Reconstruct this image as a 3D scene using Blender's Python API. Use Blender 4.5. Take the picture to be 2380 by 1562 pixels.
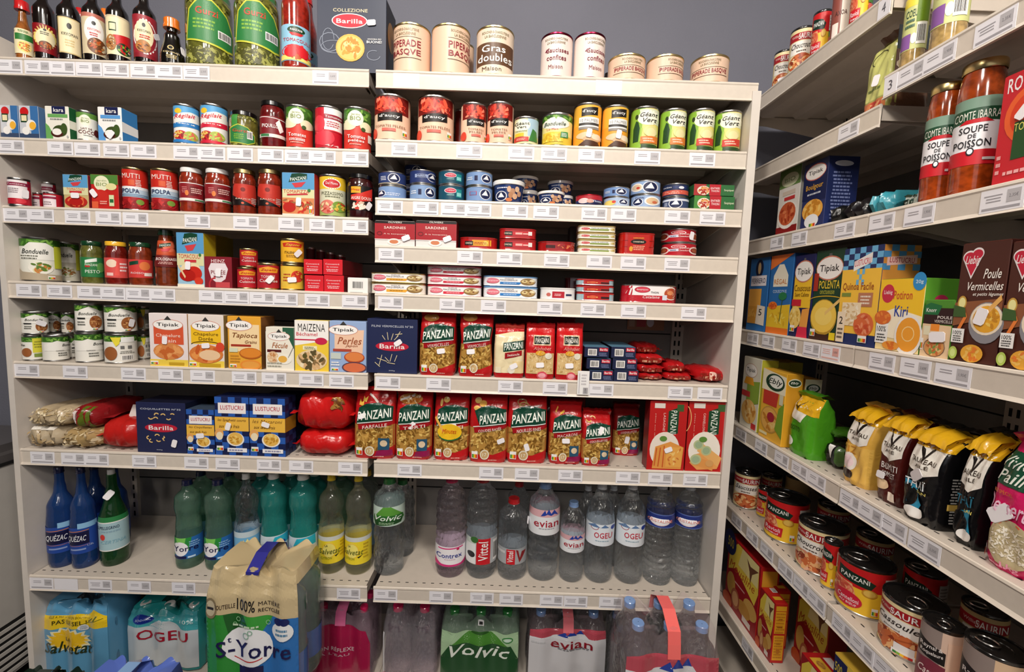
import bpy, bmesh, math, random
from math import sin, cos, pi, sqrt, asin, atan2, floor
from mathutils import Vector, Matrix, geometry

for o in list(bpy.data.objects): bpy.data.objects.remove(o)
SC = bpy.context.scene
COL = SC.collection
W, H = 2380, 1562

# ------------------------------------------------------------------ camera
CP = Vector((.38365, -1.19422, 1.33210)); YAW, PIT, ROL, F = .00066, .09366, .03446, 1020.8
fw = Vector((sin(YAW)*cos(PIT), cos(YAW)*cos(PIT), -sin(PIT)))
r0 = Vector((cos(YAW), -sin(YAW), 0)); u0 = r0.cross(fw)
rt = r0*cos(ROL)+u0*sin(ROL); up = -r0*sin(ROL)+u0*cos(ROL)
cd = bpy.data.cameras.new('camera'); cam = bpy.data.objects.new('camera', cd); COL.objects.link(cam)
cd.sensor_width = 36; cd.lens = 36*F/W; cd.clip_start = .02; cd.clip_end = 50
m3 = Matrix((rt, up, -fw)).transposed(); cam.matrix_world = Matrix.Translation(CP) @ m3.to_4x4()
SC.camera = cam

def proj(x, y, z):
    d = Vector((x, y, z))-CP; k = d.dot(fw)
    return W/2+F*d.dot(rt)/k, H/2-F*d.dot(up)/k
def ray(px, py): return fw+rt*((px-W/2)/F)-up*((py-H/2)/F)
def atY(px, py, Y): d = ray(px, py); return CP+d*((Y-CP.y)/d.y)
def atX(px, py, X): d = ray(px, py); return CP+d*((X-CP.x)/d.x)

# ------------------------------------------------------------------ world, lights, exposure
wd = bpy.data.worlds.new('world'); SC.world = wd; wd.use_nodes = True
wd.node_tree.nodes['Background'].inputs[0].default_value = (.75, .72, .78, 1)
wd.node_tree.nodes['Background'].inputs[1].default_value = .02
SC.view_settings.view_transform = 'Standard'; SC.view_settings.look = 'None'
SC.view_settings.exposure = .45; SC.view_settings.gamma = 1; SC.view_settings.use_curve_mapping = False

def area(x, y, z, sx, sy, pw, col=(1, .93, .84), tgt=None, name='ceiling_light'):
    l = bpy.data.lights.new(name, 'AREA'); l.shape = 'RECTANGLE'; l.size = sx; l.size_y = sy; l.energy = pw; l.color = col
    o = bpy.data.objects.new(name, l); o.location = (x, y, z); COL.objects.link(o)
    if tgt: o.rotation_euler = (Vector(tgt)-Vector((x, y, z))).to_track_quat('-Z', 'Y').to_euler()
    return o
area(.05, -1.2, 2.72, .22, .22, 15.5, tgt=(.0, 0, 1.2))
area(.85, -1.45, 2.72, .22, .22, 11, tgt=(1.1, -.2, .9))
area(-.9, -1.3, 2.72, .22, .22, 5.5, tgt=(-.7, 0, .9))
area(.25, -2.45, 2.72, .26, .26, 11, tgt=(.3, 0, .6))
area(-.1, -3.4, 2.72, .26, .26, 12, tgt=(.2, 0, .6))
area(1.0, -2.6, 2.72, .26, .26, 4, tgt=(.8, 0, .6))
area(.1, -3.4, 1.9, 2.6, 1.4, 5, col=(.95, .96, 1), tgt=(.3, 0, .7), name='front_fill_light')  # added broad fill from the front, no window stands there

# ------------------------------------------------------------------ colours and materials
PAL = dict(w='f2efec', k='0d0b0b', gy='8e8a88', lg='c2bfc0', r='c81a1e', dr='8c1018', R2='d8202a', g='2f7a35', dg='123d22', lgn='7fae38', b='2c62b4', nb='161c48', lb='7fb2dc',
 sb='4f9fd6', y='f2c22c', ly='f6de7a', o='e87820', do='b8511a', cr='efe2b8', br='6b3c1c', db='2e1610', pk='e87f98', hp='d81f68', pa='c99a48', pd='9a6a24', be='d8c8a6', tl='1b5a60',
 te='1f9c98', mv='7c1e40', cp='e0bea2', sk='efb98c', ts='b84a2c', ol='59661f', gl='d6bf86', bn='b07840', mt='b9b6b2', vi='7a5aa8', gr2='5f9c2e', cb='b7d8e8', pp='e9a6b4', nv='23376b', lv='9fb4d8', wh='ffffff', bl='24409a', yg='c8c83c')
def lin(h):
    c = [int(h[i:i+2], 16)/255 for i in (0, 2, 4)]
    return tuple(x/12.92 if x <= .04045 else ((x+.055)/1.055)**2.4 for x in c)
MC = {}
def M(c, k='p'):
    key = c+k
    if key in MC: return MC[key]
    m = bpy.data.materials.new({'p': 'printed_card_', 'g': 'glossy_film_', 'm': 'metal_', 'c': 'contents_', 's': 'steel_paint_', 'x': 'crinkled_film_'}[k]+c); m.use_nodes = True
    nt = m.node_tree; b = nt.nodes['Principled BSDF']; col = lin(PAL.get(c, c))
    b.inputs['Base Color'].default_value = (*col, 1)
    if k == 'p': b.inputs['Roughness'].default_value = .42; b.inputs['Specular IOR Level'].default_value = .4
    if k == 'g': b.inputs['Roughness'].default_value = .2
    if k in 'gc': b.inputs['Coat Weight'].default_value = 1; b.inputs['Coat Roughness'].default_value = .12
    if k == 'm': b.inputs['Metallic'].default_value = 1; b.inputs['Roughness'].default_value = .28
    if k == 's': b.inputs['Roughness'].default_value = .45
    if k in 'cxs':
        tc = nt.nodes.new('ShaderNodeTexCoord'); n = nt.nodes.new('ShaderNodeTexNoise'); n.inputs['Scale'].default_value = {'c': 90, 'x': 38, 's': 25}[k]
        nt.links.new(tc.outputs['Object'], n.inputs['Vector'])
        if k == 'x':
            bp = nt.nodes.new('ShaderNodeBump'); bp.inputs['Strength'].default_value = .5; bp.inputs['Distance'].default_value = .004; n.inputs['Detail'].default_value = 2; n.inputs['Distortion'].default_value = .6
            nt.links.new(n.outputs[0], bp.inputs['Height']); nt.links.new(bp.outputs[0], b.inputs['Normal']); b.inputs['Roughness'].default_value = .22
        else:
            r = nt.nodes.new('ShaderNodeValToRGB'); q = .55 if k == 'c' else .96
            r.color_ramp.elements[0].position = .35; r.color_ramp.elements[1].position = .65
            r.color_ramp.elements[0].color = (*[x*q for x in col], 1); r.color_ramp.elements[1].color = (*col, 1)
            nt.links.new(n.outputs[0], r.inputs[0]); nt.links.new(r.outputs[0], b.inputs['Base Color'])
            if k == 'c': b.inputs['Roughness'].default_value = .12
    MC[key] = m; return m
def clear(name, tint, solid=.45, rough=.015, ior=1.33, tw_=.75, key=None):
    key = 'clr'+name
    if key in MC: return MC[key]
    m = bpy.data.materials.new(name); m.use_nodes = True; nt = m.node_tree; b = nt.nodes['Principled BSDF']
    b.inputs['Base Color'].default_value = (*lin(tint), 1); b.inputs['Transmission Weight'].default_value = tw_; b.inputs['Coat Weight'].default_value = 1; b.inputs['Coat Roughness'].default_value = .13
    b.inputs['Roughness'].default_value = rough; b.inputs['IOR'].default_value = ior
    t = nt.nodes.new('ShaderNodeBsdfTransparent'); t.inputs[0].default_value = (*[c_*.95 for c_ in lin(tint)], 1)
    mx = nt.nodes.new('ShaderNodeMixShader'); mx.inputs[0].default_value = solid
    nt.links.new(t.outputs[0], mx.inputs[1]); nt.links.new(b.outputs[0], mx.inputs[2])
    tc = nt.nodes.new('ShaderNodeTexCoord'); mp = nt.nodes.new('ShaderNodeMapping'); mp.inputs['Scale'].default_value = (1, 1, .55); n = nt.nodes.new('ShaderNodeTexNoise'); n.inputs['Scale'].default_value = 36; n.inputs['Detail'].default_value = 1; n.inputs['Distortion'].default_value = 1.5
    bp = nt.nodes.new('ShaderNodeBump'); bp.inputs['Strength'].default_value = 1. if tw_ > .95 else .3; bp.inputs['Distance'].default_value = .010 if tw_ > .95 else .005; nt.links.new(bp.outputs[0], b.inputs['Coat Normal'])
    nt.links.new(tc.outputs['Object'], mp.inputs[0]); nt.links.new(mp.outputs[0], n.inputs['Vector']); nt.links.new(n.outputs[0], bp.inputs['Height']); nt.links.new(bp.outputs[0], b.inputs['Normal'])
    nt.links.new(mx.outputs[0], nt.nodes['Material Output'].inputs[0]); MC[key] = m; return m
def film(name, tint, op=.35):
    key = 'flm'+name
    if key in MC: return MC[key]
    m = bpy.data.materials.new(name); m.use_nodes = True; nt = m.node_tree; b = nt.nodes['Principled BSDF']
    b.inputs['Base Color'].default_value = (*lin(tint), 1); b.inputs['Roughness'].default_value = .15
    t = nt.nodes.new('ShaderNodeBsdfTransparent'); mx = nt.nodes.new('ShaderNodeMixShader'); mx.inputs[0].default_value = op
    nt.links.new(t.outputs[0], mx.inputs[1]); nt.links.new(b.outputs[0], mx.inputs[2])
    nt.links.new(mx.outputs[0], nt.nodes['Material Output'].inputs[0]); MC[key] = m; return m

# ------------------------------------------------------------------ mesh collecting
class MB:
    def __init__(s): s.v = []; s.f = []; s.m = []; s.mats = []
    def mi(s, m):
        if m not in s.mats: s.mats.append(m)
        return s.mats.index(m)
    def add(s, vs, fs, mat):
        k = len(s.v); i = s.mi(mat); s.v += [tuple(p) for p in vs]; s.f += [tuple(a+k for a in f) for f in fs]; s.m += [i]*len(fs)
    def box(s, x0, y0, z0, x1, y1, z1, mat, ch=0):
        v = [(x, y, z) for z in (z0, z1) for y in (y0, y1) for x in (x0, x1)]
        s.add(v, [(0, 2, 3, 1), (4, 5, 7, 6), (0, 1, 5, 4), (2, 6, 7, 3), (0, 4, 6, 2), (1, 3, 7, 5)], mat)
    def rev(s, prof, mats, seg=28, close=True, cx=0, cy=0, z0=0):
        # prof: [(r,z)], mats: one material or a list per interval
        k = len(s.v)
        for r, z in prof: s.v += [(cx+r*cos(2*pi*j/seg), cy+r*sin(2*pi*j/seg), z0+z) for j in range(seg)]
        for i in range(len(prof)-1):
            mm = mats[i] if isinstance(mats, list) else mats; mi = s.mi(mm)
            for j in range(seg):
                a = k+i*seg+j; b = k+i*seg+(j+1) % seg; s.f.append((a, b, b+seg, a+seg)); s.m.append(mi)
        if close:
            mm = mats[0] if isinstance(mats, list) else mats
            s.f.append(tuple(k+j for j in range(seg))[::-1]); s.m.append(s.mi(mm))
            mm = mats[-1] if isinstance(mats, list) else mats
            s.f.append(tuple(k+(len(prof)-1)*seg+j for j in range(seg))); s.m.append(s.mi(mm))
    def tube(s, pts, r, mat, seg=6, close=False):
        pts = [Vector(p) for p in pts]; n = len(pts); k = len(s.v)
        for i, p in enumerate(pts):
            t = (pts[(i+1) % n if close else min(i+1, n-1)]-pts[(i-1) % n if close else max(i-1, 0)]).normalized()
            a = t.cross(Vector((0, 0, 1)));
            if a.length < .1: a = t.cross(Vector((1, 0, 0)))
            a.normalize(); b = t.cross(a)
            s.v += [tuple(p+a*(r*cos(2*pi*j/seg))+b*(r*sin(2*pi*j/seg))) for j in range(seg)]
        mi = s.mi(mat)
        for i in range(n if close else n-1):
            for j in range(seg):
                s.f.append((k+i*seg+j, k+i*seg+(j+1) % seg, k+((i+1) % n)*seg+(j+1) % seg, k+((i+1) % n)*seg+j)); s.m.append(mi)
        if not close:
            s.f.append(tuple(k+j for j in range(seg))); s.f.append(tuple(k+(n-1)*seg+j for j in range(seg))[::-1]); s.m += [mi, mi]
    def build(s, name, parent=None, smooth=False, ang=None):
        me = bpy.data.meshes.new(name); me.from_pydata(s.v, [], s.f)
        for m in s.mats: me.materials.append(m)
        me.polygons.foreach_set('material_index', s.m)
        if smooth:
            me.polygons.foreach_set('use_smooth', [True]*len(s.f))
            if ang: me.set_sharp_from_angle(angle=ang)
        me.update()
        o = bpy.data.objects.new(name, me); COL.objects.link(o)
        if parent: o.parent = parent
        return o
def thing(name, label, cat, loc, rz=0, group=None):
    o = bpy.data.objects.new(name, None); COL.objects.link(o); o.location = loc; o.rotation_euler = (0, 0, rz); o.empty_display_size = .02
    o['label'] = label; o['category'] = cat
    if group: o['group'] = group
    return o
def tag(o, label, cat, group=None):
    o['label'] = label; o['category'] = cat
    if group: o['group'] = group
    return o

# ------------------------------------------------------------------ printed art on a curved front
TC = {}
def text(s, style, off=None):
    k = (s, style)
    if k in TC and off is None: return TC[k]
    c = bpy.data.curves.new('t', 'FONT'); c.body = s; c.size = 1; c.resolution_u = 2; c.fill_mode = 'FRONT'
    c.space_character = 1.04
    if style in 'TIVUX': c.offset = (0 if 'M' in s else .011) if off is None else off
    o = bpy.data.objects.new('t', c); COL.objects.link(o)
    me = o.to_mesh(depsgraph=bpy.context.evaluated_depsgraph_get()); me.calc_loop_triangles()
    vs = [(v.co.x+(.3*v.co.y if style in 'IiX' else 0), v.co.y) for v in me.vertices]; fs = [tuple(t.vertices) for t in me.loop_triangles]
    o.to_mesh_clear(); bpy.data.objects.remove(o); bpy.data.curves.remove(c)
    if vs:
        x0 = min(v[0] for v in vs); x1 = max(v[0] for v in vs); y0 = min(v[1] for v in vs); y1 = max(v[1] for v in vs)
        vs = [((x-x0)/max(x1-x0, 1e-6)-.5, (y-y0)/max(y1-y0, 1e-6)-.5) for x, y in vs]
        ar = sum(abs((vs[b][0]-vs[a][0])*(vs[c_][1]-vs[a][1])-(vs[c_][0]-vs[a][0])*(vs[b][1]-vs[a][1])) for a, b, c_ in fs)/2
        if ar < .1 and off is None: return text(s, style, 0)
    TC[k] = (vs, fs); return TC[k]
def gridq(x0, y0, x1, y1, st):
    nx = max(1, int(math.ceil(abs(x1-x0)/st))); ny = max(1, int(math.ceil(abs(y1-y0)/st)))
    vs = [(x0+(x1-x0)*i/nx, y0+(y1-y0)*j/ny) for j in range(ny+1) for i in range(nx+1)]
    return vs, [(j*(nx+1)+i, j*(nx+1)+i+1, (j+1)*(nx+1)+i+1, (j+1)*(nx+1)+i) for j in range(ny) for i in range(nx)]
def ell(cx, cy, rx, ry, seg=22, rings=2, rot=0, star=0):
    vs = [(cx, cy)]; fs = []
    for q in range(1, rings+1):
        for j in range(seg):
            a = 2*pi*j/seg; k = q/rings*(1-star if (star and j % 2) else 1)
            x = rx*k*cos(a); y = ry*k*sin(a); vs.append((cx+x*cos(rot)-y*sin(rot), cy+x*sin(rot)+y*cos(rot)))
    for j in range(seg):
        n = (j+1) % seg; fs.append((0, 1+j, 1+n))
        for q in range(1, rings): a = 1+(q-1)*seg; fs.append((a+j, a+seg+j, a+seg+n, a+n))
    return vs, fs
def trisub(pts, st):
    tri = geometry.tessellate_polygon([[Vector((x, y, 0)) for x, y in pts]]); T = [[pts[i] for i in t] for t in tri]; out = []
    while T:
        t = T.pop(); e = [((t[i][0]-t[(i+1) % 3][0])**2+(t[i][1]-t[(i+1) % 3][1])**2) for i in range(3)]; m = max(e)
        if m > st*st*1.5:
            i = e.index(m); a, b, c = t[i], t[(i+1) % 3], t[(i+2) % 3]; mid = ((a[0]+b[0])/2, (a[1]+b[1])/2); T += [[a, mid, c], [mid, b, c]]
        else: out.append(t)
    vs = []; fs = []
    for t in out: k = len(vs); vs += t; fs.append((k, k+1, k+2))
    return vs, fs
def art(mb, spec, S, st=.34, kind='p', asp=1.0, step=.00009, base=.00035, rd=False):
    """S(u,v,off) -> point. asp = width/height of the printed face"""
    stickers = []; n = 0; rnd = random.Random(hash(len(spec))*7+len(spec))
    cv = (lambda u: .5+asin(max(-1, min(1, (2*u-1)*.985)))/pi) if rd else (lambda u: u)
    def grid(x0, y0, x1, y1, c): vs, fs = gridq(cv(x0), y0, cv(x1), y1, st*.7 if rd else st); put(vs, fs, c, 0, True)
    def puts(L, c):          # many little bits, each a hair above the last
        nonlocal n
        off = base+step*n; n += 1
        for i, (vs, fs) in enumerate(L): mb.add([S(cv(u), v, off+i*7e-6) for u, v in vs], fs, M(c, kind))
    def put(vs, fs, c, ex=0, done=False):
        nonlocal n
        off = base+step*n+ex; n += 1
        pts = [S(u if done else cv(u), v, off) for u, v in vs]
        a = [f for f in fs]
        mb.add(pts, a, M(c, kind))
    for p in spec.split('|'):
        t = p.split()
        if not t: continue
        k = t[0]
        if k == 'P':
            f = [float(x) for x in t[2:]]; vs, fs = trisub([(cv(x), y) for x, y in zip(f[::2], f[1::2])], st); put(vs, fs, t[1], 0, True); continue
        if k in 'TtIiVvUX':
            cx, cy, w, h = map(float, t[1:5]); rot = {'V': pi/2, 'v': -pi/2, 'U': .14, 'X': .14}.get(k, 0)
            vs, fs = text(t[6].replace('_', ' '), k); out = []
            for x, y in vs:
                if k in 'Vv': X = -y*w if k == 'V' else y*w; Y = x*h if k == 'V' else -x*h
                else: X = x*w; Y = y*h+(x*w*asp*rot if rot else 0)
                out.append((cx+X, cy+Y))
            out = [(cv(x), y) for x, y in out]
            if st < 1:
                o2 = []; f2 = []; T = [[out[i] for i in f] for f in fs]; lim = max(.03, st*.9)
                while T:
                    t3 = T.pop(); e = [abs(t3[i][0]-t3[(i+1) % 3][0]) for i in range(3)]; m_ = max(e)
                    if m_ > lim:
                        i = e.index(m_); a, b, c = t3[i], t3[(i+1) % 3], t3[(i+2) % 3]; md = ((a[0]+b[0])/2, (a[1]+b[1])/2); T += [[a, md, c], [md, b, c]]
                    else: q_ = len(o2); o2 += t3; f2.append((q_, q_+1, q_+2))
                out, fs = o2, f2
            put(out, fs, t[5], base*1.2 if base > .0003 and st < 1 else 0, True); continue
        if k == 'K': stickers.append(tuple(map(float, t[1:]))); continue
        if k == 'H': continue
        if k == 'R': x0, y0, x1, y1 = map(float, t[1:5]); grid(x0, y0, x1, y1, t[5]); continue
        if k == 'E': cx, cy, rx, ry = map(float, t[1:5]); put(*ell(cx, cy, rx, ry, 22, max(1, int(rx/st)+1)), t[5]); continue
        if k == 'S': cx, cy, rx, ry = map(float, t[1:5]); put(*ell(cx, cy, rx, ry, 32, max(1, int(rx/st)+1), star=.22), t[5]); continue
        if k == 'L':
            x0, y0, x1, y1, th = map(float, t[1:6]); dx = x1-x0; dy = y1-y0; l = max(1e-5, sqrt(dx*dx+dy*dy)); a = -dy/l*th/2; b = dx/l*th/2
            q = max(1, int(l/st)); vs = []
            for i in range(q+1): f = i/q; vs += [(x0+dx*f+a, y0+dy*f+b), (x0+dx*f-a, y0+dy*f-b)]
            put(vs, [(2*i, 2*i+1, 2*i+3, 2*i+2) for i in range(q)], t[6]); continue
        if k == 'A':   # arc band cx cy rx ry th a0 a1 col
            cx, cy, rx, ry, th, a0, a1 = map(float, t[1:8]); vs = []; q = 14
            for i in range(q+1): a = math.radians(a0+(a1-a0)*i/q); vs += [(cx+(rx+th)*cos(a), cy+(ry+th*asp)*sin(a)), (cx+rx*cos(a), cy+ry*sin(a))]
            put(vs, [(2*i, 2*i+1, 2*i+3, 2*i+2) for i in range(q)], t[8]); continue
        if k == 'B':   # heap of food in an ellipse
            cx, cy, rx, ry = map(float, t[1:5]); put(*ell(cx, cy, rx, ry, 20, 2), t[5]); cols = t[6:]
            for c in cols:
                L = []
                for _ in range(9):
                    a = rnd.uniform(0, 2*pi); q = sqrt(rnd.random())*.78; v2, f2 = ell(0, 0, rx*.24, rx*.12, 7, 1, rnd.uniform(0, 3)); L.append(([(cx+rx*q*cos(a)+x_, cy+ry*q*sin(a)+y_*asp) for x_, y_ in v2], f2))
                puts(L, c)
            continue
        if k == 'Q':   # rectangle filled with scattered bits: x0 y0 x1 y1 base size n cols
            x0, y0, x1, y1 = map(float, t[1:5]); sz = float(t[6]); nn = int(t[7])
            if t[5] != '-': grid(x0, y0, x1, y1, t[5])
            for c in t[8:]:
                L = []
                for _ in range(nn):
                    el = rnd.uniform(.3, .55); ox = rnd.uniform(x0+sz, x1-sz); oy = rnd.uniform(y0+sz*asp*.7, y1-sz*asp*.7); v2, f2 = ell(0, 0, sz, sz*el, 7, 1, rnd.uniform(0, 3)); L.append(([(ox+x_, oy+y_*asp) for x_, y_ in v2], f2))
                puts(L, c)
            continue
        if k == 'C':   # checker x0 y0 x1 y1 nx ny col
            x0, y0, x1, y1 = map(float, t[1:5]); nx, ny = int(t[5]), int(t[6]); vs = []; fs = []
            for i in range(nx):
                for j in range(ny):
                    if (i+j) % 2: continue
                    b = len(vs); ax = x0+(x1-x0)*i/nx; bx = x0+(x1-x0)*(i+1)/nx; ay = y0+(y1-y0)*j/ny; by = y0+(y1-y0)*(j+1)/ny
                    vs += [(ax, ay), (bx, ay), (bx, by), (ax, by)]; fs.append((b, b+1, b+2, b+3))
            put(vs, fs, t[7]); continue
        if k == 'G':   # lines of small print x0 y0 x1 y1 n col
            x0, y0, x1, y1 = map(float, t[1:5]); nn = int(t[5]); vs = []; fs = []; hh = (y1-y0)/nn
            for i in range(nn):
                y = y0+hh*(i+.2); x = x0+rnd.uniform(0, .08)*(x1-x0); e = x1-rnd.uniform(0, .2)*(x1-x0)
                while x < e:
                    q = min(e, x+rnd.uniform(.06, .2)*(x1-x0)); b = len(vs); vs += [(x, y), (q, y), (q, y+hh*.5), (x, y+hh*.5)]; fs.append((b, b+1, b+2, b+3)); x = q+.03*(x1-x0)
            put(vs, fs, t[6]); continue
        if k == 'Z':   # barcode
            x0, y0, x1, y1 = map(float, t[1:5]); grid(x0, y0, x1, y1, 'w'); vs = []; fs = []; x = x0+(x1-x0)*.08
            while x < x1-(x1-x0)*.1:
                q = x+(x1-x0)*rnd.choice((.02, .04, .05)); b = len(vs); vs += [(x, y0+(y1-y0)*.12), (q, y0+(y1-y0)*.12), (q, y1-(y1-y0)*.12), (x, y1-(y1-y0)*.12)]; fs.append((b, b+1, b+2, b+3)); x = q+(x1-x0)*rnd.choice((.02, .04))
            put(vs, fs, 'k'); continue
        if k == 'N':   # nutrition mark x y w h
            x0, y0, w, h = map(float, t[1:5]); grid(x0, y0, x0+w, y0+h, 'w')
            for i, c in enumerate(('g', 'lgn', 'y', 'o', 'r')): grid(x0+w*(.08+.17*i), y0+h*.1, x0+w*(.25+.17*i), y0+h*.6, c)
            continue
        raise ValueError(p)
    return stickers
def sticker(parent, S, st, wmm):
    for q in st:
        cx, cy = q[:2]; rot = q[2] if len(q) > 2 else .2; wf = q[3] if len(q) > 3 else 1
        c = Vector(S(cx, cy, .003)); ex = (Vector(S(cx+.02, cy, .003))-c).normalized(); ey = (Vector(S(cx, cy+.02, .003))-c).normalized()
        mb = MB(); pts = []
        for x, y in ((-.011, -.005), (-.008, -.007), (.008, -.007), (.011, -.005), (.011, .005), (.008, .007), (-.008, .007), (-.011, .005)):
            X = x*cos(rot)-y*sin(rot); Y = x*sin(rot)+y*cos(rot); pts.append(c+ex*X*wf+ey*Y*wf)
        nrm = ex.cross(ey).normalized()
        mb.add([p+nrm*.0006 for p in pts]+[p-nrm*.0003 for p in pts], [tuple(range(8))]+[(i, i+8, (i+1) % 8+8, (i+1) % 8) for i in range(8)], M('f6f2f6'))
        mb.build('price_sticker', parent)
def bands(spec, base):
    """360 degree bands: list of (v0,v1,col)"""
    cuts = [(0., 1., base)]
    for p in spec.split('|'):
        t = p.split()
        if t and t[0] == 'H':
            a, b = float(t[1]), float(t[2]); new = []
            for x0, x1, c in cuts:
                if x1 <= a or x0 >= b: new.append((x0, x1, c)); continue
                if x0 < a: new.append((x0, a, c))
                if x1 > b: new.append((b, x1, c))
            new.append((a, b, t[3])); cuts = sorted(new)
    return cuts

# ------------------------------------------------------------------ product builders (local: front = -Y, base at z 0, centred)
def round_label(root, spec, base, rf, v0, v1, h, kind='p', tw=0, name='label', wrap=True):
    """printed band around a round body; rf(z) radius; art u is the seen width"""
    mb = MB(); z0 = v0*h; z1 = v1*h
    if wrap and base:
        for a, b, c in bands(spec, base):
            n = max(1, int((b-a)*(z1-z0)/.02)); prof = [(rf(z0+(a+(b-a)*i/n)*(z1-z0))+.0003, z0+(a+(b-a)*i/n)*(z1-z0)) for i in range(n+1)]
            mb.rev(prof, M(c, kind), 48, close=False)
    def S(u, v, off):
        z = z0+v*(z1-z0); r = rf(z); a = (u-.5)*pi+tw
        return ((r+off)*sin(a), -(r+off)*cos(a), z)
    R = rf((z0+z1)/2); st = art(mb, spec, S, .036, kind, 2*R/(z1-z0), rd=True, step=.00015); st = [(.5+asin(max(-1, min(1, (2*q[0]-1)*.985)))/pi,)+tuple(q[1:]) for q in st]
    if mb.f: mb.build(name, root, True, .6)
    sticker(root, S, st, 0)
def ring_tab(root, r, z, ang=0):
    mb = MB(); m = M('mt', 'm'); pts = [(.42*r*cos(a)*.9, .30*r*sin(a), z) for a in [2*pi*i/12 for i in range(12)]]
    ca, sa = cos(ang), sin(ang)
    pts = [((x+.3*r)*ca-y*sa, (x+.3*r)*sa+y*ca, z+.002) for x, y, z in pts]; mb.tube(pts, .0016, m, 6, True)
    c = Vector((.72*r*ca, .72*r*sa, z)); mb.rev([(.0045, 0), (.0045, .002)], m, 10, True, c.x, c.y, z); mb.build('pull_tab', root, True, .6)
def can(root, w, h, spec, base='w', lid='mt', tab=False, tw=0, ribs=0, labk='p', tang=0, plain=None, **k):
    r = w/2; mb = MB(); mt = M(plain or 'mt', 'm')
    e = min(.004, h*.06)
    prof = [(r*.93, .0006), (r*.985, 0), (r, e*.4), (r, e), (r*.965, e*1.5), (r*.965, h-e*1.5)]
    mb.rev(prof, mt, 32); mb.build('body', root, True, .5)
    lm = M(lid, 'm') if lid != 'k' else M('1c1a1a', 'g')
    mb = MB(); mb.rev([(r*.96, h-e*1.6), (r*1.0, h-e), (r*1.0, h-e*.2), (r*.985, h), (r*.955, h-e*.2), (r*.94, h-e), (r*.86, h-e), (r*.84, h-e*.7), (r*.5, h-e*.7), (r*.48, h-e*.95), (.002, h-e*.95)], lm, 32, False)
    mb.build('lid', root, True, .6)
    def rf(z):
        if ribs and .3*h < z < .7*h: return r*.972+.0012*sin(z/h*ribs*2*pi)
        return r*.975
    round_label(root, spec, base, rf, e*1.3/h, 1-e*1.5/h, h, labk, tw)
    if tab: ring_tab(root, r, h-e*.7, tang)
def interp(P):
    def f(z):
        for i in range(len(P)-1):
            if z <= P[i+1][0]:
                a, b = P[i], P[i+1]; t = (z-a[0])/max(b[0]-a[0], 1e-9); t = max(0, min(1, t)); t = t*t*(3-2*t) if len(b) > 2 else t
                return a[1]+(b[1]-a[1])*t
        return P[-1][1]
    return f
def jar(root, w, h, spec, base=None, cont='ts', lid='gl', v0=.2, v1=.72, lidh=.10, tw=0, neck=.86, sh=.80, **k):
    r = w/2; cm = M(cont, 'c'); lh = max(.012, h*lidh)
    P = [(0, .9), (.02, .97), (.05, 1), (sh-.08, 1), (sh, .97), (sh+.05, neck+.03), (1-lh/h, neck-.02)]
    P = [(z, q*r) for z, q in P]; f = interp(P); mb = MB(); mb.rev([(q, z*h) for z, q in P], cm, 32); mb.build('glass_body', root, True, .7)
    mb = MB(); lm = M(lid, 'm') if lid in ('gl', 'mt') else M(lid, 'g'); R = r*(neck+.05)
    mb.rev([(R*.97, h-lh), (R, h-lh*.9), (R, h-lh*.15), (R*.96, h), (R*.9, h-.001), (R*.86, h-.002), (.002, h-.002)], lm, 32, False); mb.build('lid', root, True, .5)
    round_label(root, spec, base, lambda z: f(z/h)+.0002, v0, v1, h, 'p', tw)
BP = {
 'soy': [(0, .93), (.02, 1), (.55, 1), (.60, .98, 1), (.74, .42, 1), (.86, .36), (.93, .36)],
 'tube': [(0, .9), (.02, 1), (.5, 1), (.72, .55, 1), (.88, .42), (.93, .42)],
 'coulis': [(0, .93), (.02, 1), (.6, 1), (.82, .6, 1), (.93, .5)],
 'flask': [(0, .9), (.03, 1), (.18, .98), (.62, .62, 1), (.72, .42, 1), (.8, .45)],
 'quezac': [(0, .82), (.02, .95), (.05, 1), (.42, 1), (.60, .9, 1), (.76, .42, 1), (.86, .32, 1), (.94, .30)],
 'pelle': [(0, .85), (.02, .95), (.05, 1), (.46, 1), (.72, .52, 1), (.82, .36, 1), (.93, .34)],
 'wave': [(0, .8), (.02, .95), (.05, 1), (.30, 1), (.45, .93, 1), (.58, .86, 1), (.70, .98, 1), (.80, .95, 1), (.90, .42, 1), (.945, .34)],
 'salv': [(0, .8), (.02, .95), (.05, 1), (.34, 1), (.46, 1), (.56, .84, 1), (.68, .98, 1), (.76, .9, 1), (.88, .34, 1), (.945, .28)],
 'std': [(0, .82), (.02, .95), (.05, 1), (.70, 1), (.80, .96, 1), (.90, .5, 1), (.945, .34)],
 'cone': [(0, .82), (.02, .95), (.05, 1), (.62, 1), (.74, .93, 1), (.88, .48, 1), (.945, .30)],
 'crist': [(0, .9), (.02, 1), (.66, 1), (.70, .93, 1), (.80, .97, 1), (.88, .72, 1), (.93, .36, 1), (.96, .32)],
 'bolo': [(0, .93), (.03, 1), (.40, 1), (.55, .86, 1), (.72, .74, 1), (.88, .62, 1), (.92, .60)],
}
CLR = {'clear': ('clear_plastic', 'eef2f6', .55), 'green': ('green_plastic', 'a4cfba', .5), 'teal': ('teal_plastic', '4cc8c0', .6), 'blue': ('blue_plastic', '3f74c4', .65), 'lemon': ('clear_yellow_plastic', 'f0f0dc', .45), 'dgreen': ('dark_green_glass', '3c8a4a', .65), 'pink': ('clear_rose_plastic', 'f0e8f0', .55)}
CTW = {'teal': .6, 'blue': .7, 'green': .75, 'dgreen': .8, 'clear': .97, 'pink': .97, 'lemon': .9}
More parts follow.
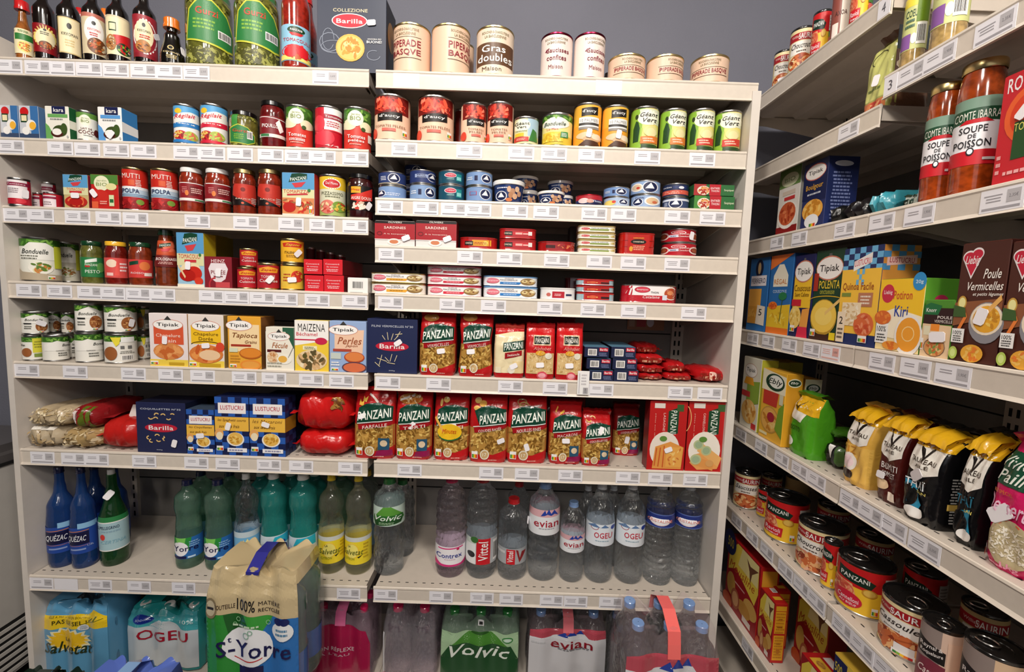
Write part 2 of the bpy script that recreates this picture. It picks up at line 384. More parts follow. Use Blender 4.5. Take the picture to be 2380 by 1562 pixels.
def bottle(root, w, h, spec, base='w', prof='std', mat='clear', cap='b', v0=.12, v1=.4, tw=0, ribs=0, capr=None, caph=None, kindl='p', **k):
    r = w/2; P = [(p[0], p[1]*r)+tuple(p[2:]) for p in BP[prof]]; f = interp(P); top = P[-1][0]
    n = max(46, int(ribs*9)); pr = []
    for i in range(n+1):
        z = top*i/n; q = f(z)
        if ribs and z < .9 and not (v0-.01 < z < v1+.01): q -= r*.08*(.5-.5*cos(z*ribs*2*pi))*min(1, max(0, (.9-z)*8))
        if z < .05 and i > 0: pass
        pr.append((max(q, .001), z*h))
    if mat in CLR: mm = clear(CLR[mat][0], CLR[mat][1], CLR[mat][2], tw_=CTW[mat])
    else: mm = M(mat, 'c')
    mb = MB(); mb.rev(pr, mm, 28)
    # petaloid foot dents
    mb.build('bottle_body', root, True, .9)
    cr = capr*r if capr else max(P[-1][1]*1.12, .008); ch = (caph or .055)*h; zt = top*h-.002
    mb = MB(); g = 16; cm = M(cap, 'g'); mb.rev([(cr, 0), (cr, ch*.9), (cr*.9, ch), (.001, ch)], cm, 20, False, 0, 0, zt); mb.rev([(cr*1.07, -.001), (cr*1.07, ch*.22)], cm, 20, True, 0, 0, zt)
    mb.build('cap', root, True, .6)
    round_label(root, spec, base, lambda z: f(z/h)+.0003, v0, v1, h, kindl, tw)
def box(root, w, h, spec, base='w', d=.05, side=None, top=None, sart=None, sartL=None, tart=None, kind='p', flap=True, **k):
    side = side or base; top = top or base; mb = MB(); x = w/2; c = .0008
    F_, Sd, Tp = M(base, kind), M(side, kind), M(top, kind)
    x0, x1, y0, y1, z0, z1 = -x, x, 0, d, 0, h
    mb.add([(x0+c, y0, z0+c), (x1-c, y0, z0+c), (x1-c, y0, z1-c), (x0+c, y0, z1-c)], [(0, 1, 2, 3)], F_)
    mb.add([(x0+c, y1, z0+c), (x1-c, y1, z0+c), (x1-c, y1, z1-c), (x0+c, y1, z1-c)], [(3, 2, 1, 0)], F_)
    mb.add([(x1, y0+c, z0+c), (x1, y1-c, z0+c), (x1, y1-c, z1-c), (x1, y0+c, z1-c), (x0, y0+c, z0+c), (x0, y1-c, z0+c), (x0, y1-c, z1-c), (x0, y0+c, z1-c)], [(0, 1, 2, 3), (7, 6, 5, 4)], Sd)
    mb.add([(x0+c, y0+c, z1), (x1-c, y0+c, z1), (x1-c, y1-c, z1), (x0+c, y1-c, z1), (x0+c, y0+c, z0), (x1-c, y0+c, z0), (x1-c, y1-c, z0), (x0+c, y1-c, z0)], [(0, 1, 2, 3), (7, 6, 5, 4)], Tp)
    mb.add([(x0+c, y0, z0+c), (x0+c, y0, z1-c), (x0, y0+c, z1-c), (x0, y0+c, z0+c), (x1-c, y0, z0+c), (x1-c, y0, z1-c), (x1, y0+c, z1-c), (x1, y0+c, z0+c), (x0+c, y0, z1-c), (x1-c, y0, z1-c), (x1-c, y0+c, z1), (x0+c, y0+c, z1)], [(0, 1, 2, 3), (7, 6, 5, 4), (8, 9, 10, 11)], F_)
    mb.add([(x1, y0+c, z1-c), (x1, y1-c, z1-c), (x1-c, y1-c, z1), (x1-c, y0+c, z1), (x0, y0+c, z1-c), (x0, y1-c, z1-c), (x0+c, y1-c, z1), (x0+c, y0+c, z1)], [(0, 1, 2, 3), (7, 6, 5, 4)], Sd)
    mb.build('carton', root)
    if flap and d > .02:
        fb = MB(); fb.box(-x+.002, .001, h, x-.002, d*.62, h+.0006, Tp); fb.build('top_flap', root)
    S = lambda u, v, off: ((u-.5)*w, -off, v*h)
    mb = MB(); st = art(mb, spec, S, 9, kind, w/h)
    if sart: art(mb, sart, lambda u, v, off: (w/2+off, u*d, v*h), 9, kind, d/h)
    if sartL: art(mb, sartL, lambda u, v, off: (-w/2-off, (1-u)*d, v*h), 9, kind, d/h)
    if tart: art(mb, tart, lambda u, v, off: ((u-.5)*w, v*d, h+.0008+off), 9, kind, w/d)
    if mb.f: mb.build('front_print', root)
    sticker(root, S, st, 0)
def hs(i, j=0): x = sin(i*12.9898+j*78.233)*43758.5453; return x-floor(x)
def bag(root, w, h, spec, base='r', d=.06, n=5., seed=0, top='fold', tilt=0, lumps=.05, kind='x', pinch=.0, lean=0, **k):
    """standing filled pouch, crimped and folded at the top"""
    a0 = w/2; b0 = d/2
    A = interp([(0, .94), (.06, 1), (.55, 1-pinch, 1), (.82, .97, 1), (.93, .96), (1, .98)])
    Bp = interp([(0, .92), (.06, 1), (.6, .98), (.80, .8, 1), (.93, .34, 1), (1, .10)])
    def P(x, v, sgn=-1, off=0):      # x in -1..1
        a = a0*A(v); b = b0*Bp(v); q = min(1, abs(x)); y = b*(max(0, 1-q**n))**(1/n)
        wv = lumps*b0*(sin(x*5+v*9+seed)*.6+sin(x*11-v*17+seed*2)*.4)*(1-q**4)
        top_y = lean*max(0, v-.75)*h
        return (x*a, b0+sgn*(y+wv+off)+top_y, v*h)
    N = 18; VV = 16; mb = MB(); m = M(base, kind); vs = []
    xs = [sin((i/N-.5)*pi) for i in range(N+1)]
    for j in range(VV+1):
        v = j/VV; vs += [P(x, v, -1) for x in xs]+[P(x, v, 1) for x in xs[-2:0:-1]]
    R = N*2; fs = [(j*R+i, j*R+(i+1) % R, (j+1)*R+(i+1) % R, (j+1)*R+i) for j in range(VV) for i in range(R)]
    fs += [tuple(range(R))[::-1], tuple(VV*R+i for i in range(R))]
    mb.add(vs, fs, m); mb.build('pouch', root, True, 1.2)
    tb = MB(); zt = h; pts = []
    for i in range(13):
        x = (i/12-.5)*w*.96; z = zt+.004*hs(i, seed); pts.append((x, z))
    vs = []; 
    for x, z in pts: vs += [(x, b0*.9+lean*h*.25, z-.012), (x, b0*.55+lean*h*.25, z+.004), (x, b0*1.05+lean*h*.25, z+.008), (x, b0*1.5+lean*h*.25, z-.004)]
    fs = [(4*i+j, 4*i+4+j, 4*i+5+j, 4*i+1+j) for i in range(12) for j in range(3)]; tb.add(vs, fs, m); tb.build('folded_seal', root, True, 1.)
    S = lambda u, v, off: P((2*u-1)*.985, v, -1, off+.0004)
    mb = MB(); st = art(mb, spec, S, .045, kind, w/h, step=.0002, base=.0007)
    if mb.f: mb.build('front_print', root, True, 1.2)
    sticker(root, S, st, 0)
def pillow(root, w, h, spec, base='r', d=.1, seed=0, kind='x', lumps=.12, seals=True, **k):
    """lying soft pack, w across, d deep, h thick"""
    N = 16; K = 12; mb = MB(); vs = []
    def P(u, t, off=0):   # u -1..1 across, t angle around
        e = (1-abs(u)**5)**.5; rr = 1+lumps*(sin(u*7+t*2+seed)*.5+sin(u*13-t*3+seed*3)*.5)
        c, s_ = cos(t), sin(t); n = .62
        y = abs(c)**n*(1 if c > 0 else -1); z = abs(s_)**n*(1 if s_ > 0 else -1)
        return (u*w/2, d/2+y*(d/2+off)*(.35+.65*e)*rr, h/2+z*(h/2+off)*(.12+.88*e)*(rr if z > 0 else 1))
    for i in range(N+1):
        u = sin((i/N-.5)*pi); vs += [P(u, 2*pi*j/K+pi) for j in range(K)]
    fs = [(i*K+j, (i+1)*K+j, (i+1)*K+(j+1) % K, i*K+(j+1) % K) for i in range(N) for j in range(K)]+[tuple(range(K)), tuple(N*K+j for j in range(K))[::-1]]
    mb.add(vs, fs, M(base, kind)); mb.build('pouch', root, True, 1.)
    if seals:
        for sg in (-1, 1):
            v = []; sb = MB()
            for i in range(7): y = d*(.08+.84*i/6); v += [(sg*w*.49, y, h*.45), (sg*(w*.5+.012), y, h*.45+.004*sin(i*2+seed))]
            sb.add(v, [(2*i, 2*i+1, 2*i+3, 2*i+2) for i in range(6)], M(base, kind)); sb.build('crimped_seal', root)
    S = lambda u, v, off: P((2*u-1)*.97, pi+(.62-v*1.25)*(-1)*pi/2.0*-1, off*2+.0008)
    mb = MB(); st = art(mb, spec, S, .1, kind, w/max(h, .01), step=.00012)
    if mb.f: mb.build('front_print', root, True, 1.)
    sticker(root, S, st, 0)
def ftin(root, w, h, spec, base='r', d=.06, rad=.02, lid=None, kind='g', rim='mt', **k):
    """flat rounded-rectangle tin or sleeve; front printed"""
    def ring(ins, z):
        o = []; X = w/2-ins; r = max(.001, rad-ins)
        for cx, cy, a0 in ((X-r, ins+r, -pi/2), (X-r, d-ins-r, 0), (-X+r, d-ins-r, pi/2), (-X+r, ins+r, pi)):
            for i in range(6): a = a0+i/5*pi/2; o.append((cx+r*cos(a), cy+r*sin(a), z))
        return o
    mb = MB(); m = M(base, kind); rm = M(rim, 'm' if rim in ('mt', 'gl') else 'g'); L = [(.003, 0, rm), (.0004, .002, rm), (.0012, .004, m), (.0012, h-.004, m), (0, h-.003, rm), (0, h-.001, rm), (.002, h, rm), (.004, h-.0015, M(lid or base, kind))]
    for i in range(len(L)-1):
        a = ring(L[i][0], L[i][1]); b = ring(L[i+1][0], L[i+1][1]); n = len(a); mb.add(a+b, [(j, (j+1) % n, n+(j+1) % n, n+j) for j in range(n)], L[i+1][2])
    mb.add(ring(*L[-1][:2]), [tuple(range(24))], L[-1][2]); mb.add(ring(*L[0][:2]), [tuple(range(24))[::-1]], rm); mb.build('tin', root, True, .5)
    def S(u, v, off):
        x = (u-.5)*w*.995; X = w/2-.0012; q = abs(x)-(X-rad)
        y = .0012 if q <= 0 else .0012+rad-sqrt(max(0, rad*rad-q*q))
        return (x, y-off, .004+v*(h-.008))
    mb = MB(); st = art(mb, spec, S, .06, 'p', w/h)
    if mb.f: mb.build('label', root, True, .6)
    sticker(root, S, st, 0)
def tub(root, w, h, spec, base='nv', lid='w', **k):
    r = w/2; P = [(0, .78), (.03, .82), (.8, .94), (.82, .94)]; f = interp([(a, b*r) for a, b in P]); mb = MB()
    mb.rev([(f(z)*1, z*h) for z in (0, .03, .2, .4, .6, .82)], M(base, 'g'), 28); mb.build('cup', root, True, .8)
    mb = MB(); mb.rev([(r*.96, h*.80), (r, h*.82), (r, h*.97), (r*.97, h), (r*.9, h), (r*.88, h*.97), (.001, h*.97)], M(lid, 'g'), 28, False); mb.build('lid', root, True, .5)
    round_label(root, spec, None, lambda z: f(z/h)+.0002, .05, .80, h, 'p')
def pack(root, w, h, spec, d=.18, nb=3, film_=('film_clear', 'd8dce0', .22), body='clear', cap='b', prof='wave', wrapv=(.03, 1.0), handle=None, caps=True, inner=True, bl=None, rows=2, artv=(0, 1), hart='', htop=1.01, dip=2.2, closed=False, topcol=None, hv=.8, **k):
    """shrink-wrapped block of bottles: bottles, film, printed front, carrying strap"""
    rb = w/nb/2; d = rb*2*rows; P = [(p[0], p[1]*rb*.985)+tuple(p[2:]) for p in BP[prof]]; f = interp(P); n = 26; top = P[-1][0]
    pr = [(max(.001, f(top*i/n)), top*i/n*h) for i in range(n+1)]
    mm = clear(CLR[body][0], CLR[body][1], CLR[body][2], tw_=CTW[body]); first = None
    for j in range(rows):
        for i in range(nb):
            x = -w/2+rb*(2*i+1); y = rb*(2*j+1)
            if first is None:
                mb = MB(); mb.rev(pr, mm, 20)
                if bl: mb.rev([(rb*1.0, h*.15), (rb*1.0, h*.38)], M(bl, 'p'), 20, False)
                first = mb.build('bottle', root, True, .9); first.location = (x, y, 0)
                cr = P[-1][1]*1.15; mb = MB(); mb.rev([(cr, 0), (cr, .014), (cr*.9, .016), (.001, .016)], M(cap, 'g'), 16, False, 0, 0, top*h-.002); fc = mb.build('cap', first, True, .6)
            else:
                o = first.copy(); COL.objects.link(o); o.parent = root; o.location = (x, y, 0)
                c = fc.copy(); COL.objects.link(c); c.parent = o
    sc = interp([(0, .97), (.05, 1), (.62, 1), (.78, .97, 1), (.90, .88, 1), (1, .80, 1)]); hh = h*htop
    def shape(x, v, sgn, off=0):
        a = w/2*(1+.004)*(.5+.5*sc(v)); b = d/2*sc(v); q = min(1, abs(x)); y = b*(max(0, 1-q**11))**(1/11)
        ph = (x*.5+.5)*nb; gap = sqrt(.5+.5*cos(2*pi*ph)); eg = max(0, min(1, (q-.72)/.28)); eg = 1-.8*eg*eg*(3-2*eg); y -= rb*.28*gap**2*eg*(.6+.4*min(1, v*2)); zz = v*hh
        if v > .8: zz -= (v-.8)*rb*5*dip*.4*gap**2*eg
        return (x*a, d/2+sgn*(y+off+.001), zz)
    N = 36; VV = 18; v0, v1 = wrapv; vs = []; xs = [sin((i/N-.5)*pi)*.5+(i/N-.5) for i in range(N+1)]
    for j in range(VV+1):
        v = v0+(v1-v0)*j/VV; vs += [shape(x, v, -1) for x in xs]+[shape(x, v, 1) for x in xs[-2:0:-1]]
    R = N*2; fs = [(j*R+i, j*R+(i+1) % R, (j+1)*R+(i+1) % R, (j+1)*R+i) for j in range(VV) for i in range(R)]
    q0 = VV*R; rg = [vs[q0+i] for i in range(R)]; k0 = len(vs)
    for f_, dz_ in (((.72, -.012), (.4, -.03)) if not closed else ((.75, .004), (.4, -.004))): vs += [(x*f_, d/2+(y-d/2)*f_, min(z, h*1.01)+dz_) for x, y, z in rg]
    for q_, (a_, b_) in enumerate(((q0, k0), (k0, k0+R))): fs += [(a_+i, a_+(i+1) % R, b_+(i+1) % R, b_+i) for i in range(R)]
    mb = MB(); mb.add(vs, fs, film(*film_)); mb.build('shrink_film', root, True, 1.)
    if topcol:
        o_ = [(x, y, z+.0012) for x, y, z in vs[q0-R*2:]]; L_ = len(o_)//R; rc = (0, 1, 2, 3, 4)
        mb = MB(); mb.add(o_, [(a_*R+i, a_*R+(i+1) % R, (a_+1)*R+(i+1) % R, (a_+1)*R+i) for a_ in range(L_-1) for i in range(R)]+[tuple((L_-1)*R+i for i in range(R))], M(topcol, 'g')); mb.build('printed_top', root, True, 1.)
    S = lambda u, v, off: shape((2*u-1)*.955, artv[0]+v*(artv[1]-artv[0]), -1, off*2+.0012)
    mb = MB(); st = art(mb, spec, S, .035, 'g', w/(h*(artv[1]-artv[0])))
    if mb.f: mb.build('front_print', root, True, 1.)
    if handle:
        mb = MB(); hw = .016; pts = [(-.01, v) for v in ()]
        ps = [(shape(0, hv, -1)[1]-.002, hh*hv), (shape(0, hv+.5*(1-hv), -1)[1]-.004, hh*(hv+.45*(1-hv))), (shape(0, 1, -1)[1]-.004, hh*.97), (d*.35, hh*1.04), (d*.65, hh*1.04), (shape(0, 1, 1)[1], hh*.97), (shape(0, .85, 1)[1], hh*.85)]
        v = []
        for y, z in ps: v += [(-hw, y, z), (hw, y, z)]
        v2 = [(a, b+.0006, c-.0006) for a, b, c in v]
        q = len(ps); mb.add(v+v2, [(2*i, 2*i+1, 2*i+3, 2*i+2) for i in range(q-1)]+[(2*q+2*i+2, 2*q+2*i+3, 2*q+2*i+1, 2*q+2*i) for i in range(q-1)], M(handle, 'g'))
        mb.build('carry_strap', root)
KIND = dict(can=can, jar=jar, bottle=bottle, box=box, bag=bag, pillow=pillow, ftin=ftin, tub=tub, pack=pack)
ROUND = ('can', 'jar', 'bottle', 'tub')
GN = {}
def make(kind, name, label, cat, loc, rz, w, h, spec, kw, group=None):
    root = thing(name, label, cat, loc, rz, group); kw = dict(kw)
    KIND[kind](root, w, h, spec, **kw); return root

# ------------------------------------------------------------------ room
def smat(name, c, rough=.7, sc=6, amt=.06, bump=0):
    m = bpy.data.materials.new(name); m.use_nodes = True; nt = m.node_tree; b = nt.nodes['Principled BSDF']; col = lin(c)
    tc = nt.nodes.new('ShaderNodeTexCoord'); n = nt.nodes.new('ShaderNodeTexNoise'); n.inputs['Scale'].default_value = sc; n.inputs['Detail'].default_value = 5
    r = nt.nodes.new('ShaderNodeValToRGB'); r.color_ramp.elements[0].position = .3; r.color_ramp.elements[1].position = .7
    r.color_ramp.elements[0].color = (*[x*(1-amt) for x in col], 1); r.color_ramp.elements[1].color = (*[min(1, x*(1+amt)) for x in col], 1)
    nt.links.new(tc.outputs['Object'], n.inputs['Vector']); nt.links.new(n.outputs[0], r.inputs[0]); nt.links.new(r.outputs[0], b.inputs['Base Color']); b.inputs['Roughness'].default_value = rough
    if bump:
        n2 = nt.nodes.new('ShaderNodeTexNoise'); n2.inputs['Scale'].default_value = 180; bp = nt.nodes.new('ShaderNodeBump'); bp.inputs['Strength'].default_value = bump; bp.inputs['Distance'].default_value = .002
        nt.links.new(tc.outputs['Object'], n2.inputs['Vector']); nt.links.new(n2.outputs[0], bp.inputs['Height']); nt.links.new(bp.outputs[0], b.inputs['Normal'])
    return m
WALL = smat('grey_blue_wall_paint', '6f707c', .8, 3, .05, .3); FLOOR = smat('dark_floor_tile', '3c3632', .5, 8, .15); CEIL = smat('ceiling_paint', 'b8b4ae', .9)
PAINT = smat('ivory_shelf_paint', 'c9beb2', .42, 40, .03); PANEL = smat('beige_back_panel', '87827e', .6, 20, .05); RAILM = smat('cream_price_rail', 'd8cdc0', .34, 60, .03); WHT = smat('white_end_panel', 'd8d0c8', .4, 30, .03)
DARK = smat('dark_slot', '0c0a09', .9)
def struct(name, x0, y0, z0, x1, y1, z1, m):
    mb = MB(); mb.box(x0, y0, z0, x1, y1, z1, m); o = mb.build(name); o['kind'] = 'structure'; return o
YB = .40; XW = 1.60
struct('floor', -3.2, -4.6, -.1, XW+.1, YB+.1, 0, FLOOR); struct('ceiling', -3.2, -4.6, 2.80, XW+.1, YB+.1, 2.9, CEIL)
struct('wall_back', -3.2, YB, 0, XW+.1, YB+.1, 2.8, WALL); struct('wall_right', XW, -4.6, 0, XW+.1, YB, 2.8, WALL)
struct('wall_left', -3.2, -4.6, 0, -3.1, YB, 2.8, WALL); struct('wall_front', -3.1, -4.6, 0, XW, -4.5, 2.8, WALL)

# ------------------------------------------------------------------ shelving
YBK = .355      # face of the back panel
HF = .0447
ZL = [1.899, 1.698, 1.522, 1.322, 1.102, .854, .478]
ZRB = [1.899, 1.726, 1.576, 1.451, 1.322, 1.102, .854, .478]
ZR = [1.956, 1.740, 1.523, 1.248, .945, .671, .340]
XR = 1.110; XRB = XR+.385; YJ = -.269
# price labels: shared meshes
LABM = {}
def label_mesh(v, w=.068):
    k = (v, round(w, 3))
    if k in LABM: return LABM[k]
    h = .034; mb = MB(); W_ = M('eceaf0'); G = M('b9b6ba' if v != 3 else 'e0a8a0'); D = M('77747a'); L_ = M('a5a2a8' if v != 3 else 'e6b8b0')
    mb.box(0, -.0006, -h, w, 0, 0, W_)
    if v != 4:
        mb.box(w*.62, -.0009, -h*.66, w*.93, -.0006, -h*.12, G); mb.box(w*.06, -.0009, -h*.90, w*.93, -.0006, -h*.80, L_)
        rnd = random.Random(v)
        for i in range(2+v % 2):
            a = rnd.uniform(.08, .16); mb.box(w*a, -.0009, -h*(.30+.13*i), w*(.56-a/2), -.0006, -h*(.25+.13*i), L_)
        vs, fs = text(['1,95€', '2,35€', '3,60€', '1,80€'][v % 4], 't'); mb.add([(w*.775+x*w*.2, -.0010, -h*.40+y*h*.17) for x, y in vs], fs, D)
    o = mb.build('price_label'); me = o.data; bpy.data.objects.remove(o); LABM[k] = me; return me
def put_label(parent, M4, v=0, w=.068):
    o = bpy.data.objects.new('price_label', label_mesh(v, w)); COL.objects.link(o); o.parent = parent; o.matrix_local = M4; return o
def shelf(X0, X1, z, depth, px_labels, label, right=False, dots=False, blanks=(), handw=None, group='shelf boards'):
    """local frame: x along the front, y into the shelf, origin at front left top edge"""
    rz = -pi/2 if right else 0
    loc = (X0, 0, z) if not right else (XR, X0, z)
    root = thing('shelf', label, 'shelf', loc, rz); L = abs(X1-X0); g = .004
    mb = MB(); t = .003; mb.box(g, .006, -t, L-g, depth, 0, PAINT)
    mb.box(g, .006, -.030, L-g, .009, -t, PAINT); mb.box(g, depth-.003, -.03, L-g, depth, -t, PAINT)
    mb.box(g, .006, -.030, g+.002, depth, -t, PAINT); mb.box(L-g-.002, .006, -.03, L-g, depth, -t, PAINT)
    for y in (.06, .17, .28):
        if y < depth-.05: mb.add([(g+.03, y, -t), (L-g-.03, y, -t), (g+.03, y+.012, -.016), (L-g-.03, y+.012, -.016), (g+.03, y+.05, -.016), (L-g-.03, y+.05, -.016), (g+.03, y+.062, -t), (L-g-.03, y+.062, -t)], [(0, 1, 3, 2), (2, 3, 5, 4), (4, 5, 7, 6)], PAINT)
    if dots:
        n = int(L/.025)
        for i in range(n):
            x = .012+i*.025; mb.box(x, .024, 0, x+.009, .0265, .0004, DARK)
    mb.build('shelf_board', root)
    # curved price rail with top lip
    mb = MB(); pr = [(.006, .0), (.002, .0015), (0, 0), (-.001, -.004), (.0005, -.007), (.0005, -.012), (.0015, -.038), (0, -.041), (-.002, -HF), (.004, -HF), (.005, -.012)]
    v = [(x, y, zz) for x in (0, L) for y, zz in pr]; q = len(pr)
    mb.add(v, [(i, i+1, q+i+1, q+i) for i in range(q-1)]+[tuple(range(q))[::-1], tuple(range(q, 2*q))], RAILM); mb.build('price_rail', root)
    for x in (.012, L-.014):
        mb = MB(); mb.add([(x, .012, -.006), (x, depth, -.006), (x, depth, -.075), (x, depth-.05, -.075), (x, .10, -.035), (x, .012, -.03)]+[(x+.002, y, zz) for y, zz in ((.012, -.006), (depth, -.006), (depth, -.075), (depth-.05, -.075), (.10, -.035), (.012, -.03))],
            [(0, 1, 2, 3, 4, 5), (11, 10, 9, 8, 7, 6)]+[(i, (i+1) % 6, (i+1) % 6+6, i+6) for i in range(6)][::1], PAINT); mb.build('bracket', root)
    for i, px in enumerate(px_labels):
        vv = (i*7+int(z*100)) % 3
        w = .068
        if isinstance(px, tuple): px, vv = px
        if right:
            y = solveY(px, z-.015, XR); x = X0-y; w = .060
        else: x = solveX(px, z-.01, 0)-X0
        x = max(0.001, min(L-w-.001, x))
        put_label(root, Matrix.Translation((x, .0004-(i % 2)*.0005, -.0065)), vv, w)
    if handw:
        mb = MB(); x, c = handw; mb.box(x, -.0006, -.041, x+.030, .0004, -.005, M('eceaf0')); vs, fs = text(c, 't'); mb.add([(x+.015+a*.009, -.0010, -.023+b*.018) for a, b in vs], fs, M('55525a')); mb.build('number_tag', root)
    return root
def solveX(px, z, Y):
    a, b = -3., 3.
    for _ in range(40):
        m = (a+b)/2
        if proj(m, Y, z)[0] < px: a = m
        else: b = m
    return a
def solveY(px, z, X):
    a, b = -1.1, .6       # px falls as Y grows
    for _ in range(40):
        m = (a+b)/2
        if proj(X, m, z)[0] > px: a = m
        else: b = m
    return a
def solveZ(py, X, Y):
    a, b = -1., 3.5
    for _ in range(40):
        m = (a+b)/2
        if proj(X, Y, m)[1] > py: a = m
        else: b = m
    return a
def frame(name, label, x0, x1, zt, rz, loc, uprights, depth, ends, seams):
    """back panel, slotted uprights, end panels, base deck; local like shelf()"""
    root = thing(name, label, 'shelving unit', loc, rz); bk = YBK if rz == 0 else .37
    mb = MB(); mb.box(x0, bk, .02, x1, bk+.012, zt, PANEL)
    for z in seams: mb.box(x0, bk-.0006, z, x1, bk, z+.004, DARK)
    mb.build('back_panel', root)
    for x in uprights:
        mb = MB(); mb.box(x-.02, bk-.012, 0, x+.02, bk, zt, PAINT)
        z = .15
        while z < zt-.05:
            for q in (-.011, .004): mb.box(x+q, bk-.0128, z, x+q+.006, bk-.012, z+.018, DARK)
            z += .033
        mb.build('upright', root)
    for x, sg in ends:
        mb = MB(); mb.box(x, -.004, .0, x+.022*sg if sg > 0 else x+.022*sg, bk, zt, WHT) if sg > 0 else mb.box(x-.016, -.004, 0, x, bk, zt, WHT)
        mb.build('end_panel', root)
    mb = MB(); mb.box(x0, .01, .105, x1, bk, .12, PAINT); mb.box(x0, .012, 0, x1, .016, .105, PAINT); mb.build('base_deck', root)
    return root
frame('shelving_frame', 'ivory metal shelving frame against the grey wall, left bay', -1.0, 0, 1.96, 0, (0, 0, 0), (-.98, 0.), YBK, ((-.984, -1),), (.62, .99, 1.21, 1.42, 1.60, 1.80))
frame('shelving_frame', 'ivory metal shelving frame against the grey wall, right bay', .001, 1.0, 1.878, 0, (0, 0, 0), (.035, .965), YBK, ((.985, 1),), (.62, .99, 1.21, 1.42, 1.60, 1.80))
rf_ = frame('shelving_frame', 'metal shelving frame along the right-hand wall', -.35, 1.2, 2.0, -pi/2, (XR, 0, 0), (-.33, -YJ, 1.18), .37, (), (.5, .8, 1.1, 1.4, 1.64, 1.85))
BL = [[-10, 57, 113, 176, 238, 303, 363, 426, 726], [-10, 110, 172, 240, 303, 403, 463, 528, 599, 662, 720, 796], [7, 66, 150, 222, 285, 429, 542, 647, 719, 797],
 [37, 109, 179, 233, 292, 349, 462, 521, 580, 634, 708, 795], [33, 146, 281, 368, 442, 539, 608, 695, 765], [70, 142, 196, 307, 428, 501, 597, 672, 786], [67, (126, 4), 205, 296, 399, 783]]
BRL = [[(914, 4), (1385, 4)], [910, 1061, 1182, 1258, 1345, 1475, 1603], [877, 960, 1025, 1083, 1168, 1240, 1352, 1420, 1545, 1627], [880, 1063, 1155, 1265, 1364, 1443, 1545],
 [879, 1022, 1118, 1249, 1350, 1444, 1584], [873, 991, 1158, 1262, 1369, 1553, 1622], [924, 1114, 1197, 1298, 1432, 1507, 1589], [869, 998, 1093, 1161, 1255, 1311, 1393, (1509, 3)]]
ON = ['top', 'second', 'third', 'fourth', 'fifth', 'sixth', 'seventh', 'eighth']
WHL = ['under the dark sauce bottles', 'under the coconut cartons', 'under the tomato jars and cartons', 'under the pesto jars', 'under the mushroom tins and breadcrumb boxes', 'under the blue chequered pasta boxes', 'under the tall water bottles']
WHR = ['under the cream artisan tins', 'under the peeled tomato tins', 'under the blue tuna tins', 'under the red sardine tins', 'under the mackerel tins', 'under the vermicelli bags', 'under the row of red pasta bags', 'under the clear water bottles']
for i, z in enumerate(ZL): shelf(-.985 if i else -.999, -.009, z, YBK-.004, BL[i], 'ivory metal shelf of the left bay, %s' % WHL[i], dots=i > 4)
for i, z in enumerate(ZRB): shelf(.009, .984 if i else 1.0, z, YBK-.004, BRL[i], 'ivory metal shelf of the right bay, %s' % WHR[i], dots=i > 5)
Z1B = atX(2053, 180, XR).z
RL1 = [[], [1949], [1791, 1841, 1940], [1737, 1772, 1818, 1868, (1909, 3)], [1711, 1756, 1801, 1841, 1878], [1701, 1736, 1768, 1810, 1845, 1884], [1725]]
RL2 = [None, [2085, 2147, 2266], [2021, 2103, 2280], [2021, 2094, 2174], [1953, 1996, 2044, 2113], [1935, 1977, 2030, 2090], [1800, 1850]]
WF = ['above the empty stretch, topmost', 'empty but for a bag of beans', 'under the black noodle packets', 'under the couscous and polenta cartons', 'under the yellow wheat cartons', 'under the small stew tins', 'under the red mash cartons']
WN = ['', 'under the asparagus jars', 'under the fish soup jars', 'under the brown soup cartons', 'under the rice bags', 'under the large stew tins', 'under the mash carton with the blue corner']
for i, z in enumerate(ZR):
    shelf(.35, YJ+.002, z, .366, RL1[i], 'ivory shelf on the right wall, far bay, %s' % WF[i], True, i > 3, handw=(.586, '4') if i == 0 else None)
    if i: shelf(YJ-.002, -1.1, Z1B if i == 1 else z, .366, RL2[i], 'ivory shelf on the right wall, near bay, %s' % WN[i], True, i > 3, handw=(.002, '3') if i == 1 else None)

# chest freezer at the left edge
t = thing('chest_freezer', 'pale chest freezer with dark lid left of the shelving', 'freezer', (-1.2, -.3, 0))
FZ = smat('freezer_enamel', 'c9c4be', .4, 20, .03); FD = smat('freezer_lid_grey', '5a5656', .3, 20, .05)
mb = MB(); mb.box(-.75, -.75, .05, 0, .68, .742, FZ); mb.build('cabinet', t)
mb = MB(); mb.box(-.75, -.75, .742, .004, .68, .752, DARK); mb.build('gasket', t)
mb = MB(); mb.box(-.75, -.75, .752, .0, .68, .775, FD); mb.box(-.72, -.72, .775, -.03, .65, .80, FD); mb.build('lid', t)
mb = MB()
for i in range(7): mb.box(0, -.7, .06+.024*i, .004, .66, .072+.024*i, FZ); mb.box(0, -.7, .072+.024*i, .0012, .66, .084+.024*i, DARK)
mb.build('vent_grille', t)

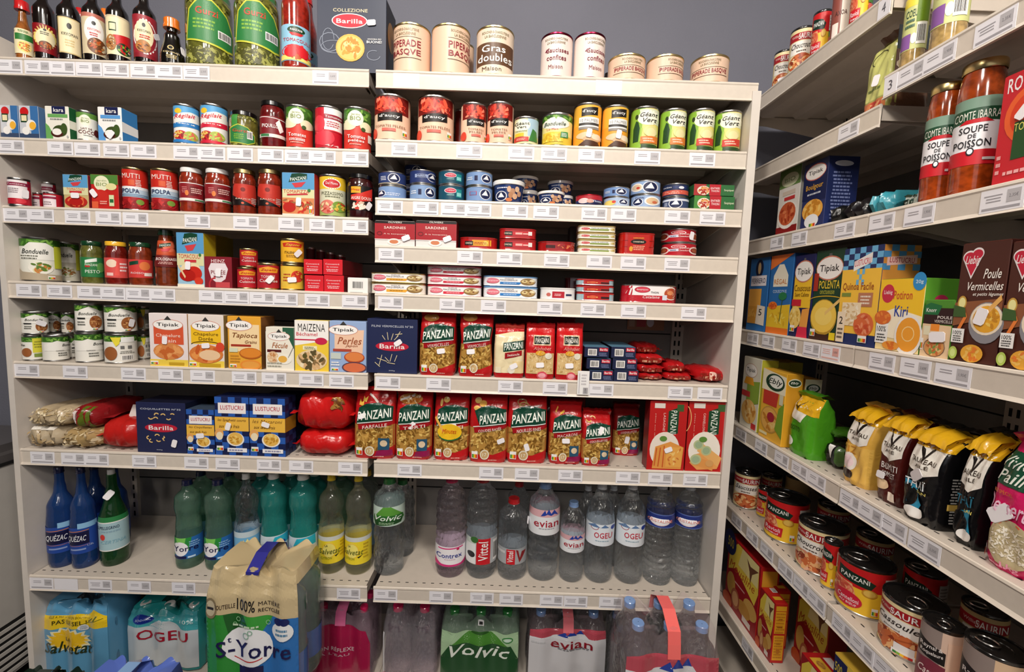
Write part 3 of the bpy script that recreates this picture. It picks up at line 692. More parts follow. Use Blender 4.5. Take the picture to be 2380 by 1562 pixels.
# ------------------------------------------------------------------ placing goods
ZS = {}
for i, z in enumerate(ZL): ZS['L%d' % i] = z
for i, z in enumerate(ZRB): ZS['R%d' % i] = z
for i, z in enumerate(ZR): ZS['F%d' % i] = z
ZS['F9'] = Z1B; ZS['D'] = .12; ZS['G'] = 0.
def azi(px, py): d = ray(px, py); return atan2(d.x, d.y)
def B(kind, sf, xl, xr, yt, spec, name, cat, label, y0=None, z=None, h=None, rz=0, group=None, w=None, dz=0, **kw):
    """goods on the back shelving: seen left / right edges and top"""
    if y0 is None: y0 = .045 if kind == 'bottle' and sf in ('L6', 'R7') else .007
    zb = (ZS[sf] if z is None else z)+dz+.0003; pb = proj(0.2, y0, zb)[1]
    ym = (yt if yt is not None else pb-100)*.5+pb*.5
    if kind in ROUND:
        a1, a2 = azi(xl, ym), azi(xr, ym); s = sin((a2-a1)/2); th = (a1+a2)/2; d = (y0-CP.y)/(cos(th)-s); r = d*s
        X = CP.x+d*sin(th); Y = CP.y+d*cos(th); ww = 2*r; Yf = Y-r; lim = .985 if sf[0] == 'L' else .98
        if sf != 'L0': X = max(-.982+r, min(lim-r, X))
        see = atan2(CP.x-X, Y-CP.y); kw['tw'] = kw.get('tw', 0)+see
    else:
        x1 = solveX(xl, zb, y0); x2 = solveX(xr, zb, y0)
        if sf != 'L0': x1 = max(x1, -.982)
        if w and sf[0] == 'L': pass
        X = (x1+x2)/2; Y = y0; Yf = y0; ww = w or (x2-x1)
    hh = h or solveZ(yt, X, Yf)-zb
    r = make(kind, name, label, cat, (X, Y, zb), rz, ww, hh, spec, kw, group)
    r['_h'] = hh; r['_z'] = zb
    r['_f'] = sf
    if kind in ROUND: r['_s'] = see
    return r
def Rr(kind, sf, xl, xr, yt, spec, name, cat, label, x0=.02, z=None, h=None, rz=0, group=None, w=None, **kw):
    """goods on the right-hand shelving, front facing -X"""
    zb = (ZS[sf] if z is None else z)+.0003; X0 = XR+x0
    if kind in ROUND:
        ym = yt+60 if yt is not None else 60
        a1, a2 = azi(xl, ym), azi(xr, ym); s = sin((a2-a1)/2); th = (a1+a2)/2; d = (X0-CP.x)/(sin(th)-s); r = d*s
        X = CP.x+d*sin(th); Y = CP.y+d*cos(th); ww = 2*r
        hh = h or solveZ(yt, X-.0, Y)-zb
        kw['tw'] = kw.get('tw', 0)+atan2(Y-CP.y, X-CP.x)
        loc = (X, Y, zb)
    else:
        ya = solveY(xl, zb, X0); yb = solveY(xr, zb, X0); ww = w or abs(ya-yb); Y = (ya+yb)/2; loc = (X0, Y, zb); hh = h or solveZ(yt, X0, Y)-zb
    r = make(kind, name, label, cat, loc, -pi/2+rz, ww, hh, spec, kw, group); r['_h'] = hh; r['_z'] = zb; r['_f'] = sf; return r
def top(r): return r['_z']+r['_h']+.0006


# ================================================================== back shelving, top shelf left
sauce = lambda c1, c2, f: 'R 0 0 1 1 %s|E .5 .72 .42 .22 cr|T .5 .78 .3 .05 k KIKKOMAN|E .5 .86 .06 .03 k|G .25 .6 .75 .7 2 k|%s' % (c1, f)
B('bottle', 'L0', 33, 78, 4, 'R .05 0 .95 1 cr|R .05 .55 .95 .8 g|B .5 .3 .35 .22 ly bn o|G .2 .85 .8 .95 2 g', 'sauce_bottle', 'bottle', 'slim amber sauce bottle with a red cap, first on the top shelf', base='cr', prof='tube', mat='a8622a', cap='r', v0=.1, v1=.55, capr=.8, caph=.16)
B('bottle', 'L0', 79, 134, None, 'E .5 .55 .48 .42 ly|E .5 .5 .4 .34 cr|E .5 .8 .07 .04 k|G .3 .62 .7 .74 2 k|B .5 .28 .28 .13 br bn do', 'sauce_bottle', 'bottle', 'dark sauce bottle with a red neck band and cream label showing a dish', base='dr', prof='soy', mat='150a08', cap='r', v0=.09, v1=.42, h=.215)
B('bottle', 'L0', 135, 192, None, 'R .06 .02 .94 .96 gl|R .1 .05 .9 .93 cr|E .5 .74 .1 .08 k|T .5 .52 .62 .08 k KIKKOMAN|G .3 .2 .7 .4 3 gl', 'sauce_bottle', 'bottle', 'dark soy bottle with a plain cream label and black hexagon mark', base='120a08', prof='soy', mat='120a08', cap='r', v0=.08, v1=.52, h=.215)
B('bottle', 'L0', 193, 248, None, 'R 0 0 1 .9 be|E .5 .58 .4 .34 w|E .5 .76 .09 .05 k|T .5 .6 .5 .06 r KIKKOMAN|B .6 .22 .4 .2 br bn do|G .3 .44 .7 .54 2 r', 'sauce_bottle', 'bottle', 'dark sauce bottle with a pale label and meat skewers pictured', base='b86858', prof='soy', mat='120a08', cap='r', v0=.09, v1=.56, h=.215)
B('bottle', 'L0', 249, 304, None, 'R 0 0 1 .95 cr|R .12 .6 .42 .82 dg|R .15 .63 .39 .79 cr|P r 0 .2 1 .3 1 .58 .3 .5 0 .35|B .7 .18 .3 .15 dg lgn r|B .2 .3 .2 .2 bn br be', 'sauce_bottle', 'bottle', 'dark sauce bottle with a cream label crossed by a red splash', base='be', prof='soy', mat='120a08', cap='o', v0=.09, v1=.54, h=.215)
B('bottle', 'L0', 311, 367, None, 'R 0 .1 1 1 9a2430|E .5 .5 .47 .42 w|E .5 .5 .43 .38 9a2430|E .45 .55 .38 .34 cr|E .45 .76 .07 .05 k|T .45 .62 .5 .06 k KIKKOMAN|B .4 .26 .3 .15 bn o br|G .25 .44 .7 .54 2 r|K .92 .6 .5', 'sauce_bottle', 'bottle', 'dark sauce bottle with a deep red label, standing right before the orange-capped flask', base='8a1c28', prof='soy', mat='120a08', cap='r', v0=.07, v1=.56, h=.215)
B('bottle', 'L0', 369, 431, 27, 'E .42 .62 .14 .12 gl|E .42 .62 .09 .08 k|T .45 .36 .6 .09 gl KIKKOMAN|G .25 .05 .7 .26 3 gl|K .9 .6 1.4', 'soy_sauce_flask', 'bottle', 'small black soy sauce flask with a wide orange cap', base=None, prof='flask', mat='0c0706', cap='o', v0=.1, v1=.5, capr=.62, caph=.19)
B('bottle', 'L0', 174, 214, None, '', 'sauce_bottle', 'bottle', 'red-capped dark bottle standing behind the soy row', base=None, prof='soy', mat='120a08', cap='r', h=.2, y0=.13, capr=.55, caph=.12)
B('bottle', 'L0', 232, 272, None, '', 'sauce_bottle', 'bottle', 'orange-capped dark bottle standing behind the soy row', base=None, prof='soy', mat='120a08', cap='o', h=.2, y0=.13, capr=.55, caph=.12)
BEAN = 'Q 0 0 1 .27 - .07 40 5a5c20 8b8a3c a0a050 4a4a18|Q 0 .85 1 1 - .07 14 5a5c20 8b8a3c 4a4a18|'
BJ = BEAN+'P yg .04 .34 .1 .78 .28 .93 .55 .95 .85 .8 .98 .55 .97 .3 .85 .27|P 2c7a3e .06 .36 .12 .77 .29 .905 .55 .925 .84 .78 .96 .54 .95 .325 .85 .3|T .45 .76 .44 .1 c8442c Gurzi|G .15 .5 .62 .66 3 lgn|Z .66 .42 .92 .54'
for i, (a, b) in enumerate(((431, 544), (545, 652))):
    B('jar', 'L0', a, b, None, BJ, 'green_bean_jar', 'jar', 'large jar of green beans with a green label, %s the tomato sauce bottle' % ('second from' if i == 0 else 'next to'), cont='6d6e2c', lid='g', v0=.02, v1=.88, h=.20, sh=.88, group='large bean jars on the top shelf')
COUL = 'R 0 0 1 1 8fc0dc|E .5 .86 .3 .1 dg|T .5 .86 .4 .06 w PANZANI|P r .25 .78 .75 .78 .65 .7 .35 .7|T .5 .58 .86 .09 r TOMACOULI|R 0 .02 1 .16 ly|B .5 .26 .48 .2 r R2 do|E .3 .24 .2 .15 R2|E .72 .26 .18 .14 R2'
B('bottle', 'L0', 655, 722, None, COUL, 'tomato_sauce_bottle', 'bottle', 'tomato coulis bottle with a sky-blue label, beside the dark pasta box', base='sb', prof='coulis', mat='a3281a', cap='r', v0=.07, v1=.40, h=.27)
B('bottle', 'L0', 690, 738, None, COUL, 'tomato_sauce_bottle', 'bottle', 'second tomato coulis bottle, half hidden behind the first one', base='sb', prof='coulis', mat='a3281a', cap='r', v0=.07, v1=.40, h=.26, y0=.12)
BARW = 'E .47 .69 .26 .1 w|E .47 .69 .245 .088 c41e34|T .47 .685 .38 .06 w Barilla|'
B('box', 'L0', 738, 897, None, 'T .5 .99 .5 .03 w Tagliatelle_n.16|T .48 .83 .5 .045 be COLLEZIONE|A .18 .4 .14 .12 .012 0 350 7f8696|A .24 .34 .18 .08 .01 30 300 7f8696|A .16 .44 .08 .14 .01 0 330 7f8696|A .82 .24 .09 .06 .01 60 350 7f8696|'+BARW.replace('.69', '.69')+'E .48 .33 .21 .185 e8b04e|B .48 .33 .19 .16 efc069 d99a38 f6d490 c98a30|A .48 .33 .12 .1 .02 20 200 c98a30|A .5 .34 .07 .05 .02 200 380 c98a30|T .83 .455 .2 .022 w ANCORA_PIÙ|T .83 .415 .22 .035 w BUONE!|K .79 .67 .1', 'pasta_box', 'box', 'tall dark blue tagliatelle box at the bay joint of the top shelf', base='343a4c', side='16161c', d=.09, h=.185, sart='E .5 .6 .35 .2 a87a3c', y0=.02)
# top shelf right
BC = 'G .15 .84 .85 .94 1 7a6c4a|T .5 .9 .7 .055 7a6c4a BOUCHERIE-CHARCUTERIE|T .5 .81 .56 .06 7a6c4a LA_BARCUSIENNE|'.replace('G .15 .84 .85 .94 1 7a6c4a|', '')
PIP = BC+'L .1 .74 .9 .74 .012 5c4630|T .5 .6 .78 .15 8c2430 PIPERADE|T .5 .4 .78 .15 8c2430 BASQVE|L .1 .28 .9 .28 .012 5c4630'
FIG = '|E -.02 .62 .04 .05 b8a890|E .0 .5 .05 .09 a8a890|L -.06 .5 .06 .38 .02 9aa090|L .0 .42 -.05 .28 .02 a09a84|L .0 .42 .08 .28 .02 a09a84'
def FIGURE(root, r, h, a0, zc=.5, s=1):
    mb = MB(); a0 += root['_s']
    def S(u, v, off): a = a0+u*s; return ((r+off)*sin(a), -(r+off)*cos(a), h*(zc+v*s*.8))
    art(mb, 'E 0 .18 .07 .07 c0ac94|E 0 .06 .1 .1 a9a48c|L -.22 .02 .02 .1 .03 b4a48c|L .02 .1 .2 -.04 .03 b4a48c|L 0 0 -.1 -.22 .04 a9a48c|L 0 0 .14 -.2 .04 a9a48c|E -.08 .06 .03 .03 6f7464|E .0 -.06 .04 .03 6f7464', S, .2); mb.build('dancer_drawing', root)
c = B('can', 'R0', 914, 1002, 50, PIP, 'pepper_stew_tin', 'tin can', 'tall cream tin with dark red lettering, right beside the dark pasta box', base='e3c0a6', lid='gl', tw=-.42, plain='gl')
c = B('can', 'R0', 1003, 1093, 52, PIP, 'pepper_stew_tin', 'tin can', 'tall cream tin turned to show a small dancer drawing', base='e3c0a6', lid='gl', tw=.75, plain='gl'); FIGURE(c, .0455, c['_h'], -.25, .55)
B('can', 'R0', 1062, 1101, 100, '', 'pepper_stew_tin', 'tin can', 'cream tin peeping out behind the tall tin with the dancer', base='c9a88e', lid='gl', y0=.125, plain='gl')
B('can', 'R0', 1107, 1195, 57, BC+'P 5e3f28 .02 .2 .98 .2 .98 .68 .02 .68|T .46 .55 .62 .15 w Gras|T .5 .35 .88 .17 w doubles|T .42 .11 .5 .09 5a4430 Maison', 'tripe_tin', 'tin can', 'tall cream tin with a brown panel and white lettering', base='e6d2bc', lid='gl', plain='gl')
SAU = BC+'T .2 .62 .08 .1 7c2638 4|T .56 .62 .66 .11 7c2638 Saucisses|T .52 .44 .6 .12 7c2638 confites|T .5 .22 .44 .1 7c2638 Maison'
c = B('can', 'R0', 1257, 1331, 73, SAU, 'sausage_tin', 'tin can', 'cream sausage tin with maroon rim, left one of the pair', base='e9d8d0', lid='7a1e34', tw=-.05, plain='7a1e34')
c = B('can', 'R0', 1334, 1407, 73, SAU, 'sausage_tin', 'tin can', 'cream sausage tin with maroon rim, turned to show a drawing', base='e9d8d0', lid='7a1e34', tw=.45, plain='7a1e34'); FIGURE(c, .037, c['_h'], -.75, .38, .8)
PF = 'T .5 .86 .56 .09 7a6c4a BOUCHERIE-CHARCUTERIE|T .5 .73 .46 .1 7a6c4a LA_BARCUSIENNE|L .05 .58 .95 .58 .02 5c4630|T .5 .42 .86 .2 8c2430 PIPERADE_BASQVE|L .05 .26 .95 .26 .02 5c4630'
for a, b, t, tw, l in ((1413, 1501, 122, .35, 'left of the trio'), (1502, 1590, 124, .75, 'in the middle of the trio'), (1605, 1696, 124, .0, 'nearest the right end')):
    c = B('can', 'R0', a, b, t, PF, 'pepper_stew_tin', 'tin can', 'low cream tin with dark red lettering, '+l, base='dfbfa6', lid='gl', tw=tw, plain='gl')
    if tw: FIGURE(c, .0465, c['_h'], tw-1.12, .5, .6)
B('can', 'R0', 1404, 1420, 168, '', 'food_tin', 'tin can', 'tiny dark tin between the sausage tins and the low cream tins', base='2c1a18', lid='k', y0=.12)

# ================================================================== second shelf left
CART = 'P 3a6ea8 .6 0 1 0 1 1 .6 1|E .3 .82 .22 .14 r|R .1 .5 .45 .75 dg|R .14 .54 .41 .71 cr|E .62 .42 .26 .16 w|E .7 .4 .17 .12 f0b43c|R 0 0 1 .16 3a4a68|E .35 .24 .2 .12 w'
B('box', 'L1', -14, 45, 245, CART, 'drink_carton', 'carton', 'small blue and white carton cut by the left edge of the picture', base='c9ccd4', side='3a6ea8', d=.06)
B('box', 'L1', 47, 92, 246, CART, 'drink_carton', 'carton', 'small blue and white carton with a red disc, beside the coconut milk', base='c9ccd4', side='5b7fae', d=.06)
KARA = lambda c: 'P %s 0 0 0 .5 .15 .4 .28 .2 .3 0|R .3 .78 .86 1 nb|T .58 .89 .42 .12 w kara|R .12 .67 .95 .77 %s|G .2 .58 .8 .66 1 8a8a8a|E .6 .27 .3 .17 3c4a20|E .48 .2 .26 .12 4a1c14|E .48 .24 .2 .1 f4f0ea|E .78 .34 .14 .16 3e5424|E .92 .1 .04 .04 b0b0b0' % (c, c)
B('box', 'L1', 108, 163, 247, KARA('6aa85c'), 'coconut_carton', 'carton', 'white and green coconut milk carton with a dark blue logo', base='eeeade', side='1f5a34', d=.05, sart='R 0 .35 1 .6 e8e6da')
B('can', 'L1', 178, 229, 254, 'H .8 1 5f8f3c|E .4 .72 .28 .2 f0efd8|T .4 .78 .34 .06 8a9a60 Jardin|T .4 .68 .36 .1 8a9a60 BIO|T .45 .4 .5 .07 6a2a2a LAIT_DE|T .45 .27 .72 .13 6a2a2a COCO|E .9 .3 .12 .14 5a1c1c|G .3 .12 .7 .18 1 7a7a7a', 'coconut_tin', 'tin can', 'white coconut milk tin between two coconut cartons', base='ecebe2')
B('box', 'L1', 230, 285, 249, KARA('5a9ad8')+'|K .55 .2 .9', 'coconut_carton', 'carton', 'white and blue coconut cream carton, last before the empty gap', base='f2f0ee', side='3d84c4', d=.05, sart='P f0f0f0 0 .3 1 .3 1 .55 0 .6|R .65 .0 1 .12 9ab8d0')
REG = lambda c: 'H .72 1 58a4d8|P f4f0e8 .0 .66 .3 .8 .7 .86 1 .84 1 .6 0 .5|E .22 .86 .14 .07 f2c22c|X .47 .72 .8 .14 d8243c Régilait|P %s 0 .52 1 .6 1 .46 0 .4|G .1 .5 .9 .55 1 w|B .3 .2 .3 .13 c82a30 8c1a1c e8c060|B .68 .2 .26 .13 a8b84a c8d060 d86a50|R 0 0 1 .08 %s' % (c, c)
B('can', 'L1', 403, 465, 239, REG('2c7cc0'), 'milk_powder_tin', 'tin can', 'white and blue milk tin with a blue ribbon across it', base='f0eeea', tw=-.1)
B('can', 'L1', 466, 531, 238, REG('d0203c'), 'milk_powder_tin', 'tin can', 'white and blue milk tin with a red ribbon across it', base='f0eeea', tw=-.25)
B('jar', 'L1', 533, 602, 253, BEAN+'R .1 .6 .28 1 3c8a3c|P yg .03 .1 .03 .55 .3 .68 .62 .6 .84 .38 .84 .16 .6 .05|P 2c7a3e .05 .12 .05 .53 .3 .655 .61 .58 .82 .37 .82 .18 .6 .075|T .36 .47 .46 .09 c8442c Gurzi|G .15 .2 .5 .38 3 lgn|Z .58 .24 .76 .5', 'green_bean_jar', 'jar', 'small black-lidded jar of green beans with a green label', cont='7a7230', lid='k', v0=.02, v1=.88, sh=.82)
B('jar', 'L1', 604, 664, 230, 'R 0 0 1 1 7c1620|L 0 .95 1 .9 .03 w|L 0 .06 1 .1 .16 e8e4dc|T .4 .52 .6 .2 w PIQUILLO|P f2f0ee .6 .7 .74 .9 .9 .4 .76 .24|R .05 .02 .35 .14 3a7a4a', 'pepper_jar', 'jar', 'tall dark red pepper jar with a black lid on the second shelf', base='7c1620', cont='6c0f12', lid='k', v0=.22, v1=.66)
JB = lambda t1, t2: 'H .62 1 4f8238|Q 0 .64 1 1 3c6c24 .09 7 5c9438 2c5418 7cac48|E .2 .6 .25 .14 e8e4c0|E .8 .58 .22 .12 e8e4c0|E .42 .76 .29 .2 f1f0da|T .42 .85 .3 .055 8a9a60 Jardin|T .42 .76 .38 .1 8a9a60 BIO|E .7 .5 .08 .05 3c5424|T .45 .3 .62 .09 w %s|T .45 .19 .56 .09 w %s|G .2 .08 .7 .13 1 f0b0a0' % (t1, t2)
B('can', 'L1', 664, 728, 241, JB('Tomates', 'concassées'), 'organic_tomato_tin', 'tin can', 'red and green chopped tomato tin right of the tall pepper jar', base='d2382c', tw=-.1)
B('can', 'L1', 732, 797, 243, 'R .32 .45 .98 1 f4f0ee|H .0 .0 r|R .32 .72 .98 .84 9c2038|T .65 .78 .6 .06 f6e6e6 Tomates|G .4 .52 .92 .68 3 c04a5a|E .3 .25 .4 .2 e03848|E .15 .6 .2 .2 e03848|P d02838 .32 .45 .98 .45 .98 .42 .32 .42|T .6 .06 .5 .05 f0c0c0 4/4', 'whole_tomato_tin', 'tin can', 'crimson whole tomato tin with a white scalloped panel', base='c0182c')
B('can', 'L1', 799, 863, 246, JB('Tomates', 'pelées')+'|P e8e4dc .86 .2 1 .2 1 .4 .86 .4', 'organic_tomato_tin', 'tin can', 'red and green peeled tomato tin at the end of the left bay', base='d2382c')
# second shelf right
AUC = 'Q .02 .6 .98 1 74150f .13 9 c42e20 d8402c e85c40|Q .05 .62 .95 .98 - .07 5 f08468 b02418|P 17100e .16 .42 .84 .45 .84 .64 .16 .60|T .5 .53 .56 .09 w d’aucy|T .5 .31 .82 .07 7a4a30 TOMATES_PELÉES|R .3 .18 .68 .25 e0685a|N .84 .1 .1 .14|E .08 .14 .08 .12 d8442e'
AU2 = AUC.replace('T .5 .31 .82 .07 7a4a30 TOMATES_PELÉES', 'T .5 .33 .6 .055 7a4a30 TOMATES|T .5 .26 .5 .055 7a4a30 PELÉES').replace('R .3 .18 .68 .25', 'R .32 .14 .68 .2')
B('can', 'R1', 870, 955, 216, AUC, 'peeled_tomato_tin', 'tin can', 'large peeled tomato tin with a black logo panel, first on the right bay', base='efc8ac', tw=-.2)
B('can', 'R1', 971, 1056, 219, AUC, 'peeled_tomato_tin', 'tin can', 'large peeled tomato tin standing apart, second from the bay joint', base='efc8ac', tw=-.1)
B('can', 'R1', 1071, 1131, 236, AU2, 'peeled_tomato_tin', 'tin can', 'smaller peeled tomato tin, turned slightly right', base='efc8ac', tw=.2)
B('can', 'R1', 1132, 1194, 234, AU2, 'peeled_tomato_tin', 'tin can', 'smaller peeled tomato tin next to the little sweetcorn salad tin', base='efc8ac', tw=-.1)
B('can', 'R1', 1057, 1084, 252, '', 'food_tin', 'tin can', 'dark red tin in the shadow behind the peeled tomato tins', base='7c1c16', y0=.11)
GV = 'T .32 .8 .6 .12 1c2a1c Géant|T .3 .66 .4 .1 1c2a1c Vert|'
B('can', 'R1', 1195, 1252, 269, 'R .55 .3 1 1 a8c4d4|E .3 .74 .36 .24 f2eed8|'+GV+'T .3 .5 .46 .05 3a5a2c MEXICAINE|R .05 .28 .4 .42 ecc030|R .02 .08 .6 .26 c8342c|G .1 .12 .5 .22 2 f0c0b0|P 3c7a38 .6 .1 .95 .1 .9 .5 .75 .6', 'vegetable_tin', 'tin can', 'small vegetable salad tin with a pale blue right side', base='d8d8a8')
B('can', 'R1', 1260, 1331, 260, 'H .82 1 3c7a2c|H .0 .3 e0c040|Q 0 .84 1 1 3c6c24 .09 7 5c9438 2c5418 7cac48|E .45 .72 .44 .2 f0eee0|I .42 .7 .7 .13 24402c Bonduelle|T .35 .52 .36 .06 d84a6a Le_Maïs|Q .05 .1 .7 .42 e8c83c .07 16 f4dc60 d8ac28|P 3c8a4a .6 .22 .86 .25 .84 .44 .62 .42|G .64 .26 .82 .4 3 w', 'sweetcorn_tin', 'tin can', 'sweetcorn tin with green leaf top and yellow kernels', base='ecdc8c')
PAL2 = 'P e8a030 0 0 1 0 1 .5 0 .5|P 17100e .3 .72 .88 .76 .88 .96 .3 .92|T .58 .84 .48 .1 w d’aucy|R .22 .46 .92 .7 ecebe8|T .57 .62 .6 .07 8a8a8a 10_PALMES|R .22 .5 .92 .56 3c3836|R .22 .4 .92 .46 8c8680|E .5 .24 .36 .09 e2c49e|E .68 .16 .3 .08 d0a880|E .86 .22 .18 .07 f0dcc0|P 4c2c1c .2 0 .98 0 .9 .1 .5 .14'
for i, (a, b, t_) in enumerate(((1333, 1398, 237), (1399, 1461, 242))):
    B('can', 'R1', a, b, t_, PAL2+'|K .6 .3 1.4', 'palm_heart_tin', 'tin can', 'yellow palm heart tin with a black logo, %s one' % ('left', 'right')[i], base='eeb03c', tw=(-.05, .1)[i])
GVT = lambda c: 'H .0 .09 2c4a24|P 8cb83c 0 0 .4 0 .42 .6 .5 1 0 1|P d8dcc0 .4 .6 1 .6 1 .98 .3 .98|E .64 .76 .4 .19 f2f0dc|I .64 .84 .62 .11 10180f Géant|I .68 .7 .5 .11 10180f Vert|P 1e4420 .12 .16 .3 .16 .34 .5 .28 .66 .2 .7 .12 .5|E .22 .8 .055 .06 2c3a1c|P a8c850 .34 .12 .4 .2 .44 .5 .38 .5|E .72 .42 .24 .14 e0d890|E .74 .38 .17 .12 ece0a8|P %s .38 .1 .98 .12 .98 .3 .38 .28|G .46 .14 .86 .26 2 f6d8c0' % c
for i, (a, b, t_, c_) in enumerate(((1465, 1531, 245, 'e07c34'), (1533, 1595, 250, 'e07c34'), (1598, 1661, 250, 'cc3a2c'), (1665, 1730, 254, 'cc3a2c'))):
    B('can', 'R1', a, b, t_, GVT(c_), 'vegetable_tin', 'tin can', 'green and yellow vegetable tin with %s band, %s' % (('an orange', 'an orange', 'a red', 'a red')[i], ('beside the palm heart tins', 'next to a red-banded one', 'next to an orange-banded one', 'at the end panel')[i]), base='e6d878', tw=(.02, .12, 0, -.03)[i])

# ================================================================== third shelf left
TOC = 'R .05 0 .95 1 ece4e6|R .0 .76 1 .9 8c1c40|T .5 .83 .8 .06 f0d0d8 Tomates|G .12 .45 .7 .68 3 8a7a80|P b8182c 0 0 1 0 1 .24 0 .24|E .7 .14 .2 .1 d83844'
B('can', 'L2', 18, 74, 411, TOC+'|K .86 .45 1.5', 'tomato_tin', 'tin can', 'crimson and white tomato tin standing at the left end panel', base='b81a34', tw=-.35, y0=-.004)
B('can', 'L2', 64, 99, 422, TOC, 'tomato_tin', 'tin can', 'crimson tomato tin set back behind the low tins', base='b0142a', tw=-.5, y0=.09)
for a, b, t_, l, y in ((77, 102, 447, 'small crimson tin with a white panel, between the tall crimson tin and its low neighbour', .06), (101, 148, 446, 'low crimson tin with a white panel, left of the blue tomato carton', .04)):
    B('can', 'L2', a, b, t_, 'R .02 .05 .8 .9 e6dadf|R .02 .66 .8 .82 8c1c40|G .1 .2 .6 .5 2 8a7a80', 'tomato_paste_tin', 'tin can', l, base='b4182a', tw=-.35, y0=y)
PZ = 'P 5b9ccc 0 .62 1 .62 1 1 0 1|R 0 .4 1 .62 dcd8a8|P 10402c .2 .78 .78 .86 .78 .98 .55 1 .3 .98|U .5 .87 .5 .08 e8f0e8 PANZANI|P d04048 .3 .76 .74 .8 .6 .68 .4 .66|'
B('box', 'L2', 150, 207, 406, PZ+'T .5 .57 .72 .07 c83038 TOMACOULI|R .25 .46 .75 .52 c83038|B .5 .2 .46 .18 b82820 8c1c14 e07040|E .5 .2 .28 .12 b01c18|K .5 .38 .0', 'tomato_puree_carton', 'carton', 'small tomato carton with a pale blue sky top', base='c8b078', side='8c2030', d=.055)
B('box', 'L2', 214, 277, 406, 'R 0 .72 1 1 4f8238|E .4 .75 .28 .22 ecebc8|T .4 .82 .36 .06 8a9a60 Jardin|T .4 .72 .4 .1 8a9a60 BIO|E .75 .66 .2 .1 e4dca0|E .35 .35 .3 .22 c82c24|R .02 .03 .25 .22 e0603c|G .3 .14 .6 .26 2 f0b0a0|R .66 .1 .84 .42 d8e0b0|R .68 .2 .82 .3 2c6a3c|K .12 .45 2.2', 'tomato_puree_carton', 'carton', 'small red carton with green leaves and round cream badge', base='c02420', side='5c1414', d=.055)
MUT = 'H .55 1 c4281c|R .0 .5 1 .57 e8ecf0|T .4 .84 .68 .12 f4e8e0 MUTTI|R .3 .6 .55 .74 d8582c|G .58 .56 .8 .76 5 f0e0d8|H .3 .55 b8ccdc|T .38 .46 .66 .11 1c2c5c POLPA|L 0 .37 1 .37 .02 7a9cbc|L 0 .33 1 .33 .02 7a9cbc|B .4 .12 .5 .13 a01820 c83030 8c1014|E .72 .18 .14 .07 7c9a40'
B('can', 'L2', 284, 346, 387, MUT, 'tomato_pulp_tin', 'tin can', 'tall red and pale blue pulp tin, left one of the pair', base='aa1c20', tw=-.15, ribs=0, lid='gl')
B('can', 'L2', 351, 416, 390, MUT, 'tomato_pulp_tin', 'tin can', 'tall red and pale blue pulp tin, next to the white-lidded jars', base='aa1c20', tw=-.05, lid='gl')
J1 = 'R 0 0 1 1 8c1c24|L 0 .98 1 .98 .04 w|L 0 .12 1 .12 .14 ece6e0|G .1 .45 .35 .8 4 d08080|R .42 .35 .75 .82 6c1018|G .45 .45 .9 .75 3 e8c0b8|E .3 .45 .07 .14 e08040|R .6 .08 .95 .15 4a8a5a'
for i, (a, b, t_) in enumerate(((417, 475, 387), (476, 537, 389))):
    B('jar', 'L2', a, b, t_, J1, 'tomato_sauce_jar', 'jar', 'tomato sauce jar with a white lid, %s' % ('right of the pulp tins', 'next to gold-lidded jars')[i], base='8c1c24', cont='9a3018', lid='w', v0=.24, v1=.66, tw=(0, .1)[i])
J2 = 'R .05 0 .95 1 150c0c|P c03428 0 .5 .08 1 .92 1 1 .5 .9 0 .95 .95 .05 .95|R .24 .56 .6 .9 c83a2c|E .42 .74 .1 .1 7c1810|T .42 .3 .6 .07 d8c0b0 SAUCE|E .4 .1 .06 .05 e06040|G .74 .1 .96 .4 4 d0c8c0'
for i, (a, b, t_) in enumerate(((541, 597, 390), (599, 656, 390))):
    B('jar', 'L2', a, b, t_, J2, 'tomato_sauce_jar', 'jar', 'tomato sauce jar with a gold lid and black label, %s' % ('left one', 'beside the pizza carton')[i], base='201010', cont='8c2c18', lid='gl', v0=.2, v1=.66, tw=(0, -.05)[i])
B('box', 'L2', 657, 731, 402, PZ+'T .44 .57 .8 .08 c82830 TOMAPIZZA|E .84 .6 .05 .04 3a7a3c|P c83840 .15 .47 .8 .5 .8 .53 .15 .51|Q 0 .05 1 .42 d88858 .08 12 d03c28 e8b878 c02c20 9a6a40|E .22 .2 .2 .12 b82018|R 0 0 1 .05 e8e0d0|N .84 .06 .1 .18|K .52 .33 1.5', 'pizza_sauce_carton', 'carton', 'pizza sauce carton with sky-blue top and tomatoes', base='b8cce0', side='a82430', d=.05)
B('can', 'L2', 742, 805, 404, 'H .68 1 e8c030|E .46 .82 .34 .14 f2f0e8|E .46 .82 .3 .11 c8282c|T .46 .83 .44 .07 w Del_Monte|T .48 .57 .78 .08 5a5a44 PIZZASSIMO|H 0 .3 a8b868|G .2 .46 .8 .52 1 7a7a60|B .3 .22 .28 .18 d87868 c04030 f0d0a0|B .72 .24 .26 .14 7c9c3c c83028 e0c048', 'pizza_sauce_tin', 'tin can', 'yellow-topped pizza sauce tin before the black jar', base='d8d8bc')
B('jar', 'L2', 807, 869, 401, 'R .05 0 .95 1 120a0a|R .15 .7 .5 .96 f0a828|T .32 .83 .3 .08 c02020 Maggi|P d02c20 .15 .62 .5 .7 .92 .95 .92 .45 .5 .35 .15 .42|T .52 .5 .72 .12 f0e8e0 ALLE_DOGLIO|B .5 .18 .36 .16 2c1410 d8b8a0 c83828 f0e0d0|K .78 .2 1.'.replace('ALLE_DOGLIO', 'AIGRE_DOUX'), 'sweet_sour_sauce_jar', 'jar', 'dark jar with black lid and red label beside the bay joint', base='120a0a', cont='3a1010', lid='k', v0=.18, v1=.72)
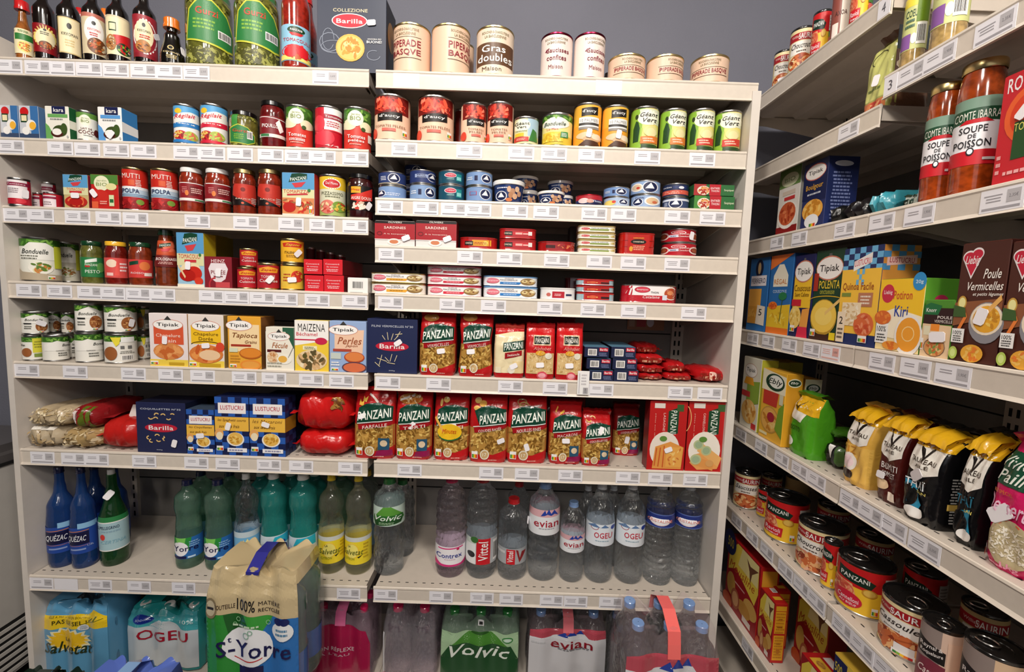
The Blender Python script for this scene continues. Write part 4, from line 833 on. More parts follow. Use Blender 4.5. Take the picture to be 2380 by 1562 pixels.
# third shelf right: tuna
SHIP = lambda x, y, r_: 'E %g %g %g %g f0f0f4|E %g %g %g %g 16204a|P f0f0f4 %g %g %g %g %g %g|' % (x, y, r_*1.1, r_*2.1, x, y, r_*.96, r_*1.85, x-r_*.7, y-r_*.5, x+r_*.6, y-r_*.5, x+.02, y+r_*1.6)
def stack(sh, a, b, tops, specs, name, cat, labels, kind='can', y0=None, bases=None, **kw):
    z = None
    for i, t_ in enumerate(tops):
        k2 = dict(kw); 
        if bases: k2['base'] = bases[i]
        r = B(kind, sh, a, b, t_, specs[i % len(specs)], name, cat, labels[i], y0=y0, z=z, **k2); z = top(r)
TN = SHIP(.55, .52, .2)+'G .08 .3 .3 .7 3 d8dcec|L 0 .06 1 .06 .06 c8b890'
TB = lambda c: SHIP(.76, .5, .17)+'R .32 .3 .44 .7 %s|G .05 .35 .28 .65 2 e8eef8' % c
stack('R2', 879, 945, (430, 397), [SHIP(.1, .4, .14)+'G .2 .2 .8 .5 2 d0d8ec', TN], 'tuna_tin', 'tin can', ['light and navy blue tuna tin at the bay joint, lower of two', 'navy blue tuna tin with white sail badge, upper of the first stack'], bases=['7c9ac8', '2c3c70'])
stack('R2', 952, 1014, (426, 393), [TB('nb'), SHIP(.85, .5, .17)+'R .2 .4 .7 .7 9aa8cc|G .25 .4 .65 .7 2 nb'], 'tuna_tin', 'tin can', ['pale blue tuna tin under a navy one', 'navy tuna tin on a pale blue one'], bases=['7f9cc6', '24346a'])
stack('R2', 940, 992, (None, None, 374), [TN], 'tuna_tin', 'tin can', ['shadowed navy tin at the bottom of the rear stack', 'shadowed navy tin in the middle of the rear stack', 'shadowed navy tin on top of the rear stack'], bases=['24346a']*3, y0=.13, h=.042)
TEAL = 'E .46 .66 .24 .2 f0e0e4|E .46 .66 .21 .16 c8304c|T .46 .67 .32 .1 w Saupiquet|R .68 .2 .88 .8 1f8c8c|R .7 .28 .86 .55 8ad0cc|G .3 .28 .64 .42 2 9ad0d0'
stack('R2', 1019, 1080, (428, 394), [TEAL], 'tuna_tin', 'tin can', ['dark teal tuna tin, lower of two', 'dark teal tuna tin with red oval, upper of two'], bases=['124a60', '124a60'])
stack('R2', 1083, 1145, (431, 396), [SHIP(.72, .5, .19)+'R .14 .4 .4 .68 c02838|R .16 .42 .38 .66 6888bc', TB('nb')], 'tuna_tin', 'tin can', ['pale blue tuna tin left of the large tub, lower of two', 'pale blue tuna tin left of the large tub, upper of two'], bases=['7896c4', '7896c4'])
TUBA = 'E .25 .35 .2 .28 f0f0f4|E .25 .35 .17 .24 16204a|P f0f0f4 .13 .28 .36 .28 .25 .56|G .1 .75 .5 .88 1 d8dcec|E .52 .72 .07 .17 d8b090|E .64 .6 .08 .18 c09070|E .78 .74 .07 .16 e0bc9c|E .58 .4 .08 .17 b88460|E .72 .34 .08 .16 d8ac8a|E .52 .14 .12 .1 d07848|E .85 .5 .06 .16 c89878'
B('tub', 'R2', 1145, 1220, 416, TUBA, 'tuna_rillettes_tub', 'tub', 'large navy tub with a white lid and tuna toasts pictured')
r = B('tub', 'R2', 1206, 1250, 441, TUBA, 'tuna_rillettes_tub', 'tub', 'small navy tub behind, under another tub', y0=.09); B('tub', 'R2', 1190, 1252, 407, TUBA, 'tuna_rillettes_tub', 'tub', 'navy tub with white lid stacked behind the large one', y0=.09, z=top(r))
B('tub', 'R2', 1249, 1313, 442, TUBA, 'tuna_rillettes_tub', 'tub', 'smaller navy tub with a white lid standing in front')
r = B('tub', 'R2', 1292, 1332, 453, TUBA, 'tuna_rillettes_tub', 'tub', 'small navy tub in the rear, lowest beside the red tin', y0=.08); B('tub', 'R2', 1272, 1333, 418, TUBA, 'tuna_rillettes_tub', 'tub', 'navy tub with grey-white lid on top of a rear one', y0=.08, z=top(r), lid='lg')
B('can', 'R2', 1338, 1401, 451, 'R 0 .55 1 1 b02430|E .3 .45 .2 .28 e8d0d0|E .55 .4 .14 .2 d8a090|T .78 .4 .3 .2 e0e0f0 Thon|H 0 .3 nb', 'tuna_tin', 'tin can', 'single flat red and navy tuna tin', base='24346a', lid='c8303c')
stack('R2', 1403, 1464, (457, 433), [SHIP(.76, .5, .16)+'E .25 .4 .22 .3 e8d070|E .4 .5 .08 .16 d04838|P b8c8e0 .5 0 1 0 1 .2 .5 .3', SHIP(.68, .5, .19)+'R .34 .3 .44 .7 nb|G .05 .35 .28 .65 2 e8eef8'], 'tuna_tin', 'tin can', ['pale blue tuna tin beside the single red tin, lower', 'pale blue tuna tin beside the single red tin, upper'], bases=['a8bcd8', '6f90c4'])
stack('R2', 1466, 1536, (451, 418), [SHIP(.24, .45, .16)+'T .3 .8 .3 .16 24346a THON|E .72 .5 .26 .4 f0f0f0|E .72 .5 .2 .3 d8b890|E .8 .4 .08 .12 c86a48', SHIP(.66, .5, .24)+'E .22 .5 .2 .36 f0e8e0|E .22 .5 .15 .26 d8c0a0|E .26 .45 .06 .1 c03c30'], 'tuna_tin', 'tin can', ['wide pale blue tuna tin, lower of two', 'wide pale blue tuna tin, upper of two'], bases=['98b0d4', '8ca8d0'])
stack('R2', 1540, 1602, (457, 425), [SHIP(.5, .45, .24)+'R 0 .7 1 .9 d8dce8|R .08 .2 .2 .6 8890a8', 'R 0 .1 1 .48 d05a48|G .1 .15 .8 .4 2 f0c0b0|R .4 .6 .9 .85 24346a|E .72 .7 .1 .12 e8e8f0|T .2 .75 .3 .14 e8e8f0 OCÉAN'], 'tuna_tin', 'tin can', ['dark tuna tin with sail badge near the shelf end', 'navy and coral tuna tin near the shelf end'], bases=['3c4a70', '1c284a'])
ENT = 'R 0 0 .3 1 %s|B .24 .45 .16 .4 f0e0d0 c04030 a83020 e0a060|R .38 0 .66 1 b82430|T .52 .68 .22 .2 f0e0e0 ENTRÉE|T .52 .42 .2 .18 f0e0e0 THON|T .86 .5 .24 .22 d8e0c0 Saupiquet'
stack('R2', 1612, 1706, (456, 429), [ENT % '4a8a3c', ENT % 'a83030'], 'tuna_starter_box', 'box', ['long green and red tuna starter box, lower of two', 'long green and red tuna starter box, upper of two'], kind='box', bases=['2f6a3a', '2f6a3a'], d=.06, flap=False)

# ================================================================== fourth shelf right: sardines
SAR = 'R 0 .9 1 1 150c0c|T .5 .95 .34 .06 f0e8e0 OLIVIERS|R 0 .28 1 .9 a81c28|T .5 .74 .54 .1 f0dcd4 SARDINES|T .5 .62 .42 .05 c04848 GRILLÉES|T .5 .49 .56 .06 f0dcd4 À_la_basquaise|A .12 .5 .05 .05 .02 0 360 6c1018|E .48 .18 .17 .13 f4eee8|E .48 .18 .11 .08 d08058|K .78 .34 .4|R 0 .25 1 .28 e8e0e0'
for i, (a, b) in enumerate(((871, 964), (966, 1060))):
    B('box', 'R3', a, b, 514, SAR, 'sardine_box', 'box', 'red and white sardine box with black top edge, %s' % ('at the bay joint', 'second of the two')[i], base='e9e2df', side='8c1820', d=.05)
OVL = 'R .35 .2 .88 .85 e0a02c|E .7 .5 .07 .25 f0d060|G .4 .35 .8 .65 2 a83c20|R .16 .25 .38 .7 150e0c|T .27 .48 .18 .2 e8d8c0 CONNETABLE'
B('ftin', 'R3', 1065, 1155, 551, OVL, 'sardine_tin', 'tin can', 'flat red sardine tin with a yellow label, lying alone', base='b01c1c', rim='b01c1c', rad=.03)
RD2 = 'R .12 .25 .36 .8 150e0c|T .24 .52 .2 .22 e8d8c0 CONNETABLE|R .36 .3 .86 .75 c82830|R .44 .4 .62 .66 f0b0a8|R .78 .3 .88 .8 e8e0dc|L .64 .5 .84 .5 .12 f0d0c8'
stack('R3', 1159, 1247, (556, 531), [RD2], 'sardine_tin', 'tin can', ['flat red sardine tin, lower of the stack of two', 'flat red sardine tin, upper of the stack of two'], kind='ftin', bases=['b41c20']*2, rim='b41c20', rad=.02)
B('ftin', 'R3', 1250, 1339, 561, 'R .2 .3 .45 .7 3a1010|Q .45 .15 .85 .85 - .05 5 d87848 8c2818|L .82 .4 .95 .8 .1 d07060|L .82 .7 .95 .3 .1 d07060', 'sardine_tin', 'tin can', 'flat dark red sardine tin beside the green-edged stack', base='a01818', rim='a01818', rad=.03)
YS = 'R .0 .1 .3 .9 f0ece0|E .18 .5 .13 .3 c83038|T .17 .5 .2 .2 f0d0d0 Saupiquet|R .3 .5 .82 .85 f0f0ec|T .56 .68 .44 .2 3c3c34 FILETS_DE_SARDINES|R .3 .15 .8 .45 8aa040|E .92 .5 .08 .34 d8c890|E .92 .5 .05 .2 b89850'
stack('R3', 1344, 1433, (573.5, 557, 541, 524), [YS], 'sardine_fillet_tin', 'tin can', ['cream and green sardine tin, bottom of the stack of four', 'cream and green sardine tin, second from the bottom of the stack of four', 'cream and green sardine tin, third of the stack of four', 'cream and green sardine tin, topmost of the stack of four'], kind='ftin', bases=['ece8d8']*4, rim='c8b070', rad=.012)
B('ftin', 'R3', 1441, 1524, 541, 'H 0 1 c02018|P b81c14 .2 .0 .8 0 .8 1 .2 1|E .5 .6 .22 .14 1c120e|T .5 .6 .3 .08 e8d8c0 CONNETABLE|T .5 .8 .3 .08 e8a040 SARDINES|G .34 .15 .7 .42 3 f0b090|E .3 .22 .05 .14 e0a030|L 0 .33 .2 .33 .02 7c100c|L 0 .66 .2 .66 .02 7c100c|L .8 .33 1 .33 .02 7c100c|L .8 .66 1 .66 .02 7c100c', 'sardine_multipack', 'tin can', 'block of three red sardine tins in a printed red sleeve', base='b41810', rim='b41810', rad=.018)
CAT = 'E .5 .76 .22 .16 f0e0e0|E .5 .76 .19 .12 c82038|T .5 .76 .28 .09 w Saupiquet|R .22 .35 .5 .55 d8dcec|G .26 .38 .46 .52 1 24346a|T .68 .62 .3 .12 f0dcd8 THON|I .66 .42 .34 .12 f0dcd8 Catalane|A .08 .45 .12 .22 .04 0 360 e8c8c0|E .06 .45 .1 .18 a05030|A .95 .45 .12 .22 .04 0 360 e8c8c0|E .96 .45 .1 .18 a05030'
stack('R3', 1537, 1619, (564, 531), [CAT, CAT+'|K .86 .5 1.4'], 'tuna_tin', 'tin can', ['round red tuna tin, lower of two at the right', 'round red tuna tin, upper of two at the right'], bases=['b41828']*2)
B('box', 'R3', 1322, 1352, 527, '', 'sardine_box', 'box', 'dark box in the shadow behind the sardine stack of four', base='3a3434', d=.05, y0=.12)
# fifth (mackerel)
def MAQ(c1, c2): return 'P f4f0f0 0 0 .98 0 .98 1 0 1|E .17 .52 .13 .38 8c1830|E .175 .54 .12 .33 e07888|T .18 .55 .2 .22 f6dce0 Saupiquet|T .48 .88 .16 .12 5a5a60 FILETS_DE|T .47 .66 .32 .24 44444c MAQUEREAUX|P %s .31 .1 .66 .1 .72 .42 .31 .42|G .36 .2 .62 .34 1 %s|E .82 .5 .14 .46 %s|E .76 .55 .06 .2 d8c48c|E .86 .42 .07 .2 b89860|E .9 .66 .05 .16 e8dcb8|E .76 .6 .02 .06 6c3020|E .86 .42 .02 .06 6c3020' % (c1, c2, '8c6c3c')
stack('R4', 858, 986, (658, 634), [MAQ('e8a838', '7a5010')], 'mackerel_tin', 'tin can', ['mackerel tin with yellow stripe, lower of two', 'mackerel tin with yellow stripe, upper of two, overhanging the bay joint'], kind='ftin', bases=['f0e8dc']*2, rim='gl', rad=.02, y0=.012)
stack('R4', 990, 1118, (664, 641, 618), [MAQ('d02c44', 'f0c0c8')], 'mackerel_tin', 'tin can', ['mackerel tin with red stripe, bottom of three', 'mackerel tin with red stripe, middle of three', 'mackerel tin with red stripe, top of three'], kind='ftin', bases=['f0e4e4']*3, rim='c83048', rad=.02, y0=.02)
stack('R4', 1122, 1250, (667, 642), [MAQ('2c78c0', 'c0d8f0')], 'mackerel_tin', 'tin can', ['mackerel tin with blue stripe, lower of two', 'mackerel tin with blue stripe, upper of two'], kind='ftin', bases=['e6ecf4']*2, rim='6898c8', rad=.02, y0=.02)
B('ftin', 'R4', 1256, 1340, 669, 'R .32 .05 .66 .75 b82030|G .38 .25 .6 .55 2 f0c8c8|E .22 .4 .06 .2 c86a60|R .7 .3 .88 .5 2c3458', 'fish_salad_tub', 'tub', 'small white oval tub with a red label', base='f0eeee', rim='w', rad=.03)
TRI = 'R 0 0 .16 1 8cb0c0|R .84 0 1 1 8cb0c0|P b82420 .16 0 .84 0 .84 1 .16 1|G .25 .3 .6 .7 1 e8c060|R .62 .2 .84 .6 2c1414|E .4 .5 .1 .3 d8603c'
stack('R4', 1342, 1430, (681, 665, 649), [TRI], 'salmon_tin', 'tin can', ['red oval fish tin, bottom of the stack of three', 'red oval fish tin, middle of the stack of three', 'red oval fish tin, top of the stack of three'], kind='ftin', bases=['a8c0c8']*3, rim='c02828', rad=.02)
B('ftin', 'R4', 1312, 1392, 646, '', 'salmon_tin', 'tin can', 'red tins painted dark for shadow, behind the stack of three', base='5c1014', rim='5c1014', rad=.02, y0=.10)  # base and rim darkened to paint in the shadow
r = B('ftin', 'R4', 1447, 1578, 662, 'P f2eeee .05 .4 .95 .4 .88 1 .12 1|P c02030 0 0 1 0 .98 .4 .02 .4|E .34 .76 .14 .2 a01428|E .34 .76 .125 .17 d84458|T .34 .76 .2 .11 w Saupiquet|T .56 .6 .14 .12 3c3c3c THON|I .5 .3 .3 .18 f4dce0 Catalane|E .86 .55 .15 .42 f0e8e0|E .86 .55 .13 .36 b85030|E .84 .6 .06 .14 e09060|R .7 .12 .78 .45 d8dce8', 'tuna_twin_pack', 'tin can', 'white and red domed card sleeve of tuna at the shelf end', base='b81c2c', rim='mt', rad=.035)

# ================================================================== fourth shelf left
BON = 'H .82 1 4a7c2c|Q 0 .83 1 1 3c6c24 .09 7 5c9438 2c5418 7cac48|P f2f0e8 .05 .7 .3 .92 .7 .92 .98 .72 .98 .5 .05 .5|I .42 .7 .64 .12 262c24 Bonduelle|'
B('can', 'L3', 34, 132, 549, BON+'G .05 .5 .5 .62 2 6a6a5c|B .54 .3 .3 .16 f0ece0 7c9a3c e0dcb0 c8803c 5a7a2c|P b8a890 0 0 1 0 1 .12 .1 .2 0 .3|R .86 .3 1 .85 d0d43c|N .7 .03 .16 .08', 'mixed_vegetable_tin', 'tin can', 'largest white vegetable tin at the left end of its shelf', base='eceade', tw=-.12)
B('can', 'L3', 128, 187, 561, BON+'B .5 .26 .36 .16 c8c4b4 5c7030 a8a480 8a5c30|R .86 .3 1 .85 d0d43c', 'mixed_vegetable_tin', 'tin can', 'white vegetable tin in shade, set back beside the largest one', base='c8c4b4', tw=-.1, y0=.10)  # greyer base and print: shade mixed into the colours
PJ = lambda c, x: 'R 0 0 1 1 %s|%s' % (c, x)
B('jar', 'L3', 187, 242, 559, PJ('2c7a44', 'P e8f0e8 .2 .85 .7 .98 .7 .8 .2 .7|T .45 .62 .5 .12 dcecd8 PANZANI|T .5 .28 .6 .16 d8ead8 PESTO|E .84 .5 .16 .25 5fa050|R .2 .5 .4 .58 c03028'), 'pesto_jar', 'jar', 'green pesto jar with a dark green lid', cont='6c6c30', lid='dg', base='2c7a44', v0=.16, v1=.62)
B('jar', 'L3', 243, 299, 560, PJ('d8504c', 'E .3 .72 .22 .2 f0d8c0|P e85850 .4 .1 .62 .1 .52 .95|G .62 .3 .95 .8 3 f0e0e0|R .1 .1 .35 .25 f0c8c0'), 'pesto_jar', 'jar', 'red pesto jar with a bright yellow lid', cont='7c1c14', lid='f0b830', base='d8504c', v0=.16, v1=.62)
B('jar', 'L3', 299, 356, 562, PJ('d03c38', 'P 10402c .04 .65 .4 .75 .4 .95 .04 .85|E .65 .65 .22 .24 e07840|T .35 .26 .5 .1 f0d8d8 ROSSO|R .62 .1 .92 .28 f0e0d8'), 'pesto_jar', 'jar', 'red pesto jar with a dark green lid', cont='8c3418', lid='dg', base='d03c38', v0=.18, v1=.6)
B('bottle', 'L3', 360, 414, 531, 'R 0 .4 1 1 c8502c|E .7 .78 .4 .2 e07050|P 10402c .12 .72 .78 .82 .78 .94 .12 .86|U .45 .83 .6 .08 e8f0e8 PANZANI|P d04048 .2 .66 .75 .74 .6 .6 .3 .58|R 0 0 1 .42 6c1c1c|T .5 .3 .9 .11 f0e0dc BOLOGNAISE|G .15 .1 .85 .2 2 e0b0a8', 'bolognese_sauce_bottle', 'bottle', 'tall bolognese sauce bottle with a dark green cap', base='7c2418', prof='bolo', mat='7a3014', cap='dg', v0=.34, v1=.8, capr=.66, caph=.09)
B('box', 'L3', 414, 476, 541, PZ+'T .46 .57 .8 .08 c82830 TOMACOULI|E .86 .6 .05 .03 3a7a3c|R .28 .46 .72 .51 c83840|E .5 .35 .36 .1 ead8b0|E .62 .26 .3 .13 c8281c|E .38 .22 .3 .11 b01c14|L .05 .4 .3 .18 .05 e8c898|E .8 .12 .16 .07 d83c28|R 0 0 1 .06 f0ead8|K .42 .4 1.5', 'tomato_puree_carton', 'carton', 'tall tomato carton with a sky-blue top and dark green logo', base='9cc4dc', side='c8b428', d=.05)
for i in range(2): B('box', 'L3', (474, 480)[i], (506, 520)[i], (546, 550)[i], 'R .1 .2 .9 .9 b8a828', 'tomato_puree_carton', 'carton', ('yellow-green carton side right behind the tall tomato carton', 'last yellow-green carton at the back behind the tomato carton')[i], base='a89c28', side='8c8420', d=.05, y0=(.085, .14)[i])
B('box', 'L3', 477, 540, 597, 'R 0 0 1 1 84202c|T .5 .87 .5 .1 f0d8d8 HEINZ|P e8dce0 .24 .8 .76 .8 .86 .62 .76 .3 .6 .2 .4 .2 .24 .3 .14 .62|T .5 .52 .54 .16 7c1c28 PURÉE|G .3 .34 .7 .42 1 7c1c28|A .4 .1 .2 .2 .06 90 200 b83038|R .4 .03 .92 .2 c84a50|K .52 .5 1.5', 'tomato_puree_carton', 'carton', 'dark red puree carton with a pale keystone shape', base='7c1c2c', side='5a1018', d=.06)
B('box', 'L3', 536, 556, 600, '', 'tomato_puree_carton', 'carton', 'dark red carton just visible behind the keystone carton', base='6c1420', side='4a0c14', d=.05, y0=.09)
ZAP = 'P e8a02c .12 .68 .88 .68 .92 .86 .5 .95 .08 .86|I .5 .79 .66 .13 c82c1c Zapetti|T .48 .5 .6 .12 f0dcd8 TOMATE|T .5 .32 .76 .13 f0dcd8 Cuisinée'
r = B('can', 'L3', 551, 598, 621, ZAP, 'tomato_sauce_tin', 'tin can', 'little red tomato tin, lower of the small stack', base='b8202c', lid='gl', plain='gl'); B('can', 'L3', 557, 600, 577, ZAP, 'tomato_sauce_tin', 'tin can', 'little red tomato tin, upper of the small stack', base='b8202c', lid='gl', plain='gl', z=top(r))
B('can', 'L3', 597, 651, 611, ZAP+'|K .55 .38 .9', 'tomato_sauce_tin', 'tin can', 'medium red tomato tin between the small stack and yellow tins', base='b0202c', lid='gl', plain='gl')
ZY = 'P c83020 .12 .7 .88 .7 .92 .88 .5 .95 .08 .88|I .5 .8 .62 .13 f0c83c Zapetti|T .42 .44 .5 .12 4a2c10 ITALIENNE|G .2 .2 .8 .34 2 8c5c14|K .72 .42 .8'
r = B('can', 'L3', 652, 707, 613, 'R .05 .1 .5 .8 e8c048|G .1 .3 .48 .7 3 a82c1c|B .7 .55 .26 .26 d83c28 e8a040 c02c20|K .48 .4 .1', 'ravioli_tin', 'tin can', 'yellow and red tin, lower of the yellow stack', base='ecc040', lid='gl', plain='gl')
B('can', 'L3', 652, 707, 554, ZY, 'ravioli_tin', 'tin can', 'yellow tin with red logo, upper of the yellow stack', base='ecb02c', lid='gl', plain='gl', z=top(r))
RB = 'T .48 .7 .72 .1 f4c8cc Concentré|T .48 .52 .6 .09 f4c8cc de_tomates|G .15 .2 .8 .4 2 f4c0c4'
zz = None
for j, (y_, l) in enumerate(((640, 'bottom'), (603, 'top'))):
    for i, (a, b) in enumerate(((708, 752), (753, 799))):
        r = B('box', 'L3', a-(j*2), b-(j*3), y_ , RB, 'tomato_paste_box', 'box', 'small bright red box, %s %s of the block of four' % (l, ('left', 'right')[i]), base='d4202c', side='6c1018', d=.16, z=zz, flap=False)
    zz = top(r)
for i in range(4):
    r = B('can', 'L3', 712+i*23, 734+i*23, 574+i*6, '', 'tomato_paste_tin', 'tin can', 'shadowed red tin in the back row behind the yellow tins, number %s from the left' % ('one', 'two', 'three', 'four')[i], base='5c1418', y0=.17)  # dark base puts the shadow into a red tin's colour
B('box', 'L3', 808, 855, 646, 'Z .2 .25 .8 .82|L .12 .04 .75 .04 .02 2c2c2c', 'small_carton', 'box', 'small plain white box with a barcode at the bay joint', base='f4f2ee', side='d0ccc8', d=.05)

# ================================================================== fifth shelf left
BM = 'H .78 1 4a7c2c|Q 0 .8 1 1 3c6c24 .09 7 5c9438 2c5418 7cac48|P f0ede6 .02 .66 .2 .84 .5 .96 .8 .84 .98 .66 .98 .5 .02 .5|I .45 .68 .62 .12 3a3c34 Bonduelle|B .72 .33 .22 .27 9a5c30 7a3c1c c89058|R .1 .46 .36 .52 1c1c1c|G .1 .2 .38 .4 2 6a6a64|N .6 .03 .18 .08|'
BMy = 'H .78 1 4a7c2c|Q 0 .8 1 1 3c6c24 .09 7 5c9438 2c5418 7cac48|R .45 .3 .95 .95 d8d040|G .5 .5 .9 .85 3 8c8c30|R .5 .1 .95 .26 7c9040|E .2 .32 .2 .2 9a5c30|I -.0 .65 .3 .1 3a3c34 elle|'
BMz = 'H .78 1 4a7c2c|Q 0 .8 1 1 3c6c24 .09 7 5c9438 2c5418 7cac48|P f0ede6 .02 .66 .4 .84 .98 .66 .98 .4 .02 .4|I .78 .64 .4 .11 3a3c34 Bond|T .5 .4 .3 .05 1c1c1c CHAMPIGNONS|G .4 .15 .8 .34 2 6a6a64|'
BMb = 'H .78 1 4a7c2c|Q 0 .8 1 1 3c6c24 .09 7 5c9438 2c5418 7cac48|R .5 .75 .9 .95 f0f0ee|R .48 .5 .6 .62 6c6c6c|R .7 .5 .82 .62 6c6c6c|Z .5 .06 .86 .26|G .45 .32 .9 .44 2 8a8a84|P e8d83c .2 .95 .5 .95 .45 .7 .35 .6|E .2 .34 .18 .26 9a5c30|'
def cans2(lst, y0s, lo, hi, lab):
    pass
lowz = None
MT = [(41, 97, 779, BMy, 0, .007, 'small mushroom tin with yellow side, bottom row against the end panel'), (98, 163, 779, BMz, .3, .007, 'small mushroom tin, bottom row, second from the end panel'), (157, 178, 782, BM, .9, .07, 'small mushroom tin, bottom row, partly hidden')]
for a, b, t_, s_, tw, y, l in MT: r = B('can', 'L4', a, b, t_, s_, 'mushroom_tin', 'tin can', l, base='ebe8e0', tw=tw, y0=y); 
lz = top(r) if False else ZS['L4']+.0006+(B('can', 'L4', 174, 242, 773, BMz, 'mushroom_tin', 'tin can', 'larger mushroom tin, bottom row, beside the small ones', base='ebe8e0', tw=.1))['_h']
r = B('can', 'L4', 242, 321, 776, BMb, 'mushroom_tin', 'tin can', 'larger mushroom tin showing its barcode, bottom row', base='ebe8e0', tw=0)
B('can', 'L4', 318, 351, 778, BMb, 'mushroom_tin', 'tin can', 'mushroom tin in shade at the right of the bottom row', base='c4c0b4', tw=.3, y0=.09)  # base greyed so the tin's colour carries the shade
B('can', 'L4', 39, 105, 724, BM+'|K .7 .5 2.7', 'mushroom_tin', 'tin can', 'small mushroom tin with price tag, top row against the end panel', base='ebe8e0', z=lz-.012)
B('can', 'L4', 104, 143, 725, BM, 'mushroom_tin', 'tin can', 'small mushroom tin, top row, in shadow', base='b8b0a0', y0=.07, z=lz-.012)  # shadow painted in: base darker than the lit mushroom tins
B('can', 'L4', 143, 176, 727, BM, 'mushroom_tin', 'tin can', 'small mushroom tin, top row, just left of the large ones', base='ccc6ba', y0=.06, z=lz-.012, tw=-.3)  # white base dulled, with shade worked into it
B('can', 'L4', 174, 241, 705, BM, 'mushroom_tin', 'tin can', 'large mushroom tin, left one of the raised pair', base='f0ece4', z=lz)
B('can', 'L4', 242, 320, 709, BM+'|K .8 .35 1.3', 'mushroom_tin', 'tin can', 'large mushroom tin with price tag, right one of the raised pair', base='f0ece4', z=lz)
B('can', 'L4', 317, 349, 712, BMb, 'mushroom_tin', 'tin can', 'mushroom tin in shade, upper one behind the raised pair', base='8c887c', z=lz, y0=.09, tw=.3)  # darkest base of the mushroom tins, its shade is in the colour
TIP = lambda y, cx=.5, c='c87860': 'E %g %g .4 .105 %s|E %g %g .385 .095 f8f4f0|T %g %g .58 .085 17120f Tipiak|P 3c3a38 %g %g %g %g %g %g|' % (cx, y, c, cx, y, cx, y-.005, cx-.1, y+.09, cx+.1, y+.09, cx, y+.17)
B('box', 'L4', 350, 438, 729, 'R 0 .0 1 .13 f0d050|R .12 .42 .9 .8 d85838|'+TIP(.79)+'T .5 .58 .64 .08 f4d8c8 Chapelure|T .55 .49 .3 .07 f4d8c8 Pain|B .5 .29 .4 .16 d8884c e8a060 c86830|R .5 .03 .9 .08 c8a028|N .02 .03 .2 .07|K .42 .5 1.5', 'breadcrumb_box', 'box', 'white breadcrumb box with a terracotta panel', base='ece0e0', side='c89040', d=.05)
B('box', 'L4', 440, 522, 732, 'R 0 .0 1 .13 f0d050|R .08 .45 .92 .8 f0c028|'+TIP(.79)+'T .5 .63 .7 .08 7c5c10 Chapelure|T .5 .55 .4 .07 7c5c10 Dorée|A .5 .44 .4 .05 .02 0 180 20140c|B .5 .26 .48 .18 d87c3c e89850 c85c28|E .6 .24 .3 .1 ecc8a0|E .9 .4 .12 .09 d84830|R .3 .02 .9 .08 c8a028|N .02 .03 .2 .07|K .5 .42 .1', 'breadcrumb_box', 'box', 'white breadcrumb box with a yellow panel', base='e8dcd4', side='a8884c', d=.06)
B('box', 'L4', 531, 608, 736, 'P f4d8a8 .05 .35 .95 .3 .95 .85 .05 .85|'+TIP(.83, .35)+'I .52 .63 .74 .12 7c4418 Tapioca|I .7 .52 .36 .06 7c4418 Grains|R .1 .43 .7 .47 a83828|E .68 .3 .34 .11 b86020|E .68 .31 .31 .09 e08830|E .68 .08 .32 .1 e89038|E .68 .08 .26 .07 e8a048|G .05 .12 .38 .28 3 c88a30|R .05 .32 .3 .4 d8dcc0|N .06 .03 .2 .06', 'tapioca_box', 'box', 'orange-yellow tapioca grain box beside the yellow breadcrumbs', base='e8a838', side='8c5c34', d=.07)
B('box', 'L4', 619, 684, 761, 'R .6 .0 1 1 2c5c44|P f0eadc 0 0 1 0 1 .5 .7 .9 0 .9|'+TIP(.79, .47)+'I .5 .58 .56 .13 a86030 Fécule|R .05 .42 .55 .48 5a1c1c|B .25 .3 .2 .14 e0b890 f0d8b0 c88850|E .66 .26 .26 .12 f4f0e4|E .6 .26 .16 .08 e8b04c|G .05 .06 .6 .2 2 a8a494|L .8 .3 .98 .55 .02 8c8c84', 'potato_starch_box', 'box', 'low white and green potato starch box', base='ece6d8', side='2c5040', d=.04)
B('box', 'L4', 686, 764, 745, 'R 0 0 1 .56 f0cc40|P f6f2ee 0 .5 1 .62 1 1 0 1|T .5 .86 .8 .15 17120f MAIZENA|T .36 .73 .62 .07 c8283c Béchamel|L 0 .62 .7 .62 .025 c8284c|E .78 .6 .18 .07 c8284c|R .24 .42 .66 .5 f4ecc0|G .28 .43 .62 .49 2 4a4a40|B .5 .22 .46 .2 e8d0a8 f0e0c0 8c7048 d8b080 5c5030|E .3 .3 .07 .05 5a5428', 'sauce_thickener_box', 'box', 'white and yellow bechamel box with black capitals', base='f0d870', side='d8b8a0', d=.04)
B('box', 'L4', 766, 851, 747, 'P f0c8ac .14 .42 .9 .38 .94 .84 .14 .8|'+TIP(.83, .38)+'I .55 .62 .66 .14 a05838 Perles|I .6 .52 .34 .06 a05838 Japon|R .1 .41 .6 .46 b04838|E .68 .3 .28 .11 b04828|E .68 .31 .25 .09 e08448|E .68 .1 .34 .11 5a4050|E .68 .1 .3 .09 d87048|R .04 .26 .32 .38 c8d0c8|G .04 .12 .3 .22 2 f0f0f0|N .05 .03 .2 .06', 'tapioca_pearl_box', 'box', 'pale blue tapioca pearl box at the bay joint', base='98b0d8', side='7890b8', d=.05)
